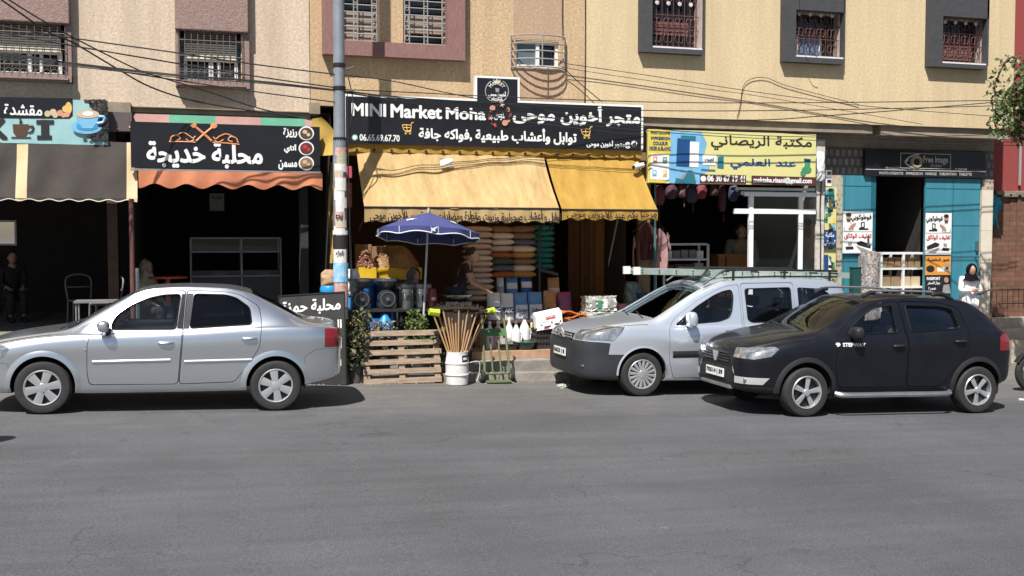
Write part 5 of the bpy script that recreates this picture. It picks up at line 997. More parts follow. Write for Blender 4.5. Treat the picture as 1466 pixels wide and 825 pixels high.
# ---------------------------------------------------------------- pole and cables
px_, py_ = X_(487, 15.78, 300), 15.78
pole = thing('street_pole', 'grey metal street pole covered in torn stickers, beside the spice shop', 'pole', (px_, py_, gz(px_) + .12))
z0 = gz(px_) + .12; zj = Z_(487, 206, py_)
galv = mat('galvanised_blue_grey', (.25, .28, .31), (.19, .21, .235), .5, metal=.2, scale=5)
MB().lathe([(.115, z0), (.11, z0 + .3), (.100, zj), (.098, zj + .05), (.088, zj + .06), (.078, 9.2)], (px_, py_, 0), 18).build('shaft', galv, pole, True)
for pz in (94, 127, 200, 203): z = Z_(487, pz, py_); MB().lathe([(.093, z - .03), (.098, z - .025), (.098, z + .025), (.093, z + .03)], (px_, py_, 0), 16, cap=False).build('strap', darkmetal, pole, True)
MB().tube([(px_ + .09, py_ - .03, Z_(487, 100, py_)), (px_ + .22, py_ - .06, Z_(487, 96, py_))], .012, 6).tube([(px_ + .09, py_ - .03, Z_(487, 131, py_)), (px_ + .22, py_ - .06, Z_(487, 129, py_))], .012, 6).build('cable_hook', iron, pole)
rg = random.Random(21)
def wrap(name, a0, a1, zt, zb, m, par, off=.004):
    rr = .112 + off; MB().grid(lambda u, v: (px_ + rr * math.sin(R(a0 + (a1 - a0) * u)), py_ - rr * math.cos(R(a0 + (a1 - a0) * u)), zb + (zt - zb) * v), 8, 1).build(name, m, par)
paper = [mat('sticker_paper', (.72, .70, .66), (.55, .52, .48), .7, scale=20), mat('sticker_cream', (.55, .47, .36), (.42, .35, .26), .7, scale=25), mat('sticker_sky', (.06, .36, .62), (.40, .55, .65), .5, scale=9), mat('sticker_red', (.42, .13, .10), (.55, .45, .40), .6, scale=30), mat('sticker_olive', (.30, .28, .16), (.50, .46, .36), .7, scale=30)]
zc = 212; k = 0
while zc < 336:
    hh = rg.uniform(10, 19); a = rg.uniform(-70, -30); wrap('sticker', a, a + rg.uniform(60, 110), Z_(487, zc, py_), Z_(487, min(zc + hh, 337), py_), paper[rg.choice((0, 1, 0, 3, 4, 0))], pole, .003 + .0012 * (k % 5)); zc += hh * .8; k += 1
wrap('sticker', -80, 80, Z_(487, 337, py_), Z_(487, 356, py_), ink, pole); wrap('sticker', -75, 60, Z_(487, 336, py_), Z_(487, 330, py_), paper[0], pole, .009); wrap('sticker', -70, 40, Z_(487, 357, py_), Z_(487, 376, py_), paper[0], pole); wrap('sticker', -75, 70, Z_(487, 376, py_), Z_(487, 404, py_), paper[2], pole, .006); wrap('sticker', -60, 60, Z_(487, 405, py_), Z_(487, 440, py_), paper[3], pole)
T(pole, 'كراء', (481, 359, 492, 366), py_ - .125, ink, .05); T(pole, 'DJ', (481, 308, 490, 315), py_ - .125, ink, .05)
pc = MB(); pc.tube(bez([(px_ + .13, py_ - .02, Z_(487, 110, py_)), (px_ + .2, py_ - .03, Z_(487, 150, py_)), (px_ + .12, py_ - .02, Z_(487, 205, py_)), (px_ + .14, py_ - .02, Z_(487, 300, py_)), (px_ + .17, py_ - .02, Z_(487, 420, py_))], 6), .009, 5); pc.tube(bez([(px_ + .11, py_ - .06, Z_(487, 130, py_)), (px_ + .12, py_ - .06, Z_(487, 240, py_)), (px_ + .15, py_ - .02, Z_(487, 440, py_))], 6), .007, 5); pc.build('riser_cable', cable_m, pole)
def cable(label, pts, r=.010, grp='overhead cables across the house fronts'):
    P = [at(x, y, Y) for x, y, Y in pts]; o = MB().tube(bez(P, 6), r, 5).build('overhead_cable', cable_m); tag(o, label, 'cable', grp)
ya, yb, yp, yr = 13.6, 15.0, 15.74, 16.3
cable('lower of the two slack crossing cables from the top left corner to the dairy sign', [(-30, -22, 14.4), (2, 0, 14.6), (69, 46, 15), (104, 61, 15.2), (165, 97, 15.6), (216, 125, 16), (280, 145, 16.3), (370, 160, 16.5), (440, 170, 16.6)], .012)
cable('upper of the two slack crossing cables from the top left corner to the dairy sign', [(-30, -28, 14.3), (13, 0, 14.6), (53, 25, 14.9), (107, 55, 15.2), (193, 98, 15.8), (234, 112, 16), (300, 132, 16.3), (370, 155, 16.5), (446, 172, 16.6)], .010)
cable('topmost cable running from the left window to the pole strap', [(-30, 30, 15), (0, 37, 15), (107, 55, 15.2), (255, 76, 15.4), (370, 93, 15.6), (484, 107, yp)], .010)
cable('second cable below the topmost one, left of the pole', [(-30, 42, 15), (0, 47, 15), (106, 66, 15.2), (206, 83, 15.4), (370, 110, 15.6), (484, 126, yp)], .010)
for i, (d, s_) in enumerate(((0, 0), (2, 1.5), (4.5, 2), (7, 4))):
    cable('%s cable of the dense bundle across the second window, left of the pole' % ('topmost', 'second', 'third', 'lowest')[i], [(-30, 70 + d, 15.05), (0, 77 + d, 15.05), (94, 89 + d * .7, 15.2), (244, 106 + s_, 15.4), (370, 116 + s_ * .8, 15.6), (484, 129 + s_ * .4, yp)], .007)
cable('lone cable below the dense bundle, ending low on the pole', [(-30, 72, 15.0), (60, 84, 15.2), (220, 110, 15.4), (370, 132, 15.6), (484, 147, yp)], .009)
cable('upper thin cable from the pole across the top of the market sign', [(487, 107, yp), (560, 116, 15.9), (640, 133, 16.1), (730, 150, 16.3), (830, 166, 16.4), (925, 174, 16.45)], .008)
for i, (p) in enumerate(([(720, 160), (920, 183), (1080, 194), (1250, 198), (1470, 204)], [(720, 166), (920, 187), (1080, 198), (1250, 203), (1470, 209)], [(720, 163), (920, 180), (1080, 188), (1250, 197), (1470, 191)], [(720, 170), (880, 190), (922, 192)])):
    cable('%s cable of the bundle running from the pole over the market sign' % ('topmost', 'third', 'second', 'lowest')[i], [(487, 129 + i, yp), (600, 144 + 2 * i, 15.95)] + [(x, y, 16.25) for x, y in p], .0065)
cable('long straight cable running level above the library sign, upper one', [(487, 128, yp), (600, 133, 16), (720, 139, 16.2), (920, 146, 16.4), (1080, 147.5, 16.4), (1280, 146, 16.4), (1480, 143, 16.4)], .008)
cable('long straight cable running level above the library sign, lower one', [(487, 131, yp), (600, 141, 16), (720, 148, 16.2), (915, 158, 16.4), (1100, 158.5, 16.4), (1300, 155, 16.4), (1480, 150, 16.4)], .008)
cable('cable rising to the right into the tree from the library sign', [(918, 168, 16.45), (1080, 172, 16.3), (1180, 166, 16.2), (1300, 157, 16), (1440, 145, 15.4)], .009)
cable('thin cable from the bowed grille down across the cream wall, upper one', [(808, 91, 16.9), (920, 107, 16.9), (1090, 133, 16.9), (1250, 153, 16.85), (1440, 168, 16.8)], .006)
cable('thin cable from the bowed grille down across the cream wall, lower one', [(808, 97, 16.9), (870, 107, 16.92), (1000, 126, 16.92), (1100, 140, 16.92), (1320, 178, 16.9)], .005)
cable('short dark cable drooping from the bowed grille to the market sign', [(808, 98, 16.9), (822, 112, 16.93), (840, 128, 16.93), (862, 146, 16.9)], .008)
cable('curved cable clipped to the cream wall between the first two grey windows', [(1055, 168, 16.97), (1060, 150, 16.97), (1064, 124, 16.97), (1076, 113, 16.97), (1098, 112, 16.97), (1130, 124, 16.97), (1230, 150, 16.97)], .006)
cable('pale cable hanging in front of the middle grey framed window', [(1145, -8, 16.6), (1145, 12, 16.62), (1150, 45, 16.7), (1160, 72, 16.7), (1170, 82, 16.72)], .006)
cable('thin cable running down the wall to the bowed grille', [(805, -10, 16.95), (805, 30, 16.95), (806, 58, 16.9)], .007)
cable('thin cable down the joint between sand and cream houses', [(838, -10, 16.97), (838, 70, 16.97), (837, 150, 16.97)], .007)

# ---------------------------------------------------------------- goods of the spice shop
FZ = .285
def at3(px, py, Y): return at(px, py, Y)
def pallet():
    Y = 15.34; x0, x1 = X_(521, Y, 500), X_(632.5, Y, 500); zb = gz((x0 + x1) / 2) + .01; zt = Z_(577, 475, Y); t = thing('wooden_pallet', 'rough wooden pallet standing on edge in front of the plants', 'pallet', ((x0 + x1) / 2, Y, zb)); rg = random.Random(8); h = (zt - zb)
    ly = lambda z: Y + .16 * (z - zb) / h
    for i in range(6):
        a = zb + h * (i * .181) ; c = a + h * .098
        e = rg.uniform(-.01, .01); MB().add([(x0 + e, ly(a) - .02, a), (x1 + e, ly(a) - .02, a), (x1 + e, ly(c) - .02, c + rg.uniform(-.006, .006)), (x0 + e, ly(c) - .02, c), (x0 + e, ly(a), a), (x1 + e, ly(a), a), (x1 + e, ly(c), c), (x0 + e, ly(c), c)], [(0, 1, 2, 3), (4, 7, 6, 5), (0, 4, 5, 1), (3, 2, 6, 7), (0, 3, 7, 4), (1, 5, 6, 2)]).build('slat', wood, t)
    for f in (.04, .49, .95):
        xc = x0 + (x1 - x0) * f; MB().add([(xc - .045, ly(zb) + .002, zb), (xc + .045, ly(zb) + .002, zb), (xc + .045, ly(zt) + .002, zt - .01), (xc - .045, ly(zt) + .002, zt - .01), (xc - .045, ly(zb) + .1, zb), (xc + .045, ly(zb) + .1, zb), (xc + .045, ly(zt) + .1, zt - .01), (xc - .045, ly(zt) + .1, zt - .01)], [(0, 1, 2, 3), (4, 7, 6, 5), (0, 4, 5, 1), (3, 2, 6, 7), (0, 3, 7, 4), (1, 5, 6, 2)]).build('bearer', wood, t)
    for i in (0, 2, 5): a = zb + h * (i * .181); MB().box(x0, x1, ly(a) + .105, ly(a) + .125, a, a + h * .09).build('back_slat', wood, t)
pallet()
def leaves(mb, c, rad, n, size, rg, long=1.6, drop=0):
    for _ in range(n):
        while True:
            d = Vector((rg.uniform(-1, 1), rg.uniform(-1, 1), rg.uniform(-1, 1)))
            if d.length <= 1: break
        p = Vector(c) + Vector((d.x * rad[0], d.y * rad[1], d.z * rad[2])); a = Vector((rg.uniform(-1, 1), rg.uniform(-1, 1), rg.uniform(-.8, .8) - drop)).normalized(); b = a.orthogonal().normalized(); b.rotate(Matrix.Rotation(rg.uniform(0, 6.28), 3, a)); s = size * rg.uniform(.6, 1.3)
        mb.cur = rg.choice((0, 0, 1)); mb.add([p, p + a * s * long * .5 + b * s * .45, p + a * s * long, p + a * s * long * .5 - b * s * .45], [(0, 1, 2, 3)])
def plant(name, label, base, pot, clumps, lm, size, stems=6, seed=1, group=None):
    rg = random.Random(seed); t = thing(name, label, 'plant', base, group); b = Vector(base); pr_, ph, pm = pot
    if ph: MB().lathe([(pr_ * .78, 0), (pr_ * .8, .01), (pr_, ph - .03), (pr_ * 1.06, ph - .03), (pr_ * 1.06, ph), (pr_ * .9, ph), (pr_ * .88, ph - .05)], b, 18, wob=.02).build('pot', pm, t, True)
    m = MB()
    for c, rad, n in clumps: leaves(m, b + Vector(c), rad, n, size, rg)
    m.build('foliage', lm, t, fix=False); s = MB()
    for c, rad, n in clumps:
        for q in range(max(2, stems // len(clumps))): e = b + Vector(c) + Vector((rg.uniform(-.6, .6) * rad[0], rg.uniform(-.6, .6) * rad[1], rad[2] * .7)); s.tube(bez([b + Vector((rg.uniform(-.5, .5) * pr_, 0, ph)), (b + e) / 2 + Vector((rg.uniform(-.05, .05), 0, .1)), e], 4), .006, 4)
    s.build('stem', bark, t)
greypot = mat('grey_plastic_pot', (.10, .10, .095), (.07, .068, .062), .8, scale=8); whitepot = mat('white_bucket', (.6, .6, .58), rough=.5)
bx = at(508, 545, 15.5); plant('potted_plant', 'bushy dusty plant in a grey pot between the black board and the pallet', (bx.x, 15.52, gz(bx.x) + .002), (.15, .30, greypot), [((0, 0, .62), (.24, .2, .36), 900), ((-.08, -.06, .40), (.26, .2, .22), 500), ((.10, -.02, .95), (.15, .12, .14), 160), ((-.12, -.05, .2), (.14, .1, .16), 160)], [leaf_d, mat('leaf_dry', (.17, .15, .08), (.10, .085, .045), .8, scale=40)], .052, 12, 4)
bx = at(597, 545, 15.75); plant('potted_plant', 'light green shrub in a bucket showing above the right half of the pallet', (bx.x, 15.8, gz(bx.x) + .125), (.15, .3, whitepot), [((0, 0, .74), (.19, .12, .13), 420), ((0, 0, .5), (.24, .13, .2), 300), ((-.03, 0, .90), (.06, .06, .07), 60)], [leaf_b, leaf_a], .036, 8, 5)
bx = at(548, 545, 15.75); plant('potted_plant', 'withered twiggy plant in a dark pot behind the left half of the pallet', (bx.x, 15.8, gz(bx.x) + .125), (.16, .3, greypot), [((0, 0, .66), (.24, .12, .12), 120), ((0, 0, .45), (.26, .12, .16), 160)], [mat('leaf_straw', (.30, .22, .12), (.2, .14, .08), .9, scale=40), leaf_d], .04, 22, 6)
bx = at(624, 545, 15.6); plant('potted_plant', 'dark leafy vine spilling between the pallet and the white barrel', (bx.x + .05, 15.66, gz(bx.x) + .125), (.13, .25, greypot), [((0, -.1, .34), (.16, .1, .26), 130), ((.02, -.16, .55), (.14, .08, .10), 50)], [leaf_a, mat('leaf_dark', (.025, .05, .015), (.015, .03, .01), .5, scale=30)], .085, 6, 7)
def barrel():
    Y = 15.16; c = at(654.5, 549, Y); r = .175; zb = gz(c.x); h = Z_(654, 503, Y) - zb; t = thing('plastic_barrel', 'white plastic barrel holding upright brooms at the kerb', 'barrel', (c.x, Y, zb)); wp = mat('white_barrel_plastic', (.70, .70, .68), (.58, .57, .54), .45, scale=6)
    MB().lathe([(r * .86, .0), (r * .93, .015), (r * .96, h * .28), (r * 1.03, h * .30), (r * 1.03, h * .33), (r * .98, h * .35), (r * .98, h * .62), (r * 1.03, h * .64), (r * 1.03, h * .67), (r * .98, h * .69), (r * .9, h * .93), (r * .92, h), (r * .85, h), (r * .83, h * .5), (.001, h * .48)], (c.x, Y, zb), 28).build('drum', wp, t, True)
    q = MB().grid(lambda u, v: (c.x + (r * .985) * math.sin(R(12 + 42 * u)), Y - (r * .985) * math.cos(R(12 + 42 * u)), zb + h * (.70 + .2 * v)), 6, 1).build('sticker', ink, t); MB().grid(lambda u, v: (c.x + (r * .995) * math.sin(R(18 + 24 * u)), Y - (r * .995) * math.cos(R(18 + 24 * u)), zb + h * (.76 + .08 * v)), 6, 1).build('sticker_print', white, t)
    MB().tube(bez([(c.x + r, Y, zb + h * .64), (c.x + r + .16, Y, zb + h * .66), (c.x + r + .17, Y + .02, zb + h * .3), (c.x + r + .13, Y + .03, zb + .03)], 5), .006, 5).build('cord', whitemetal, t)
    rg = random.Random(14); cane = mat('broom_stick', (.48, .28, .13), (.36, .20, .09), .6, scale=3, stretch=(8, 8, .4)); bris = mat('brown_bristle', (.045, .028, .02), (.03, .02, .014), .9, scale=60); lime = mat('lime_bristle', (.45, .55, .03), (.35, .42, .02), .8, scale=60)
    xs = [(-.55, 619, 447, lime), (-.42, 627, 446, bris), (-.3, 634, 443, bris), (-.18, 641, 446, bris), (-.1, 646, 440, bris), (0, 652, 446, bris), (.06, 657, 442, bris), (.15, 664, 447, bris), (.25, 670, 443, bris), (.34, 677, 448, bris), (.44, 683, 446, bris), (.54, 692, 450, bris), (.62, 699, 447, lime)]
    for i, (o, px, py, bm_) in enumerate(xs):
        yy = Y + rg.uniform(-.08, .1); e = at(px, py, yy + .15 * abs(o)); b = Vector((c.x + o * r * .6, yy * .5 + Y * .5, zb + h * .5)); d = (e - b).normalized(); lt = bm_ is lime
        br = thing('broom', '%s broom upside down in the white barrel, %s' % ('lime green' if lt else 'brown headed', ('leftmost of all', 'second from the left', 'third from the left', 'fourth from the left', 'fifth from the left', 'sixth from the left', 'middle one', 'sixth from the right', 'fifth from the right', 'fourth from the right', 'third from the right', 'second from the right', 'rightmost of all')[i]), 'broom', b, 'brooms in the white barrel')
        MB().tube([b, e], .0125, 6).build('stick', cane, br, True); hv = Vector((1, .1, .12 * (1 if o > 0 else -1))).normalized(); hd = MB(); L_ = .16
        if lt: hd.tube([e - hv * .05, e + hv * .1 * (1 if o > 0 else 1)], [.05, .065], 8)
        else:
            hd.box(e.x - L_, e.x + L_, e.y - .025, e.y + .025, e.z - .01, e.z + .025, .008)
            for q in range(26): u = rg.uniform(-L_, L_); hd.tube([(e.x + u, e.y + rg.uniform(-.02, .02), e.z + .02), (e.x + u * 1.15 + rg.uniform(-.02, .02), e.y + rg.uniform(-.04, .03), e.z + rg.uniform(.05, .085))], .006, 3)
        hd.build('head', bm_, br)
barrel()
def hand_truck():
    Y = 15.30; cx = X_(712, Y, 545); zb = gz(cx); olive = mat('olive_green_frame', (.10, .15, .055), (.075, .11, .045), .55, scale=6); t = thing('hand_truck', 'olive green two wheeled hand truck standing at the step', 'hand truck', (cx, Y, zb)); zt = Z_(712, 456, Y + .25); f = MB()
    for s in (-1, 1): f.tube([(cx + s * .195, Y, zb + .16), (cx + s * .175, Y + .25, zt)], .019, 8)
    for s in (-.33, .33): f.tube([(cx + s * .2, Y, zb + .10), (cx + s * .19, Y + .19, zb + (zt - zb) * .70)], .014, 6)
    f.tube([(cx - .21, Y, zb + .14), (cx + .21, Y, zb + .14)], .016, 6); f.tube([(cx - .185, Y + .13, zb + .5), (cx + .185, Y + .13, zb + .5)], .001, 6); f.build('frame', olive, t, True)
    MB().add([(cx - .185, Y + .165, zb + .70), (cx + .185, Y + .165, zb + .70), (cx + .18, Y + .195, zb + .81), (cx - .18, Y + .195, zb + .81), (cx - .185, Y + .185, zb + .70), (cx + .185, Y + .185, zb + .70), (cx + .18, Y + .215, zb + .81), (cx - .18, Y + .215, zb + .81)], [(0, 1, 2, 3), (4, 7, 6, 5), (0, 4, 5, 1), (3, 2, 6, 7), (0, 3, 7, 4), (1, 5, 6, 2)]).build('back_plate', mat('green_plate', (.06, .17, .045), (.05, .13, .04), .5, scale=8), t)
    MB().prism([(cx - .2, Y - .14, zb + .02), (cx + .2, Y - .14, zb + .02), (cx + .2, Y + .02, zb + .03), (cx - .2, Y + .02, zb + .03)], (0, 0, .012)).build('toe_plate', olive, t)
    for s in (-1, 1):
        w = MB().lathe([(.05, -.025), (.09, -.03), (.105, -.015), (.105, .015), (.09, .03), (.05, .025)], (cx + s * .235, Y + .03, zb + .105), 20, 'x').build('wheel', rubber, t, True)
        MB().lathe([(.012, -.035), (.052, -.03), (.052, .03), (.012, .035)], (cx + s * .235, Y + .03, zb + .105), 16, 'x').build('hub', mat('pale_hub', (.30, .30, .27), rough=.6), w, True)
        MB().prism([(cx + s * .20, Y + .02, zb + .10), (cx + s * .20, Y + .06, zb + .32), (cx + s * .20, Y + .09, zb + .12)], (s * .012, 0, 0)).build('wheel_bracket', olive, t)
    for s in (-1, 1): MB().tube([(cx + s * .175, Y + .25, zt), (cx + s * .174, Y + .30, zt + .10)], .022, 8).build('grip', rubber, t)
hand_truck()
def counter():
    Y = 15.9; x0, x1 = X_(498, Y, 446), X_(640, Y, 446); zt = Z_(570, 443, Y); t = thing('metal_table', 'black metal table carrying grinders behind the pallet', 'table', ((x0 + x1) / 2, Y, .155)); MB().box(x0, x1, Y, Y + .62, zt - .035, zt).build('tabletop', mat('black_table_top', (.025, .025, .027), rough=.45), t)
    for xx in (x0 + .03, x1 - .03):
        for yy in (Y + .03, Y + .59): MB().tube([(xx, yy, .155), (xx, yy, zt - .034)], .016, 6).build('leg', darkmetal, t)
    return zt
CT = counter()
castdark = mat('cast_grey', (.05, .055, .065), rough=.4, metal=.5); hopper = mat('hopper_grey', (.20, .20, .20), rough=.35, metal=.7)
def grinder(px, label):
    c = at(px, 430, 16.12); t = thing('spice_grinder', label, 'grinder', (c.x, 16.12, CT + .001), 'spice grinders on the black table')
    MB().box(c.x - .14, c.x + .14, 16.05, 16.35, CT + .001, CT + .10, .02).build('base', castdark, t, True); MB().lathe([(.03, -.06), (.13, -.055), (.145, -.03), (.145, .08)], (c.x, 16.10, CT + .15), 24, 'y').build('drum', castdark, t, True)
    MB().lathe([(.10, -.012), (.115, -.012), (.115, .0), (.10, .0)], (c.x, 16.045, CT + .15), 24, 'y', cap=False).lathe([(.012, -.03), (.03, -.028), (.03, 0)], (c.x, 16.04, CT + .15), 12, 'y').build('face_ring', hopper, t, True)
    MB().lathe([(.04, .0), (.045, .03), (.19, .16), (.195, .20), (.18, .20), (.04, .05)], (c.x, 16.16, CT + .27), 24, cap=False).build('hopper', hopper, t, True)
grinder(517, 'steel hopper spice grinder at the left end of the black table'); grinder(554, 'steel hopper spice grinder second from the left on the black table')
def coffee_urn(px, label, m):
    c = at(px, 440, 16.15); t = thing('spice_canister', label, 'canister', (c.x, 16.15, CT + .001), 'tall canisters on the black table'); MB().lathe([(.11, 0), (.115, .02), (.115, .30)], (c.x, 16.15, CT + .001), 20).build('body', m, t, True)
    MB().lathe([(.155, 0), (.16, .01), (.16, .06), (.15, .075)], (c.x, 16.15, CT + .305), 20).build('lid', hopper, t, True); MB().box(c.x - .025, c.x + .025, 16.02, 16.036, CT + .12, CT + .2).build('sight_glass', ink, t); MB().tube(bez([(c.x + .11, 16.1, CT + .22), (c.x + .19, 16.1, CT + .2), (c.x + .19, 16.1, CT + .1), (c.x + .11, 16.1, CT + .08)], 4), .012, 6).build('handle', hopper, t)
coffee_urn(582, 'grey steel canister with a wide lid, left of the two on the black table', steel); coffee_urn(604, 'grey steel canister with a wide lid, right of the two on the black table', steel)
c = at(619, 440, 16.12); jg = thing('red_jug', 'dark red enamel jug at the right end of the black table', 'jug', (c.x, 16.12, CT + .001)); MB().lathe([(.07, 0), (.085, .02), (.08, .18), (.055, .26), (.06, .3)], (c.x, 16.12, CT + .001), 18).build('body', mat('red_enamel', (.24, .02, .02), rough=.3), jg, True); MB().tube(bez([(c.x + .08, 16.12, CT + .2), (c.x + .14, 16.12, CT + .2), (c.x + .13, 16.12, CT + .08), (c.x + .08, 16.12, CT + .05)], 4), .01, 6).build('handle', rubber, jg); MB().lathe([(.03, 0), (.034, .004), (.034, .05)], (c.x, 16.033, CT + .12), 10, 'z').build('label_plate', white, jg)
bluep = [mat('blue_drum_plastic', (.015, .13, .42), (.012, .10, .34), .4, scale=5), mat('azure_drum_plastic', (.02, .25, .55), (.015, .2, .46), .4, scale=5), mat('navy_drum_plastic', (.012, .05, .16), (.01, .04, .13), .5, scale=5)]
def drum(px, pyt, Y, zb, r, m, label, lid=True, group='blue plastic drums of the spice shop'):
    c = at(px, pyt, Y); h = c.z - zb; t = thing('plastic_drum', label, 'drum', (c.x, Y, zb), group)
    MB().lathe([(r * .92, 0), (r * .97, .015), (r, h * .35), (r * 1.03, h * .37), (r, h * .40), (r, h * .72), (r * 1.03, h * .74), (r * .98, h * .77), (r * .93, h * .92)], (c.x, Y, zb), 22).build('drum', m, t, True)
    if lid: MB().lathe([(r * .97, 0), (r * 1.02, .005), (r * 1.02, h * .05), (r * .9, h * .08)], (c.x, Y, zb + h * .925), 22).build('lid', m, t, True)
drum(517, 402, 16.9, FZ, .22, bluep[0], 'tall royal blue drum behind the left grinder'); drum(548, 404, 17.0, FZ, .20, bluep[2], 'navy blue drum behind the second grinder'); drum(499, 417, 16.72, FZ, .17, bluep[1], 'azure drum right beside the sticker covered pole')
drum(472, 410, 16.6, .155, .15, bluep[1], 'azure drum left of the sticker covered pole')
drum(519, 452, 15.96, .158, .10, bluep[1], 'small azure bucket under the black table, leftmost', False); drum(536, 450, 16.0, .158, .09, bluep[0], 'small royal blue bucket under the black table, second from the left', False)
c = at(551, 466, 15.98); jc = thing('water_jug', 'rounded bright blue jug under the black table', 'jug', (c.x, 15.98, .157)); MB().lathe([(.10, 0), (.14, .05), (.155, .2), (.13, .38), (.07, .46), (.05, .52)], (c.x, 15.98, .157 + .25), 20).build('body', bluep[1], jc, True); MB().lathe([(.15, 0), (.15, .25)], (c.x, 15.98, .157), 14).build('stand', greypot, jc)
c = at(510, 470, 15.75); yb = thing('yellow_bag', 'crumpled yellow plastic bag behind the bushy plant', 'bag', (c.x, 15.78, .157)); bm = bmesh.new(); bmesh.ops.create_icosphere(bm, subdivisions=4, radius=1); rg = random.Random(4)
def crumple(c, rad, m, name, parent=None, seed=0, f=5, amp=.18, sub=4, flat=True):
    bm = bmesh.new(); bmesh.ops.create_icosphere(bm, subdivisions=sub, radius=1); r_ = random.Random(seed); ph = [r_.uniform(0, 6) for _ in range(6)]
    for v in bm.verts:
        n = v.co; q = 1 + amp * (math.sin(f * n.x + ph[0] + 2 * math.sin(f * n.z + ph[1])) * .5 + math.sin(f * 1.7 * n.y + ph[2] + 2 * n.x * f) * .3 + .25 * math.sin(f * 2.6 * n.z + ph[3] + f * n.y)); x, y, z = n.x * q, n.y * q, n.z * q
        if flat: x, z = max(-.86, min(.86, x)), max(-.8, min(.9, z))
        v.co = (c[0] + rad[0] * x, c[1] + rad[1] * y, c[2] + rad[2] * z)
    return MB().addbm(bm).build(name, m, parent, True, 60)
bm.free(); crumple((c.x, 15.78, .157 + .36), (.13, .10, .40), mat('yellow_plastic', (.62, .42, .03), (.5, .3, .02), .35, scale=9), 'bag', yb, 3, 6, .2)
# spice tables and heaps of nuts
yc = mat('yellow_oilcloth', (.68, .43, .02), (.58, .34, .015), .45, scale=4); datem = mat('dates', (.16, .055, .03), (.28, .12, .07), .5, scale=30); nutm = mat('walnut_shell', (.27, .16, .07), (.18, .10, .045), .6, scale=30)
def bin_(label, px, Y, d): 
    x0, x1, z0, z1 = prect(px, Y); t = thing('goods_bin', label, 'bin', ((x0 + x1) / 2, Y, FZ), 'yellow cloth covered bins of dried fruit')
    MB().box(x0, x1, Y, Y + d, z0, z1).build('cloth', yc, t); MB().box(x0 + .03, x1 - .03, Y + .03, Y + d - .03, FZ, z0 - .001).build('crate', mat('bin_crate', (.10, .06, .03), rough=.8), t); return x0, x1, z1
def heap(label, x0, x1, Y, d, z, h, m, sz, n, seed):
    t = thing('nut_heap', label, 'dried fruit', ((x0 + x1) / 2, Y + d / 2, z)); rg = random.Random(seed); mb = MB(); cx, cy = (x0 + x1) / 2, Y + d / 2
    mb.lathe([((x1 - x0) * .48, 0), ((x1 - x0) * .42, h * .28), ((x1 - x0) * .28, h * .66), ((x1 - x0) * .12, h * .9), (.02, h * .97)], (cx, cy, z), 16)
    for _ in range(n):
        a = rg.uniform(0, 6.28); q = math.sqrt(rg.random()); zz = z + h * (1 - q ** 1.6) + rg.uniform(-.012, .02); p = Vector((cx + math.cos(a) * q * (x1 - x0) * .5, cy + math.sin(a) * q * d * .5, zz)); e = Vector((rg.uniform(-1, 1), rg.uniform(-1, 1), rg.uniform(-.5, .5))).normalized() * sz; mb.tube([p - e, p - e * .4, p + e * .4, p + e], [sz * .25, sz * .55, sz * .55, sz * .25], 5)
    o = mb.build('nuts', m, t); o['kind'] = 'stuff'
a, b, z = bin_('small sunlit yellow cloth bin under the heap of reddish dates', (514, 383, 539, 399), 16.95, .42); heap('heap of reddish brown dates on the small yellow bin', a, b, 16.95, .4, z, .27, datem, .03, 420, 1)
a, b, z = bin_('long yellow cloth bin in the shade, piled with nuts, behind the umbrella pole', (541, 384, 604, 401), 17.25, .5); heap('large heap of light brown nuts on the long yellow bin, nearer the umbrella pole', a + .15, b, 17.25, .48, z, .34, nutm, .027, 620, 2); heap('dim heap of brown nuts at the left of the long yellow bin', a - .1, a + .36, 17.45, .4, z - .02, .24, nutm, .027, 260, 3)
for i, (px, pyt, lab) in enumerate(((566, 352, 'tall brown carton in the shade behind the nut heaps, rightmost'), (520, 350, 'brown carton in the shade behind the dates'), (543, 353, 'flat topped brown carton between the other two in the shade'))): x0, x1, z0, z1 = prect((px - 12, pyt, px + 12, 384), 17.9); t = thing('carton', lab, 'box', ((x0 + x1) / 2, 17.9, FZ)); MB().box(x0, x1, 17.9, 18.3, FZ, z1).build('box', mat('carton_brown', (.26, .155, .075), (.21, .12, .06), .85, scale=5), t); MB().box(x0 + .16, x0 + .2, 17.894, 17.899, FZ, z1 - .004).build('tape', mat('parcel_tape', (.36, .25, .13), rough=.3), t)
c = at(497, 400, 16.25); w_ = thing('sack', 'crumpled white plastic sack hanging right of the pole', 'sack', (c.x + .08, 16.25, 1.0)); crumple((c.x + .09, 16.3, c.z - .06), (.13, .1, .24), mat('white_sack', (.68, .67, .64), (.55, .54, .52), .5, scale=9, bump=.4), 'sack_body', w_, 5, 6, .15)
c = at(474, 395, 16.9); w_ = thing('sack', 'tan paper sack left of the pole, above the azure drum', 'sack', (c.x, 16.9, 1.1)); crumple((c.x, 16.95, c.z - .08), (.18, .12, .2), mat('tan_sack', (.40, .26, .15), (.30, .19, .11), .8, scale=9), 'sack_body', w_, 6, 5, .15)
c = at(474, 420, 16.8); w_ = thing('sack', 'lower tan sack left of the pole, on the azure drum', 'sack', (c.x, 16.8, .9)); crumple((c.x + .02, 16.98, c.z + .1), (.17, .12, .16), mat('pale_sack', (.48, .40, .32), (.36, .29, .22), .8, scale=9), 'sack_body', w_, 8, 5, .15)
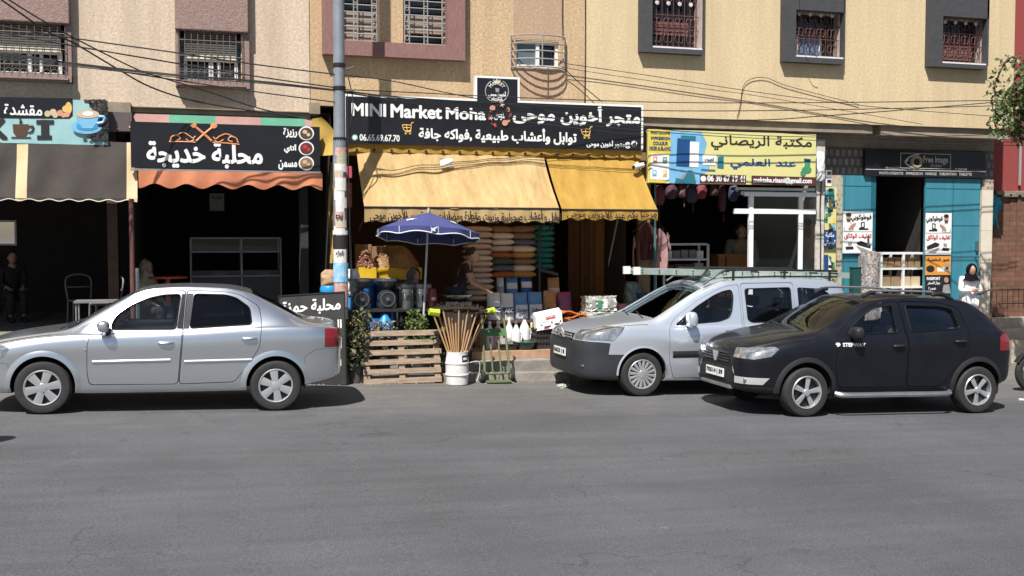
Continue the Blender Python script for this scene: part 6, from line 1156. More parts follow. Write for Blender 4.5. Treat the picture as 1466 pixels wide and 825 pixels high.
# umbrella
def umbrella():
    Y = 15.88; top = at(612, 304, Y); cx = top.x; zt = top.z; zr = Z_(612, 333, Y); rad = (X_(686, Y, 335) - X_(537, Y, 335)) / 2; t = thing('parasol', 'dark blue parasol with white piping over the shop table', 'umbrella', (cx, Y, .155)); n = 8; nav = mat('navy_umbrella_cloth', (.045, .055, .185), (.036, .044, .155), .75, scale=3, bump=.15); tilt = Matrix.Rotation(R(4), 3, 'Y') @ Matrix.Rotation(R(-6), 3, 'X'); O = Vector((cx, Y, zr))
    wt = mat('white_piping', (.75, .75, .75), rough=.6); grey_under = mat('grey_umbrella_lining', (.16, .16, .17), rough=.8)
    def P(a, v, dz=0):
        k = math.cos(math.pi / n) / math.cos(((a + math.pi / n) % (2 * math.pi / n)) - math.pi / n); q = rad * v * (1 - (1 - k) * .8 * v); return O + tilt @ Vector((q * math.cos(a), q * math.sin(a), (zt - zr) * (1 - v ** 1.12) + dz))
    can = MB(); can.grid(lambda u, v: P(2 * math.pi * u + .25, v), 64, 10); 
    def drop(u, v):
        a = 2 * math.pi * u + .25; p = P(a, 1); ph = ((u * n + .25 * n / (2 * math.pi)) % 1); return p + Vector((0, 0, -.115 * v * (1 - .35 * abs(math.sin(math.pi * ph)))))
    can.grid(drop, 64, 2); can.build('canopy', nav, t, True, 50); ed = [drop(u / 64, 1) for u in range(65)]; MB().tube(ed, .009, 5, False).build('piping', wt, t)
    for k in range(n): a = 2 * math.pi * k / n; MB().tube([drop(((a - .25) / (2 * math.pi)) % 1, v) for v in (0, .5, 1)], .006, 4).build('corner_piping', wt, t)
    ribs = MB()
    for k in range(n): a = 2 * math.pi * k / n; MB().tube([P(a, .05, -.03), P(a, .98, -.02)], .007, 4).build('rib', darkmetal, t)
    MB().tube([(cx - .10, Y + .02, .16), O, O + tilt @ Vector((0, 0, zt - zr + .07))], .017, 10).build('pole', mat('umbrella_pole_grey', (.50, .50, .49), rough=.4), t, True)
    MB().lathe([(.22, 0), (.22, .05), (.06, .09), (.03, .2)], (cx - .10, Y + .02, .157), 20).build('base', conc, t, True)
    def mark(a, v, s, fl=1):
        pts = ((-.10, .02), (-.02, .05), (.10, .06), (.04, .02), (.07, -.02), (.01, -.005), (-.02, -.055), (-.05, -.01)); q = []
        for x, y in pts: p = P(a + fl * x * s / (rad * v), v - y * s / rad * 1.1, 0); q.append(p + Vector((0, -.012, .012)))
        MB().poly(q).build('emblem', wt, t, fix=False)
    mark(-math.pi / 2 - .75, .66, 1.0); mark(-math.pi / 2 + .68, .66, 1.0, 1)
    c0 = drop(((-math.pi / 2 - .12 - .25) / (2 * math.pi)) % 1, .5); MB().poly([c0 + Vector((x, -.03, z)) for x, z in ((-.03, .05), (-.01, .02), (.09, .05), (.03, -.0), (.05, -.03), (.0, -.015), (-.03, -.06), (-.02, 0))]).build('emblem', wt, t, fix=False)
umbrella()
# cushions
def cushion_mesh(w, d, h, m, seed):
    r_ = random.Random(seed); bm = bmesh.new(); n = 10; mb = MB()
    for s in (1, -1): mb.grid(lambda u, v: (w * (u - .5) * (1 + .05 * math.cos(math.pi * (v - .5) * 2) * -1), d * (v - .5), s * h * .5 * (max(0, math.sin(math.pi * u)) * max(0, math.sin(math.pi * v))) ** .20 + .008 * math.sin(5 * u + seed) * (1 if s > 0 else .6)), n, n)
    me = mb.build('cushion', m, None, True, 70); return me
cb_ = mat('beige_ticking', (.52, .41, .34), (.43, .33, .265), .9, scale=6, bump=.2); cg = mat('cream_ticking', (.62, .54, .47), (.53, .45, .39), .9, scale=6, bump=.2); co_ = mat('rust_ticking', (.36, .10, .03), (.29, .075, .025), .9, scale=6); cy_ = mat('ochre_ticking', (.45, .24, .05), (.37, .19, .04), .9, scale=6); cgr = mat('dark_green_ticking', (.05, .085, .055), (.04, .065, .04), .9, scale=6); cbl = mat('slate_blue_ticking', (.10, .11, .15), (.08, .09, .12), .9, scale=6); cbr = mat('brown_ticking', (.24, .15, .10), (.18, .11, .07), .9, scale=6); cte = mat('turquoise_ticking', (.03, .26, .25), (.02, .19, .185), .8, scale=6)
col_lab = {id(cb_): 'beige', id(cg): 'cream', id(co_): 'rust orange', id(cy_): 'ochre yellow', id(cgr): 'dark green', id(cbl): 'slate blue', id(cbr): 'brown', id(cte): 'turquoise'}
ordn = ['topmost', 'second from the top', 'third from the top', 'fourth from the top', 'fifth from the top', 'sixth from the top', 'seventh from the top', 'eighth from the top', 'ninth from the top', 'tenth from the top', 'eleventh from the top', 'twelfth from the top', 'thirteenth from the top', 'lowest']
protos = {}
def stack(px0, px1, py0, py1, Y, cols, which, seed):
    rg = random.Random(seed); n = len(cols); x0, x1 = X_(px0, Y, 380), X_(px1, Y, 380); zt, zb = Z_(px0, py0, Y), Z_(px0, py1, Y); h = (zt - zb) / n
    for i, m in enumerate(cols):
        zc = zt - h * (i + .5); lab = '%s cushion, %s in the %s stack' % (col_lab[id(m)], ordn[i] if i < n - 1 else 'lowest', which)
        key = (id(m), round(x1 - x0, 2))
        if key not in protos: o = protos[key] = cushion_mesh((x1 - x0) * 1.02, .42, 1, m, seed + i)
        else: o = protos[key].copy(); COL.objects.link(o)
        o.location = ((x0 + x1) / 2 + rg.uniform(-.012, .012), Y + .22 + rg.uniform(-.02, .02), zc); o.scale = (rg.uniform(.93, 1.05), rg.uniform(.9, 1.05), h * rg.uniform(1.0, 1.15)); o.rotation_euler = (rg.uniform(-.03, .03), rg.uniform(-.03, .03), rg.uniform(-.06, .06)); tag(o, lab, 'cushion', 'cushions stacked under the yellow awning')
stack(669, 707, 324, 432, 16.85, [cb_, cb_, cg, cb_, cb_, cg, cb_, cb_, cb_, cg, cb_, cb_, cb_], 'left beige', 1)
stack(704, 737, 324, 398, 17.0, [cbr, cg, cg, cb_, co_, cgr, cbl, co_], 'second mixed', 2)
stack(734, 768, 324, 398, 17.05, [cbr, cbr, cbl, cg, cy_, cbr, cg, cy_], 'third mixed', 3)
stack(766, 794, 322, 386, 17.5, [cte] * 8, 'turquoise', 4)
x = X_(773, 17.0, 380); rk = thing('display_stand', 'thin black stand with a tilted shelf beside the turquoise cushions', 'stand', (x, 17.0, FZ)); MB().tube([(x, 17.02, FZ), (x, 17.02, Z_(773, 322, 17))], .022, 6).build('upright', darkmetal, rk); MB().prism([at(772, 384, 17.0), at(799, 391, 16.9), at(799, 395, 16.9), at(772, 388, 17.0)], (0, .35, 0)).build('shelf', darkmetal, rk); MB().box(x - .2, x + .2, 16.9, 17.2, FZ, FZ + .02).build('foot', darkmetal, rk)
plat = thing('display_bench', 'low dark bench under the detergent bags', 'bench', (X_(745, 16.9), 16.9, FZ)); xb0, xb1 = X_(668, 16.75, 460), X_(806, 16.75, 460); zbn = Z_(735, 459, 16.75); MB().box(xb0, xb1, 16.7, 17.55, zbn - .04, zbn).build('top', mat('bench_wood', (.10, .06, .035), rough=.8), plat)
for xx in (xb0 + .05, xb1 - .05):
    for yy in (16.75, 17.5): MB().box(xx - .03, xx + .03, yy - .03, yy + .03, FZ, zbn - .041).build('leg', mat('bench_wood'), plat) if False else MB().box(xx - .03, xx + .03, yy - .03, yy + .03, FZ, zbn - .041).build('leg', MATS['bench_wood'], plat)
bagw = mat('white_bag_print', (.62, .60, .58), (.52, .50, .49), .5, scale=5); bagb = mat('blue_bag_print', (.035, .13, .32), (.10, .22, .40), .5, scale=4); kraft = mat('kraft_bag', (.40, .22, .07), (.26, .13, .04), .5, scale=5); bagr = mat('blue_red_bag', (.03, .06, .22), (.28, .03, .05), .45, scale=4)
def bag(label, px, Y, m, txt=None, tm=white, lean=.06, group='detergent and pasta bags on the bench', band=None):
    l, t, r, b = px; x0, x1, z0, z1 = prect(px, Y); tn = thing('bag', label, 'bag', ((x0 + x1) / 2, Y + .1, z0), group); w = x1 - x0; h = z1 - z0
    def f(u, v, s): e = math.sin(math.pi * u) ** .4 * (math.sin(math.pi * min(1, .06 + v * .94)) ** .35); return (x0 + w * (.5 + (u - .5) * (1 - .10 * v * v)), Y + .1 + lean * v + s * .085 * e * (1 - .55 * v), z0 + h * v)
    mb = MB(); [mb.grid(lambda u, v, s=s: f(u, v, s), 12, 12) for s in (-1, 1)]; mb.build('pouch', m, tn, True, 60)
    if band: MB().grid(lambda u, v: tuple(Vector(f(.06 + .88 * u, band[1] + band[2] * v, -1)) + Vector((0, -.005, 0))), 10, 4).build('label_patch', band[0], tn, True)
    if txt: letters(MB(), txt, (x0 + w * .18, Y - .008 + lean * .3, z0 + h * .30), (1, 0, 0), (0, .05, 1), w * .64, h * .14, .06).build('lettering', tm, tn, fix=False)
bag('white bag marked with a navy oval, leftmost of the front row', (700, 420, 720, 459), 16.72, bagw, 'ABC', white, band=(navy_p, .26, .22)); bag('white bag marked with a navy oval, second of the front row', (720, 421, 739, 459), 16.74, bagw, 'ABC', white, band=(navy_p, .26, .22))
bag('blue bag with a white lower half, third of the front row', (739, 420, 759, 459), 16.73, bagb, 'Lenor', navy_p, band=(bagw, .06, .5)); bag('blue bag with a white lower half, fourth of the front row', (759, 419, 780, 459), 16.75, bagb, 'Lubon', navy_p, band=(bagw, .06, .5)); bag('golden brown bag of pasta, rightmost of the front row', (781, 417, 800, 459), 16.78, kraft, 'Rassel', ink)
bag('big blue and red bag leaning at the right end of the bench', (801, 419, 822, 452), 16.9, bagr)
for i, (p0, m, lab) in enumerate(((714, bagw, 'white bag in the back row, leftmost'), (727, bagb, 'pale blue bag in the back row, second'), (748, mat('deep_blue_bag', (.02, .06, .25), rough=.5), 'deep blue bag in the back row, third'), (787, kraft, 'tall golden bag in the back row, rightmost'))): bag(lab, (p0, 398, p0 + (11 if i == 0 else 18), 440), 17.05, m, band=((grey_p, bagw, bagw, cb_)[i], (.5, .62, .66, .45)[i], .2))
for (p0, p1) in ((668, 806),): MB().box(xb0, xb1, 17.0, 17.5, zbn + .001, Z_(735, 440, 17.0)).build('riser', MATS['bench_wood'], plat)
# bottles, basin, boxes in front of the bench
def bottle(px, pyt, pyb, Y, m, label, r=.065, spout=True):
    c = at(px, pyb, Y); zb = FZ; h = at(px, pyt, Y).z - zb; t = thing('bottle', label, 'bottle', (c.x, Y, zb), 'bleach bottles on the tiled step'); MB().lathe([(r * .9, 0), (r, .01), (r, h * .55), (r * .8, h * .68), (r * .35, h * .82), (r * .32, h * .88)], (c.x, Y, zb), 16).build('body', m, t, True); MB().lathe([(r * .36, h * .885), (r * .36, h * .97), (r * .2, h)], (c.x, Y, zb), 12).build('cap', (whitemetal, greypot, whitemetal)[int(px) % 3], t, True)
    if spout: MB().tube(bez([(c.x + r * .8, Y - r * .3, zb + h * .6), (c.x + r * 1.25, Y - r * .3, zb + h * .5), (c.x + r * .95, Y - r * .3, zb + h * .25)], 4), .012, 6).build('grip', m, t)
wb_ = mat('white_bottle_plastic', (.74, .74, .73), (.66, .66, .66), .35, scale=5); pk = mat('pink_bottle_plastic', (.62, .22, .34), (.65, .5, .5), .35, scale=7); yb_ = mat('yellow_bottle_plastic', (.72, .58, .04), rough=.35)
bottle(701, 460, 484, 16.45, wb_, 'round white bottle, leftmost on the tiled step', .075, False); bottle(713, 459, 486, 16.4, pk, 'pink labelled bottle on the tiled step', .085, False); bottle(729, 455, 485, 16.55, wb_, 'white jerrycan style bottle behind the green basin, leftmost', .07); bottle(739, 460, 485, 16.4, wb_, 'white bottle left of the green basin', .075); bottle(751, 452, 484, 16.5, wb_, 'tall white bottle standing in the middle of the step', .085); bottle(761, 462, 482, 16.55, yb_, 'yellow bottle left of the printed white carton', .06)
crumple((at(725, 478, 16.3).x, 16.3, FZ + .09), (.12, .1, .10), mat('grey_sack_cloth', (.28, .27, .26), (.2, .19, .18), .8, scale=8), 'cloth_bundle', tag(thing('cloth_bundle', 'grey cloth bundle among the bottles on the step', 'cloth', (at(725, 478, 16.3).x, 16.3, FZ)),), 9, 4, .12)
c = at(752, 484, 16.2); bs = thing('basin', 'dark green plastic basin on the tiled step', 'basin', (c.x, 16.22, FZ)); MB().lathe([(.13, 0), (.14, .01), (.175, .11), (.195, .115), (.195, .13), (.165, .125), (.13, .03), (.001, .025)], (c.x, 16.22, FZ), 24).build('bowl', mat('dark_green_plastic', (.02, .06, .05), rough=.4), bs, True); MB().lathe([(.19, .0), (.2, .004), (.2, .012), (.19, .016)], (c.x, 16.22, FZ + .118), 24, cap=False).build('rim', mat('green_rim', (.04, .12, .09), rough=.4), bs, True)
c = at(733, 484, 16.2); bs = thing('basin', 'black plastic tray left of the green basin', 'basin', (c.x - .06, 16.24, FZ)); MB().add([(c.x - .2, 16.12, FZ), (c.x + .04, 16.12, FZ), (c.x + .04, 16.4, FZ), (c.x - .2, 16.4, FZ), (c.x - .23, 16.09, FZ + .1), (c.x + .07, 16.09, FZ + .1), (c.x + .07, 16.43, FZ + .1), (c.x - .23, 16.43, FZ + .1)], [(0, 1, 2, 3), (0, 1, 5, 4), (1, 2, 6, 5), (2, 3, 7, 6), (3, 0, 4, 7)]).build('tray', rubber, bs, thick=.008); MB().tube([(c.x - .23, 16.09, FZ + .1), (c.x + .07, 16.09, FZ + .1), (c.x + .07, 16.43, FZ + .1), (c.x - .23, 16.43, FZ + .1), (c.x - .23, 16.09, FZ + .1)], .01, 5).build('rim', rubber, bs)
# black crates with the printed carton
def crate(label, px, Y, d, m=None, z0=None):
    x0, x1, zz0, z1 = prect(px, Y); z0 = FZ if z0 is None else z0; t = thing('plastic_crate', label, 'crate', ((x0 + x1) / 2, Y, z0)); fr = MB(); h = z1 - z0
    for k in range(4): zc = z0 + h * (.08 + .28 * k); fr.box(x0, x1, Y, Y + .012, zc - .012, zc + .012); fr.box(x0, x1, Y + d - .012, Y + d, zc - .012, zc + .012); fr.box(x0 - .001, x0 + .012, Y + .013, Y + d - .013, zc - .012, zc + .012); fr.box(x1 - .012, x1 + .001, Y + .013, Y + d - .013, zc - .012, zc + .012)
    n = 9
    for k in range(n + 1): xx = x0 + (x1 - x0) * k / n; fr.box(xx - .008, xx + .008, Y + .002, Y + .010, z0, z1)
    fr.build('lattice', m or rubber, t); MB().box(x0, x1, Y, Y + d, z0, z0 + .012).build('bottom', m or rubber, t); MB().box(x0 + .02, x1 - .02, Y + .03, Y + d - .03, z0 + .013, z1 - .03).build('contents', mat('crate_contents', (.10, .07, .05), (.05, .035, .03), .9, scale=18), t)
crate('black slatted plastic crate under the printed white carton', (768, 470, 808, 487), 16.15, .35)
t = thing('carton', 'tilted white carton printed in red and black, on the black crate', 'box', at(786, 470, 16.1)); q = [at(767, 454, 16.2), at(804, 446, 16.1), at(806, 468, 16.05), at(768, 474, 16.15)]; MB().prism(q, (0.02, .22, .05)).build('box', white, t); uu = (q[1] - q[0]); vv = (q[3] - q[0]); nn = Vector((0, -.004, 0))
def onbox(name, a, b, c, d, m, txt=None):
    P = lambda s_, t_: q[0] + uu * s_ + vv * t_ + nn
    if txt: letters(MB(), txt, P(a, d), uu.normalized(), (-vv).normalized(), uu.length * (b - a), vv.length * (d - c), .05).build('lettering', m, t, fix=False)
    else: MB().poly([P(a, c), P(b, c), P(b, d), P(a, d)]).build(name, m, t, fix=False)
onbox('x', .36, .74, .12, .2, ink, 'MILANO CAFE'); onbox('print_patch', .38, .76, .24, .38, red_p); onbox('x', .08, .5, .44, .52, grey_p, 'Max Kitchen'); onbox('print_patch', .30, .56, .80, .9, ink); onbox('print_patch', .70, .90, .74, .86, ink); onbox('print_patch', .58, .63, .52, .72, ink); onbox('print_patch', .18, .24, .62, .74, ink); onbox('print_patch', .90, .97, .60, .70, ink); onbox('print_patch', .28, .5, .93, .99, red_p); onbox('print_patch', .86, .97, .84, .9, green_p)
MB().box(X_(800, 16.3), X_(809, 16.3), 16.3, 16.31, FZ, FZ + .01).build('x', ink) if False else None
orp = mat('orange_plastic', (.62, .20, .035), (.52, .155, .025), .5, scale=4)
for i in range(4):
    c = at(821 + (4, -2, 3, -5)[i], 463 - 4.5 * i, 16.6); o = MB().grid(lambda u, v: (c.x + .24 * (u - .5) * (1 + .06 * i) * 1.35, c.y + .3 * (v - .5), c.z + .028 * math.sin(6 * u + i * 2) + .02 * math.cos(5 * v)), 14, 8).build('folded_cloth', orp, None, True, thick=.018); tag(o, '%s folded orange cloth in the little pile beside the white carton' % ('lowest', 'second', 'third', 'topmost')[i], 'cloth', 'folded orange cloths')
x0, x1, z0, z1 = prect((803, 466, 840, 486), 16.45); t = thing('carton', 'low open carton carrying the folded orange cloths', 'box', ((x0 + x1) / 2, 16.5, FZ)); MB().box(x0, x1, 16.45, 16.8, FZ, z1).build('box', MATS['carton_brown'], t); MB().box(x0 - .01, x1 + .01, 16.44, 16.46, z1 - .06, z1 + .01).build('flap', MATS['carton_brown'], t)
clear = mat('clear_wrap', (.62, .64, .60), (.30, .33, .28), .18, scale=16, bump=.8, bscale=22, coat=.6)
def pack(label, px, Y, seed):
    x0, x1, z0, z1 = prect(px, Y); t = thing('wrapped_pack', label, 'pack', ((x0 + x1) / 2, Y + .2, z0), 'plastic wrapped packs'); bm = bmesh.new(); bmesh.ops.create_cube(bm, size=1); bmesh.ops.subdivide_edges(bm, edges=bm.edges[:], cuts=7, use_grid_fill=True); r_ = random.Random(seed)
    for v in bm.verts: j = .018; v.co = ((x0 + x1) / 2 + v.co.x * (x1 - x0) * .96 + r_.uniform(-j, j), Y + .2 + v.co.y * .36 + r_.uniform(-j, j), (z0 + z1) / 2 + v.co.z * (z1 - z0) * .95 + r_.uniform(-j, j))
    MB().addbm(bm).build('wrap', clear, t, True, 20)
    for k in range(4): xx = x0 + (x1 - x0) * (.2 + .2 * k); MB().box(xx - .035, xx + .035, Y + .004, Y + .012, z0 + (z1 - z0) * .2, z0 + (z1 - z0) * .75).build('package_front', (grey_p, green_p, white, MATS['grey_print'])[k], t)
    MB().grid(lambda u, v: (x0 - .09 * v + .02, Y + .1 + .1 * u, z1 - .05 * v - .09 * u * v - .02), 4, 4).build('loose_film', clear, t)
pack('shiny plastic wrapped pack, upper of the two near the van nose', (842, 425, 884, 446), 16.5, 1); pack('shiny plastic wrapped pack, lower of the two near the van nose', (840, 447, 880, 466), 16.48, 2)
c = at(905, 418, 17.3); t = thing('wrapped_bundle', 'tall grey green plastic wrapped bundle behind the van bonnet', 'bundle', (c.x, 17.3, FZ)); crumple((c.x, 17.3, c.z - .12), (.17, .15, .34), mat('grey_green_plastic', (.17, .24, .22), (.08, .12, .11), .3, scale=7, bump=.6), 'wrap', t, 12, 5, .16); MB().lathe([(.14, 0), (.15, c.z - .4 - FZ)], (c.x, 17.3, FZ), 12).build('core', rubber, t)
c = at(893, 438, 17.0); t = thing('plastic_bag', 'pink plastic bag beside the wrapped packs', 'bag', (c.x, 17.0, FZ)); crumple((c.x, 17.0, c.z - .05), (.16, .12, .10), mat('pink_plastic', (.50, .22, .25), (.4, .15, .18), .4, scale=8), 'bag', t, 15, 6, .2); MB().lathe([(.14, 0), (.15, c.z - .14 - FZ)], (c.x, 17.0, FZ), 12).build('bucket', greypot, t)
drum(921, 420, 17.2, FZ, .16, bluep[2], 'navy bucket behind the van windscreen', True); drum(908, 432, 16.9, FZ, .12, bluep[1], 'pale blue tub left of the navy bucket near the van', False)
c = at(656, 425, 15.75); t = thing('metal_bowl', 'wide dull metal bowl on an upturned crate behind the broom heads', 'bowl', (c.x, 15.75, .157)); MB().lathe([(.12, -.07), (.2, -.02), (.235, .02), (.24, .03), (.225, .03), (.1, -.05)], (c.x, 15.85, c.z), 24).build('bowl', steel, t, True); MB().box(c.x - .2, c.x + .2, 15.68, 16.0, .157, c.z - .075).build('crate', rubber, t)
for i, (px, py, mm, lab) in enumerate(((538, 470, bluep[2], 'navy jerrycan on the step under the black table, left of the round jug'), (566, 470, bluep[0], 'royal blue jerrycan on the step right of the round jug'), (612, 466, rubber, 'black jerrycan on the step at the right end under the table'))):
    c = at(px, py, 16.25); t = thing('jerrycan', lab, 'jerrycan', (c.x, 16.25, .286), 'jerrycans under the black table'); MB().box(c.x - .11, c.x + .11, 16.2, 16.36, .286, .64, .03).build('body', mm, t, True); MB().lathe([(.03, 0), (.032, .045)], (c.x + .06, 16.28, .64), 10).build('cap', greypot, t); MB().tube(bez([(c.x - .08, 16.28, .63), (c.x - .06, 16.28, .69), (c.x + .01, 16.28, .69), (c.x + .02, 16.28, .63)], 3), .014, 6).build('grip', mm, t)
for i, (px, w, h_, lab, mm) in enumerate(((826, 26, .42, 'dim brown carton on the floor behind the orange cloths', 'carton_brown'), (852, 22, .62, 'tall dim carton behind the wrapped packs', 'carton_brown'), (690, 20, .30, 'small brown carton on the step left of the bottles', 'carton_brown'))):
    Y = (17.35, 17.5, 16.6)[i]; c = at(px, 460, Y); t = thing('carton', lab, 'box', (c.x, Y, FZ)); ww = w * .006; MB().box(c.x - ww, c.x + ww, Y, Y + .3, FZ, FZ + h_, .006).build('box', MATS[mm], t); MB().box(c.x - .03, c.x + .03, Y - .004, Y - .001, FZ + .01, FZ + h_ - .008).build('tape', MATS['parcel_tape'], t)
rg = random.Random(91); g = MB()
for _ in range(620):
    x = rg.uniform(-6, 16.5); y = 15.40 - abs(rg.gauss(0, .16)); r_ = rg.uniform(.006, .017) * (1.5 if rg.random() < .06 else 1); g.cur = rg.choice((0, 0, 1)); g.lathe([(r_ * .6, -r_ * .3), (r_, 0), (r_ * .5, r_ * .6)], (x, y, gz(x) + .004), 5, wob=.25)
tag(g.build('kerb_grit', [mat('grit_grey', (.20, .18, .155), rough=.95), mat('grit_pale', (.36, .32, .27), rough=.95)]), kind='stuff')
# odd hanging things round the shop front
c = at(497, 240, 16.9); m = MB(); t = thing('hanging_packet', 'red and pink packets hanging in the dark gap right of the pole', 'packets', at(498, 232, 16.85))
for i, (py, mm) in enumerate(((238, mat('crimson_packet', (.35, .03, .08), (.5, .1, .14), .4, scale=12)), (262, mat('maroon_packet', (.16, .03, .03), (.25, .06, .05), .5, scale=12)), (280, MATS['maroon_packet'] if 'maroon_packet' in MATS else maroon_p))): x0, x1, z0, z1 = prect((495, py, 504, py + 17), 16.85); MB().box(x0, x1, 16.85, 16.89, z0, z1, .01).build('packet', mm, t)
cm = thing('security_camera', 'small white security camera at the right end of the yellow awning', 'camera', at(916, 240, 16.6)); a = at(916, 236, 16.55); MB().tube([a + Vector((.02, .25, .05)), a], .02, 8).build('bracket', whitemetal, cm); MB().tube([a + Vector((.06, 0, .0)), a + Vector((-.14, -.08, -.05))], .045, 10).build('housing', whitemetal, cm, True); MB().tube([a + Vector((-.13, -.078, -.048)), a + Vector((-.16, -.088, -.056))], .03, 10).build('lens', ink, cm)
# ---------------------------------------------------------------- people
def skinmesh(J, E, name='tmp', sub=2, root='pelvis'):
    ks = list(J); me = bpy.data.meshes.new(name); me.from_pydata([J[k][0] for k in ks], [(ks.index(a), ks.index(b)) for a, b in E], [])
    o = tmpobj(me, name); o.modifiers.new('s', 'SKIN')
    for i, k in enumerate(ks):
        r = J[k][1]; me.skin_vertices[0].data[i].radius = r if isinstance(r, tuple) else (r, r); me.skin_vertices[0].data[i].use_root = (k == root)
    sb = o.modifiers.new('u', 'SUBSURF'); sb.levels = sub; sb.render_levels = sub
    r = bpy.data.meshes.new_from_object(o.evaluated_get(bpy.context.evaluated_depsgraph_get())); bpy.data.objects.remove(o); bpy.data.meshes.remove(me); return r
def addmesh(mb, me): mb.add([v.co for v in me.vertices], [tuple(p.vertices) for p in me.polygons]); bpy.data.meshes.remove(me); return mb
eye_m = mat('eye_dark', (.01, .008, .008), rough=.2); lip_m = mat('lips', (.30, .12, .10), rough=.5)
def person(label, loc, face, P, top, legs, shoe, hair=None, scarf=None, bow=0, turn=0, long_=False, sleeve=1.0, robe=None, hidden=False, skirt=None, h=1.0):
    """P: joints in metres, figure faces -Y, feet at z=0; face: turn about z"""
    t = thing('person', label, 'person', loc); j = {k: Vector(v) for k, v in P.items()}; V = Vector
    for s, n in ((-1, 'r'), (1, 'l')):
        j.setdefault('hip' + n, j['pelvis'] + V((s * .085, 0, -.03)))
    chest, neck, pel = j['chest'], j['neck'], j['pelvis']; head = j['head']; J = {'pelvis': (pel, (.135, .10)), 'waist': (pel.lerp(chest, .45), (.115, .085)), 'chest': (chest, (.145, .10)), 'upper': (chest.lerp(neck, .55), (.10, .075)), 'neck': (neck, .048), 'skull': (neck.lerp(head, .45), .05)}
    E = [('pelvis', 'waist'), ('waist', 'chest'), ('chest', 'upper'), ('upper', 'neck'), ('neck', 'skull')]
    G = {k: (v, tuple(q + .014 for q in r) if isinstance(r, tuple) else r + .014) for k, (v, r) in list(J.items())[:4]}; GE = E[:3]; L = {'pelvis': (pel + V((0, 0, -.02)), (.15, .115))}; LE = []
    for n in 'rl':
        sh, el, wr, hip, kn, an = (j[k + n] for k in ('sh', 'el', 'wr', 'hip', 'kn', 'an')); J.update({'sh' + n: (sh, .056), 'um' + n: (sh.lerp(el, .5), .046), 'el' + n: (el, .038), 'fm' + n: (el.lerp(wr, .4), .037), 'wr' + n: (wr, .025), 'hip' + n: (hip, .085), 'tm' + n: (hip.lerp(kn, .5), .073), 'kn' + n: (kn, .053), 'cm' + n: (kn.lerp(an, .35), .053), 'an' + n: (an, .034)})
        E += [('upper', 'sh' + n), ('sh' + n, 'um' + n), ('um' + n, 'el' + n), ('el' + n, 'fm' + n), ('fm' + n, 'wr' + n), ('pelvis', 'hip' + n), ('hip' + n, 'tm' + n), ('tm' + n, 'kn' + n), ('kn' + n, 'cm' + n), ('cm' + n, 'an' + n)]
        d = (wr - el).normalized(); sd = d.cross(V((0, 0, 1))); sd = sd.normalized() if sd.length > .1 else V((1, 0, 0)); pa = wr + d * .075; J['pa' + n] = (pa, (.036, .018)); E.append(('wr' + n, 'pa' + n)); cl = (V((0, -1, -.3)) - d * d.dot(V((0, -1, -.3)))).normalized()
        for q, (o, ln) in enumerate(((-.027, .068), (-.009, .08), (.009, .076), (.027, .06), (-.045, .05))):
            b0 = pa + sd * o * (1 if q < 4 else .9) + d * (.012 if q < 4 else -.03); m1 = b0 + d * ln * .55 + sd * o * .12 + (sd * -.02 if q == 4 else V()); m2 = m1 + (d * .75 + cl * .6).normalized() * ln * .5
            for kk, pt, rr in (('a', b0, .0095), ('b', m1, .0085), ('c', m2, .0065)): J['f%s%d%s' % (kk, q, n)] = (pt, rr)
            E += [('pa' + n, 'fa%d%s' % (q, n)), ('fa%d%s' % (q, n), 'fb%d%s' % (q, n)), ('fb%d%s' % (q, n), 'fc%d%s' % (q, n))]
        se = el.lerp(wr, sleeve - .55 if sleeve > .55 else 0) if sleeve > .5 else sh.lerp(el, .75); G.update({'sh' + n: (sh, .072), 'um' + n: (sh.lerp(el, .5), .062)}); GE += [('upper', 'sh' + n), ('sh' + n, 'um' + n)]
        if sleeve > .5: G.update({'el' + n: (el, .055), 'cu' + n: (el.lerp(wr, .85), .045)}); GE += [('um' + n, 'el' + n), ('el' + n, 'cu' + n)]
        L.update({'hip' + n: (hip, .105), 'tm' + n: (hip.lerp(kn, .5), .092), 'kn' + n: (kn, .075), 'cm' + n: (kn.lerp(an, .4), .07), 'an' + n: (kn.lerp(an, .9), .06)}); LE += [('pelvis', 'hip' + n), ('hip' + n, 'tm' + n), ('tm' + n, 'kn' + n), ('kn' + n, 'cm' + n), ('cm' + n, 'an' + n)]
    body = MB(); addmesh(body, skinmesh(J, E, sub=1)); Rm = Matrix.Rotation(turn, 3, 'Z') @ Matrix.Rotation(bow, 3, 'X')
    bm = bmesh.new(); bmesh.ops.create_uvsphere(bm, u_segments=18, v_segments=14, radius=1)
    for v in bm.verts:
        x, y, z = v.co; w = 1 - .22 * max(0, -z) ** 1.5; v.co = head + Rm @ V((x * .076 * w, y * .095 - (.012 if z < -.2 and y < 0 else 0), z * .115))
    body.addbm(bm)
    for s in (-1, 1): bm = bmesh.new(); bmesh.ops.create_uvsphere(bm, u_segments=6, v_segments=5, radius=1); [setattr(v, 'co', head + Rm @ V((s * .076 + v.co.x * .012, .005 + v.co.y * .02, v.co.z * .03))) for v in bm.verts]; body.addbm(bm)
    body.add([head + Rm @ V(p) for p in ((-.013, -.094, -.03), (.013, -.094, -.03), (0, -.118, -.03), (0, -.09, .012), (0, -.094, -.04))], [(0, 2, 3), (2, 1, 3), (0, 4, 2), (4, 1, 2)])
    body.cur = 1
    for s in (-1, 1): body.add([head + Rm @ V((s * .03 + a, -.0935 + abs(a) * .15, .008 + b)) for a, b in ((-.015, 0), (0, -.006), (.015, 0), (0, .007))], [(0, 1, 2, 3)])
    body.cur = 2; body.add([head + Rm @ V((a, -.1035 + abs(a) * .3, -.058 + b)) for a, b in ((-.024, 0), (0, -.009), (.024, 0), (0, .007))], [(0, 1, 2, 3)]); body.cur = 0
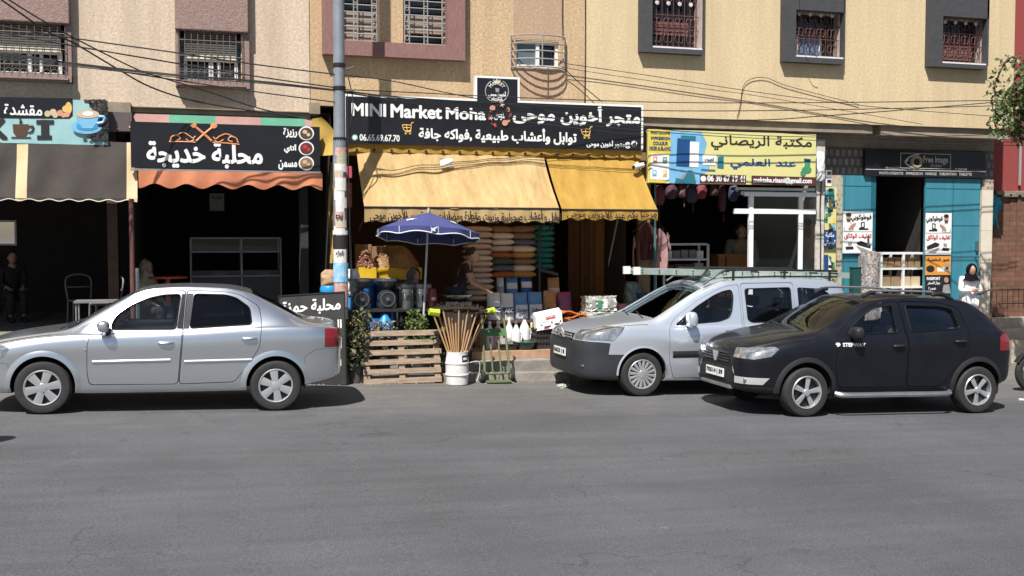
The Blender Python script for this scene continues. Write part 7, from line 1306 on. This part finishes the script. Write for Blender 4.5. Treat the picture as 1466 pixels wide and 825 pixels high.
    parts = [body.build('body', [skin_m, eye_m, lip_m], t, True, 80)]
    if long_: G['hem'] = (pel + V((0, 0, -.20)), (.155, .115)); GE.append(('pelvis', 'hem'))
    parts.append(addmesh(MB(), skinmesh(G, GE)).build('top', top, t, True, 80))
    parts.append(addmesh(MB(), skinmesh(L, LE)).build('trousers', legs, t, True, 80))
    for n in 'rl': an = j['an' + n]; parts.append(MB().box(an.x - .042, an.x + .042, an.y - .17, an.y + .07, an.z - .08, an.z + .0, .025).build('shoe', shoe, t, True))
    if hair:
        mb = MB(); mb.grid(lambda u, v: head + Rm @ V((.086 * math.sin(2 * math.pi * u) * math.sin(v * 1.75), .018 + .098 * -math.cos(2 * math.pi * u) * math.sin(v * 1.75) * (1 if math.cos(2 * math.pi * u) < 0 else .80 if v > .55 else 1), .022 + .112 * math.cos(v * 1.75) + (.05 * v * max(0, math.cos(2 * math.pi * u))))), 20, 10); parts.append(mb.build('hair', hair, t, True, 80))
    if scarf:
        mb = MB()
        def hood(u, v):
            a = R(-138 + 276 * u) ; r = 1.0 + .12 * v; q = v * 2.05; x = .098 * math.sin(a) * math.sin(q) * r; y = .02 + .115 * math.cos(a) * math.sin(q); z = .01 + .135 * math.cos(q); return head + Rm @ V((x, y, z))
        mb.grid(hood, 24, 12)
        def drape(u, v):
            a = 2 * math.pi * u; c = head.lerp(neck, .45 + .75 * v) + V((0, 0, -.07 * v)); r = .085 + .10 * v ** 1.2; return c + V((math.sin(a) * r * 1.15, math.cos(a) * r * .85 - .01, .012 * math.sin(5 * a)))
        mb.grid(drape, 28, 6); parts.append(mb.build('headscarf', scarf, t, True, 80))
    for o in parts:
        for v in o.data.vertices: v.co = Matrix.Rotation(face, 3, 'Z') @ (v.co * h + 0 * v.co) if False else Matrix.Rotation(face, 3, 'Z') @ ((v.co + Vector(wloc(t)) * 0) * h)
    return t
# joints are given relative to the thing, so build at the origin of the empty
def _person(label, loc, *a, **k):
    t = person(label, (0, 0, 0), *a, **k); t.location = loc; return t
stand = dict(pelvis=(0, 0, .88), chest=(0, 0, 1.20), neck=(0, .0, 1.37), head=(0, -.03, 1.50), shr=(-.165, 0, 1.31), shl=(.165, 0, 1.31), elr=(-.20, .02, 1.05), ell=(.20, .02, 1.05), wrr=(-.19, -.06, .83), wrl=(.19, -.06, .83), knr=(-.09, -.02, .47), knl=(.09, -.02, .47), anr=(-.09, .01, .085), anl=(.09, .01, .085))
crossed = dict(stand, head=(0, -.075, 1.475), chest=(0, -.01, 1.20), neck=(0, -.02, 1.36), elr=(-.225, -.05, 1.06), ell=(.225, -.05, 1.06), wrr=(-.01, -.20, 1.09), wrl=(.01, -.16, 1.06))
sit = dict(pelvis=(0, .05, .50), chest=(0, .03, .84), neck=(0, .01, 1.02), head=(0, -.02, 1.15), shr=(-.165, .02, .96), shl=(.165, .02, .96), elr=(-.21, -.02, .70), ell=(.21, -.02, .70), wrr=(-.13, -.22, .62), wrl=(.13, -.22, .62), knr=(-.11, -.40, .50), knl=(.11, -.40, .50), anr=(-.11, -.36, .085), anl=(.11, -.36, .085))
lean = dict(stand, pelvis=(0, .06, .88), chest=(0, -.06, 1.16), neck=(0, -.13, 1.32), head=(0, -.20, 1.43), shr=(-.165, -.10, 1.27), shl=(.165, -.10, 1.27), elr=(-.2, -.20, 1.02), ell=(.2, -.20, 1.02), wrr=(-.12, -.38, .92), wrl=(.12, -.38, .92))
whc = mat('white_cotton', (.74, .74, .74), (.66, .66, .67), .85, scale=5, bump=.25, bscale=14); blk = mat('black_scarf_cloth', (.006, .006, .007), rough=.95, bump=.2, bscale=20, spec=.1); dkt = mat('dark_trousers', (.03, .03, .035), rough=.9); shoe = mat('dark_shoe', (.02, .018, .016), rough=.5); crm = mat('cream_scarf_cloth', (.42, .36, .28), (.34, .29, .22), .9, scale=12); lime_top = mat('pale_lime_top', (.40, .42, .25), (.33, .35, .2), .9, scale=6); hairb = mat('black_hair', (.01, .008, .007), rough=.6)
c = at(1389, 400, 17.1); zf = .06
_person('woman in white with a black headscarf standing with folded arms behind the black hatchback', (c.x, 17.12, zf), -R(8), crossed, whc, whc, shoe, scarf=blk, bow=R(30), turn=R(-14), long_=True, h=(Z_(1389, 378, 17.1) - zf) / 1.61)
gl = None
c = at(209, 395, 17.55); _person('woman in a cream headscarf and pale green top seated inside the dairy cafe', (c.x, 17.55, .45), R(48), sit, lime_top, dkt, shoe, scarf=crm, turn=R(-10), h=(Z_(212, 371, 17.55) - .45) / 1.29)
c = at(18, 400, 21.2); _person('man sitting in the dark cafe behind the saloon bonnet', (c.x, 21.2, .55), R(20), sit, mat('grey_shirt', (.02, .018, .018), rough=.9), dkt, shoe, hair=hairb, h=1.02)
st_ = thing('stool', 'dark stool under the man in the left cafe', 'stool', (c.x, 21.25, .55)); MB().lathe([(.17, .47), (.18, .475), (.18, .50), (.16, .51)], (c.x, 21.27, .55), 16).build('seat', rubber, st_, True); [MB().tube([(c.x + math.cos(a) * .12, 21.27 + math.sin(a) * .12, 1.03), (c.x + math.cos(a) * .2, 21.27 + math.sin(a) * .2, .55)], .012, 5).build('leg', darkmetal, st_) for a in (.8, 2.4, 3.9, 5.5)]
c = at(206, 410, 17.6); st_ = thing('stool', 'wooden stool under the woman in the dairy cafe', 'stool', (c.x, 17.6, .45)); MB().box(c.x - .18, c.x + .18, 17.45, 17.8, .82, .86, .01).build('seat', mat('stool_wood', (.18, .09, .04), rough=.7), st_); [MB().tube([(c.x + a, 17.62 + b, .82), (c.x + a * 1.15, 17.62 + b * 1.15, .45)], .018, 5).build('leg', MATS['stool_wood'], st_) for a, b in ((-.14, -.14), (.14, -.14), (.14, .14), (-.14, .14))]
c = at(657, 375, 16.8); dk_shirt = mat('dark_maroon_shirt', (.03, .014, .014), rough=.9); pm = _person('man in a dark shirt with a white armband standing behind the parasol pole', (c.x, 16.75, FZ), R(70), lean, dk_shirt, dkt, shoe, hair=hairb, sleeve=.4, h=(Z_(655, 357, 16.8) - FZ) / 1.53)
arm = MB().lathe([(.066, -.025), (.068, 0), (.066, .025)], (0, 0, 0), 14, cap=False).build('armband', white, pm, True); arm.location = Matrix.Rotation(R(70), 3, 'Z') @ (Vector((-.185, -.15, 1.14)) * ((Z_(655, 357, 16.8) - FZ) / 1.53)); arm.rotation_euler = (R(20), 0, 0)
c = at(592, 420, 16.6); strp = mat('striped_grey_scarf', (.16, .13, .115), (.075, .06, .055), .9, scale=9, stretch=(6, 1, 1)); _person('woman in a grey striped headscarf seated behind the black table', (c.x, 16.85, FZ), R(30), dict(sit, head=(0, -.08, 1.12)), mat('dark_robe', (.025, .022, .024), rough=.9), dkt, shoe, scarf=strp, bow=R(30), h=(Z_(590, 384, 16.9) - FZ) / 1.25)
st_ = thing('stool', 'low dark stool under the woman behind the black table', 'stool', (c.x, 16.9, FZ)); MB().box(c.x - .17, c.x + .17, 16.75, 17.08, FZ + .36, FZ + .40, .01).build('seat', rubber, st_); [MB().tube([(c.x + a, 16.92 + b, FZ + .36), (c.x + a, 16.92 + b, FZ)], .014, 5).build('leg', darkmetal, st_) for a, b in ((-.14, -.13), (.14, -.13), (.14, .13), (-.14, .13))]
c = at(1064, 345, 19.3); _person('man in a pale green shirt leaning over the desk inside the bookshop', (c.x, 19.4, .17), R(-25), lean, mat('pale_sage_shirt', (.26, .28, .22), (.2, .22, .17), .9, scale=8), dkt, shoe, hair=mat('brown_hair', (.04, .025, .018), rough=.7), bow=R(18), h=(Z_(1062, 325, 19.3) - .17) / 1.5)

# ---------------------------------------------------------------- inside the cafes
def chair(label, x, y, z, rot, m):
    t = thing('cafe_chair', label, 'chair', (0, 0, 0), 'metal chairs in the left cafe'); MB().box(-.2, .2, -.2, .2, .44, .465, .01).build('seat', m, t)
    for a, b in ((-.19, -.19), (.19, -.19), (.19, .19), (-.19, .19)): MB().tube([(a, b, .44), (a * 1.08, b * 1.08, 0)], .014, 6).build('leg', m, t)
    MB().tube(bez([(-.19, .19, .44), (-.19, .25, .85), (.19, .25, .85), (.19, .19, .44)], 6), .014, 6).tube([(-.19, .24, .68), (.19, .24, .68)], .012, 6).build('backrest', m, t); t.location = (x, y, z); t.rotation_euler = (0, 0, rot); return t
wch = mat('grey_white_metal', (.20, .20, .20), rough=.6)
c = at(150, 440, 18.4); chair('pale metal cafe chair nearest the saloon windscreen', c.x, 18.4, .55, R(-70), wch); c = at(118, 440, 19.6); chair('pale metal cafe chair further back, left of the nearer one', c.x, 19.6, .55, R(20), wch)
c = at(140, 430, 16.95); tb = thing('cafe_table', 'small pale framed cafe table beside the red post', 'table', (c.x, 16.95, .55)); zt = Z_(140, 430, 16.95); MB().box(c.x - .32, c.x + .32, 16.75, 17.2, zt - .03, zt).build('tabletop', wch, tb); [MB().tube([(c.x + a, 16.97 + b, zt - .03), (c.x + a, 16.97 + b, .55)], .015, 5).build('leg', wch, tb) for a, b in ((-.29, -.18), (.29, -.18), (.29, .18), (-.29, .18))]
t = board('wall_mirror', 'bright mirror on the cafe wall at the left edge', 'mirror', (-20, 318, 21, 349), 19.0, .03, mat('mirror_pane', (.75, .75, .75), rough=.05, metal=1)); l = MB(); a, b, c_, d = prect((-20, 318, 21, 349), 19.0); frame_strip(l, a - .03, b + .03, c_ - .03, d + .03, 18.98, 19.04, .03); l.build('frame', wch, t)
x0, x1, z0, z1 = prect((273, 341, 402, 400), 18.3); ct = thing('glass_counter', 'white framed glass counter at the back of the dairy cafe', 'counter', ((x0 + x1) / 2, 18.3, .45)); f = MB()
for xx in (x0, x0 + (x1 - x0) * .56, x1): f.tube([(xx, 18.3, .45), (xx, 18.3, z1)], .018, 4); f.tube([(xx, 18.9, .45), (xx, 18.9, z1)], .018, 4)
for zz_ in (z1, Z_(273, 361, 18.3), Z_(273, 396, 18.3)): f.tube([(x0, 18.3, zz_), (x1, 18.3, zz_)], .018, 4)
f.build('frame', wch, ct); MB().box(x0, x1, 18.32, 18.9, .45, Z_(273, 388, 18.3)).build('base', mat('counter_base', (.035, .035, .037), rough=.6), ct); MB().box(x0, x1, 18.305, 18.31, Z_(273, 361, 18.3), z1).build('glass_pane', glass('clear_glass', (.85, .9, .88)), ct)
t = board('menu_sheet', 'pale paper menu hanging in the dark dairy cafe', 'menu', (300, 277, 321, 302), 19.5, .01, mat('grey_paper', (.30, .29, .28), rough=.8)); T(t, 'قائمة', (303, 280, 318, 285), 19.494, ink, .03)
c = at(240, 405, 17.5); t = thing('plastic_table', 'red plastic table in front of the woman in the dairy cafe', 'table', (c.x, 17.5, .45)); zt = Z_(240, 396, 17.5); MB().lathe([(.30, zt - .03), (.31, zt - .02), (.30, zt)], (c.x, 17.5, 0), 24).build('tabletop', mat('red_plastic', (.42, .07, .02), rough=.4), t); MB().lathe([(.22, .45), (.05, .52), (.04, zt - .03)], (c.x, 17.5, 0), 14).build('leg', MATS['red_plastic'], t)

# ---------------------------------------------------------------- inside the bookshop and the studio
def case(label, px, Y, d, shelves, nx, m, boxes, seed):
    x0, x1, z0, z1 = prect(px, Y); zf = .17 if px[0] < 1200 else .06; t = thing('display_case', label, 'display case', ((x0 + x1) / 2, Y, zf)); f = MB()
    for q in range(nx + 1):
        xx = x0 + (x1 - x0) * q / nx
        for yy in (Y, Y + d): f.box(xx - .022, xx + .022, yy, yy + .044, zf, z1)
    for zz in [zf + .1] + [Z_(px[0], s, Y) for s in shelves]: f.box(x0 + .023, x1 - .023, Y + .002, Y + .042, zz - .02, zz + .02); f.box(x0 + .023, x1 - .023, Y + d + .002, Y + d + .042, zz - .02, zz + .02)
    f.build('frame', m, t); rg = random.Random(seed)
    for s in shelves[1:]: zz = Z_(px[0], s, Y); MB().box(x0 + .03, x1 - .03, Y + .05, Y + d - .01, zz - .008, zz + .004).build('shelf', m, t)
    for s, hh, n, mm in boxes:
        zz = Z_(px[0], s, Y) + .006
        for q in range(n):
            w = (x1 - x0 - .1) / n; xx = x0 + .05 + w * q; b = MB(); b.box(xx + .01, xx + w - .015, Y + .08, Y + .2, zz, zz + hh * rg.uniform(.75, 1)); b.build('stock_box', rg.choice(mm), t)
    return t
case('white framed glass display case with small boxes inside the bookshop', (951, 350, 1014, 400), 18.6, .4, (350, 372, 392), 1, whitemetal, ((372, .20, 5, (grey_p, white, pk, MATS['grey_paper'])), (392, .2, 4, (grey_p, white, maroon_p))), 3)
case('white framed glass display case with small boxes further back in the spice shop', (873, 351, 905, 400), 19.6, .4, (351, 375, 395), 1, wch, ((375, .2, 3, (grey_p, maroon_p)),), 4)
case('white framed showcase of picture frames in the studio doorway', (1262, 363, 1325, 425), YG - .0, .4, (363, 385, 412), 2, whitemetal, ((385, .22, 6, (MATS['carton_brown'], mat('gilt_frame', (.28, .20, .11), rough=.5))), (412, .26, 4, (white, beige_p, MATS['gilt_frame'])), (363, .02, 2, (white,))), 5)
x0, x1, z0, z1 = prect((1040, 364, 1079, 395), 18.9); dk = thing('shop_desk', 'orange wooden desk inside the bookshop', 'desk', ((x0 + x1) / 2, 18.9, .17)); dkm = mat('orange_wood', (.33, .15, .045), (.26, .11, .03), .5, scale=3, stretch=(2, 2, 9)); MB().box(x0 - .2, x1, 18.88, 19.4, z1 - .05, z1).build('desktop', dkm, dk); MB().box(x0 - .15, x0 + .0, 18.95, 19.35, .17, z1 - .051).build('side_panel', dkm, dk); MB().box(x0 + .02, x1 - .03, 18.92, 18.95, .17, z1 - .051).build('front_panel', dkm, dk)
# aluminium shop window
Y = 17.10; sf = thing('shop_window', 'white framed glass shop window beside the peeling post', 'shop window', (X_(1110, Y), Y, .17)); f = MB(); tp = Z_(1074, 281, Y); tm = Z_(1074, 299, Y)
for a, b in ((1073, 1079), (1144, 1150)): f.box(X_(a, Y), X_(b, Y), Y, Y + .06, .17, tp)
f.box(X_(1052, Y), X_(1073, Y) - .001, Y, Y + .058, tm - .09, tm); f.box(X_(1079, Y) + .001, X_(1144, Y) - .001, Y, Y + .058, tm - .09, tm); f.box(X_(1150, Y) + .001, X_(1168, Y), Y, Y + .058, tm - .09, tm); f.box(X_(1066, Y), X_(1168, Y), Y, Y + .058, tp + .001, tp + .07); f.box(X_(1079, Y) + .001, X_(1144, Y) - .001, Y, Y + .058, .171, .26); f.build('frame', mat('bright_white_frame', (.80, .80, .80), rough=.35), sf)
cg_ = glass('clear_glass', (.85, .9, .88)); MB().box(X_(1079, Y), X_(1144, Y), Y + .02, Y + .026, .27, tm - .09).build('glass_pane', cg_, sf); MB().box(X_(1079, Y), X_(1144, Y), Y + .02, Y + .026, tm, tp).build('glass_pane', cg_, sf); MB().box(X_(1150, Y), X_(1167, Y), Y + .02, Y + .026, .27, tm - .09).build('glass_pane', cg_, sf)
for p in ((1054, 268, 1168, 272), (1062, 274, 1168, 279)): x0, x1, z0, z1 = prect(p, 17.1); MB().box(x0, x1, 17.1 + .01 * p[1] / 100, 17.3, z0, z1).build('shutter_rail', alu, sf)
t = board('poster', 'portrait poster behind the glass beside the peeling post', 'poster', (1151, 304, 1166, 372), 17.24, .01, mat('rose_poster', (.30, .17, .14), (.22, .12, .10), .5, scale=3)); blob(t, 'portrait', [(1157, 330, 5, 14, 11)], 17.236, mat('portrait_skin', (.16, .05, .04), rough=.6)); blob(t, 'portrait_hair', [(1157, 318, 5.5, 14, 5)], 17.233, ink)
# hanging goods under the library sign
rg = random.Random(31); cols_ = ((.20, .03, .06), (.10, .04, .07), (.22, .10, .10), (.05, .04, .08), (.24, .04, .05), (.13, .08, .06), (.09, .02, .03), (.05, .07, .16))
for i, (px, pyb, w) in enumerate(((944, 296, 15), (961, 286, 18), (977, 284, 16), (990, 292, 18), (1004, 286, 16), (1022, 281, 14), (1034, 306, 10), (1050, 290, 14))):
    Y = 17.5 + .12 * (i % 3); m_ = mat('hanging_cloth_%d' % i if False else 'bag_cloth' + 'abcdefgh'[i], cols_[i], tuple(v * .5 for v in cols_[i]), .8, scale=9); a = at(px, 262, Y); b = at(px, pyb, Y); ww = X_(px + w / 2, Y, 280) - X_(px - w / 2, Y, 280)
    t = thing('hanging_bag', '%s school bag hanging below the bookshop sign, %s' % (('crimson', 'plum', 'dusty pink', 'dark violet', 'red', 'brown', 'maroon', 'dark blue')[i], ('leftmost', 'second from the left', 'third from the left', 'fourth from the left', 'fifth from the left', 'sixth from the left', 'seventh from the left', 'rightmost')[i]), 'bag', a, 'school bags hanging in the bookshop'); zc = (a.z + b.z) / 2; crumple((a.x, Y, zc - .02), (ww / 2, .1, (a.z - b.z) / 2), m_, 'pouch', t, i, 5, .15, 3); MB().tube([(a.x, Y, a.z + .02), (a.x, Y, a.z + .4)], .012, 4).build('strap', m_, t)
    if i in (2, 3, 6): MB().tube([(a.x + .03, Y, b.z), (a.x + .04, Y, b.z - .16)], .01, 4).build('ribbon', m_, t)
def shirt(label, px, py0, py1, w, Y, m):
    a = at(px, py0, Y); b = at(px, py1, Y); t = thing('hanging_shirt', label, 'clothes', a, 'clothes hanging at the shop edge'); ww = X_(px + w / 2, Y, 340) - X_(px - w / 2, Y, 340); h_ = a.z - b.z
    MB().grid(lambda u, v: (a.x + (u - .5) * ww * (.55 + .45 * min(1, v * 5)), Y + .05 * math.sin(9 * u + 3 * v) * (.3 + v) + .06 * abs(u - .5), a.z - h_ * v - .08 * abs(u - .5) * (1 - v)), 14, 12).build('cloth', m, t, True); 
    for s in (-1, 1): MB().grid(lambda u, v: (a.x + s * ww * (.42 + .16 * u + .05 * v), Y - .03 + .03 * math.sin(6 * v), a.z - h_ * (.08 + .10 * u + .38 * v)), 4, 6).build('sleeve', m, t, True)
    MB().tube(bez([(a.x - ww * .3, Y, a.z - .02), (a.x, Y, a.z + .05), (a.x + ww * .3, Y, a.z - .02)], 4), .006, 4).tube([(a.x, Y, a.z + .05), (a.x, Y, a.z + .5)], .006, 4).build('hanger', darkmetal, t)
pinkc = mat('dusty_pink_cloth', (.34, .20, .19), (.26, .15, .14), .9, scale=6); shirt('dusty pink shirt hanging right of the dark red dress', 944, 327, 386, 24, 17.3, pinkc); shirt('dark red dress hanging between the two pink garments', 929, 318, 372, 20, 17.2, mat('dark_red_cloth', (.075, .018, .016), (.05, .012, .012), .9, scale=7)); shirt('pink blouse hanging left of the dark red dress', 916, 328, 388, 16, 17.35, mat('rose_cloth', (.30, .16, .15), (.24, .12, .11), .9, scale=7))
tp_ = MB().tube([(X_(938, 17.1), 17.1, .17), (X_(938, 17.1), 17.1, Z_(938, 262, 17.1))], .02, 8).build('shop_post', mat('teal_post', (.05, .16, .16), rough=.6)); tag(tp_, 'thin dull teal post at the left side of the bookshop', 'post')
for i, (px, lab) in enumerate(((833, 'brown hanging cloth panel at the back of the spice shop, left one'), (852, 'ochre hanging cloth panel at the back of the spice shop, right one'))):
    a = at(px, 322, 18.6); t = thing('hanging_curtain', lab, 'cloth', a); MB().grid(lambda u, v: (a.x + .55 * (u - .5), 18.6 + .04 * math.sin(14 * u), a.z + .4 - (a.z + .1) * v), 18, 4).build('cloth', mat('ochre_drape' if i else 'brown_drape', (.20, .10, .025) if i else (.10, .045, .018), rough=.9), t, True); MB().tube([(a.x - .3, 18.6, a.z + .41), (a.x + .3, 18.6, a.z + .41)], .012, 5).build('rod', darkmetal, t)
c = at(1244, 400, 17.16); cow = mat('mottled_print', (.52, .47, .44), (.06, .04, .04), .8, scale=26, detail=3); t = thing('covered_stand', 'stand covered in mottled black and white paper beside the left teal door', 'stand', (c.x, 17.16, .06)); zt = Z_(1244, 362, 17.16); MB().grid(lambda u, v: (c.x + .22 * math.sin(2 * math.pi * u) * (1 - .12 * v) + .02 * math.sin(9 * v), 17.16 + .15 * math.cos(2 * math.pi * u), .06 + (zt - .06) * v + .03 * math.sin(4 * math.pi * u) * v), 24, 12).build('wrapping', cow, t, True, 40); MB().box(c.x - .17, c.x + .17, 17.06, 17.26, .06, zt - .06).build('core', grey_p, t)
c = at(1226, 410, 17.1); t = thing('bollard_box', 'slim dark green box left of the mottled stand', 'box', (c.x, 17.1, .06)); MB().box(c.x - .09, c.x + .07, 17.05, 17.2, .06, Z_(1226, 384, 17.1), .01).build('box', mat('dark_green_box', (.012, .07, .07), rough=.5), t); MB().box(c.x - .10, c.x + .08, 17.04, 17.21, Z_(1226, 384, 17.1) + .001, Z_(1226, 384, 17.1) + .02).build('lid', MATS['dark_green_box'], t)
# meters, pipes and plastic on the white post
c = at(1173, 240, YG - .36); t = thing('white_plastic_bag', 'crumpled white plastic sheet tied high on the peeling post', 'plastic', c); crumple((c.x, YG - .38, c.z), (.10, .08, .32), mat('white_film', (.74, .74, .74), (.6, .6, .6), .35, scale=9, bump=.5), 'sheet', t, 22, 6, .2); MB().tube([(c.x - .1, YG - .4, c.z - .1), (c.x + .1, YG - .4, c.z - .08)], .012, 5).build('tie', rubber, t)
for i, (py, mm, lab) in enumerate(((262, whitemetal, 'pale meter box on the tiles beside the peeling post, upper'), (250, grey_p, 'grey meter box on the tiles beside the peeling post, highest'))): x0, x1, z0, z1 = prect((1182, py - 6, 1190, py + 5), YG - .1); t = thing('meter_box', lab, 'meter', ((x0 + x1) / 2, YG - .1, z0)); MB().box(x0, x1, YG - .12, YG - .022, z0, z1, .01).build('box', mm, t); MB().box(x0 + .02, x1 - .02, YG - .128, YG - .121, z0 + (z1 - z0) * .5, z1 - .02).build('dial', ink, t)
pp = thing('post_pipe', 'dark jointed cable pipe running down the right side of the peeling post', 'pipe', (X_(1175, YG - .35), YG - .35, 0)); MB().tube(bez([at(1176, 258, YG - .34), at(1174, 300, YG - .34), at(1175, 340, YG - .34), at(1174, 420, YG - .34)], 5), .012, 6).build('pipe', cable_m, pp)
for py in (272, 302, 330, 355, 382): MB().box(at(1175, py, YG).x - .03, at(1175, py, YG).x + .02, YG - .37, YG - .30, Z_(1175, py, YG - .34) - .03, Z_(1175, py, YG - .34) + .03, .008).build('clip', darkmetal, pp)
# ladder on the van roof
la = at(899, 389, 14.35); lz = la.z - .0; x1 = X_(1203, 14.35, 386); la_m = mat('paint_stained_aluminium', (.48, .52, .49), (.27, .37, .30), .5, metal=.45, scale=6); slope = -SLOPE; lt = thing('ladder', 'paint stained green white aluminium ladder lying on the van roof rack', 'ladder', (la.x, 14.35, lz))
for s in (0, 1):
    Y = 14.10 + .38 * s; Z0 = Z_(899, 393, 14.1); L_ = x1 - la.x; zb = Z0; MB().add([(la.x, Y, zb), (x1, Y, zb + slope * L_), (x1, Y, zb + slope * L_ + .088), (la.x, Y, zb + .088), (la.x, Y + .03, zb), (x1, Y + .03, zb + slope * L_), (x1, Y + .03, zb + slope * L_ + .088), (la.x, Y + .03, zb + .088)], [(0, 1, 2, 3), (4, 7, 6, 5), (0, 4, 5, 1), (3, 2, 6, 7), (0, 3, 7, 4), (1, 5, 6, 2)]).build('rail', la_m, lt)
    for q in range(15):
        u = la.x + .12 + q * .27
        if u < x1 - .05:
            for dz in (.026, .062): MB().lathe([(.012, -.003), (.012, 0)], (u, Y - .001, zb + slope * (u - la.x) + dz), 10, 'y').build('rivet_hole', ink, lt)
    MB().box(la.x - .012, la.x + .09, Y - .006, Y + .036, zb - .006, zb + .106).build('end_cap', whitemetal, lt)
for q in range(15):
    u = la.x + .12 + q * .27
    if u < x1 - .05: MB().tube([(u, 14.13, zb + slope * (u - la.x) + .05), (u, 14.48, zb + slope * (u - la.x) + .05)], .015, 6).build('rung', la_m, lt)
# railing, motorcycle, litter, tree
Y = 17.2; x0, x1 = X_(1419, Y, 430), 19.5; zb, zt = Z_(1440, 442, Y), Z_(1440, 415, Y); rl = thing('railing', 'thin rusty iron railing in front of the broken brick wall', 'railing', ((x0 + x1) / 2, Y, zb)); m = MB()
for k in range(int((x1 - x0) / .13)): x = x0 + k * .13; MB; m.tube([(x, Y, zb), (x, Y, zt + .03)], .0065, 4)
m.tube([(x0, Y, zt), (x1, Y, zt)], .014, 5).tube([(x0, Y, zb + .1), (x1, Y, zb + .1)], .012, 5); m.build('bars', mat('rusty_iron', (.17, .11, .075), rough=.8), rl); MB().tube([(x0, Y, gz(x0)), (x0, Y, zt + .18)], .025, 6).build('end_post', MATS['rusty_iron'], rl); MB().tube([(x0 - .3, Y, zt - .1), (x0, Y, zt + .02)], .012, 5).build('brace', MATS['rusty_iron'], rl)
mx, my = X_(1476, 13.6, 540), 13.6; mg = gz(mx); mc = thing('motorcycle', 'motorcycle at the right edge, only its front wheel in view', 'motorcycle', (mx, my, mg)); mr = .30
for k in (0, 1.25):
    w = wheel(mr, .08, 'wire', rubber, steel); w.parent = mc; w.location = (k, 0, mr - .0)
MB().tube([(mx, my - .07, mg + mr), (mx + .22, my - .07, mg + .85)], .022, 8).tube([(mx, my + .07, mg + mr), (mx + .22, my + .07, mg + .85)], .022, 8).build('fork', chrome, mc); MB().tube(bez([(mx + .25, my - .36, mg + .98), (mx + .22, my - .1, mg + .9), (mx + .22, my + .1, mg + .9), (mx + .25, my + .36, mg + .98)], 4), .014, 6).build('handlebar', darkmetal, mc)
MB().tube(bez([(mx + .25, my, mg + .82), (mx + .45, my, mg + .72), (mx + .75, my, mg + .70)], 4), [.06, .1, .14, .15, .15, .14, .12, .10, .08], 10).build('tank', mat('red_tank', (.3, .02, .02), rough=.25), mc, True); MB().box(mx + .72, mx + 1.35, my - .12, my + .12, mg + .70, mg + .80, .03).build('seat', rubber, mc); MB().box(mx + .40, mx + .80, my - .12, my + .12, mg + .22, mg + .55, .04).build('engine', darkmetal, mc); MB().tube([(mx + .25, my, mg + .82), (mx + .4, my, mg + .3), (mx + .9, my, mg + .3), (mx + 1.25, my, mg + mr)], .03, 8).build('frame', darkmetal, mc); MB().grid(lambda u, v: (mx + (mr + .03) * math.cos(R(40 + 110 * u)), my - .06 + .12 * v, mg + mr + (mr + .03) * math.sin(R(40 + 110 * u))), 12, 2).build('mudguard', darkmetal, mc)
for i, (px, py, r_, lab, mm) in enumerate(((806, 555, (.10, .08, .04), 'crumpled clear plastic litter on the road in front of the van', clear), (1463, 573, (.05, .05, .015), 'small white paper scrap on the road near the motorcycle wheel', white))):
    r0 = ray(px, py); tt = -CAM_H / (r0.z + SLOPE * r0.x); p = Vector((0, 0, CAM_H)) + r0 * tt; tag(crumple((p.x, p.y, p.z + r_[2] * .5), r_, mm, 'litter', None, 40 + i, 6, .3, 3), lab, 'litter')
c = Vector((9.05, 12.45, gz(9.0) + 1.06)); tag(crumple((c.x, c.y, c.z), (.09, .08, .07), mat('white_film'  , (.7, .7, .7)), 'plastic_bag', None, 51, 5, .25, 3), 'white plastic bag on the dashboard of the black hatchback', 'bag')
r0 = ray(-42, 640); tt = -CAM_H / (r0.z + SLOPE * r0.x); p = Vector((0, 0, CAM_H)) + r0 * tt
bo = thing('blocker', 'added unseen concrete bollard just outside the left edge, only its shadow in view', 'blocker', (p.x - .12, p.y, gz(p.x))); MB().lathe([(.17, 0), (.16, .3), (.15, .72), (.13, .80), (.06, .84)], (p.x - .12, p.y, gz(p.x)), 18).build('shaft', conc, bo, True)  # added out of frame, unseen, only to throw a shadow on the road
def tree():
    bx, by = X_(1503, 15.0, 200), 15.0; z0 = gz(bx); t = thing('tree', 'drooping green street tree hanging in at the upper right corner', 'tree', (bx, by, z0)); rg = random.Random(77); tr = MB(); tr.tube(bez([(bx + .15, by, z0), (bx + .1, by, z0 + 1.5), (bx + .2, by, z0 + 3), (bx + .1, by, z0 + 4.6)], 5), [.16 - .006 * k for k in range(16)], 10)
    fo = MB()
    for k in range(46):
        a = rg.uniform(0, 6.28); r1 = rg.uniform(.2, .95); h0 = z0 + rg.uniform(5.0, 5.8); p0 = Vector((bx + .1, by, z0 + 4.0 + rg.uniform(0, .8))); p1 = Vector((bx + .1 + r1 * .7 * math.cos(a), by + r1 * .7 * math.sin(a), h0)); p2 = Vector((bx + .1 + r1 * 1.1 * math.cos(a), by + r1 * 1.1 * math.sin(a), h0 - rg.uniform(.2, .6))); p3 = p2 + Vector((rg.uniform(-.1, .1), rg.uniform(-.1, .1), -rg.uniform(.1, .55)))
        path = bez([p0, p1, p2, p3], 6); tr.tube(path, [.03 - .0014 * q for q in range(len(path))], 4)
        for q, p in enumerate(path[5:]): leaves(fo, p, (.14, .14, .13), 12, .054, rg, 1.7, .6)
    tr.build('trunk', bark, t, True); fo.build('crown', [leaf_a, mat('leaf_olive', (.15, .18, .05), (.09, .11, .03), .55, scale=40)], t, fix=False)
tree()
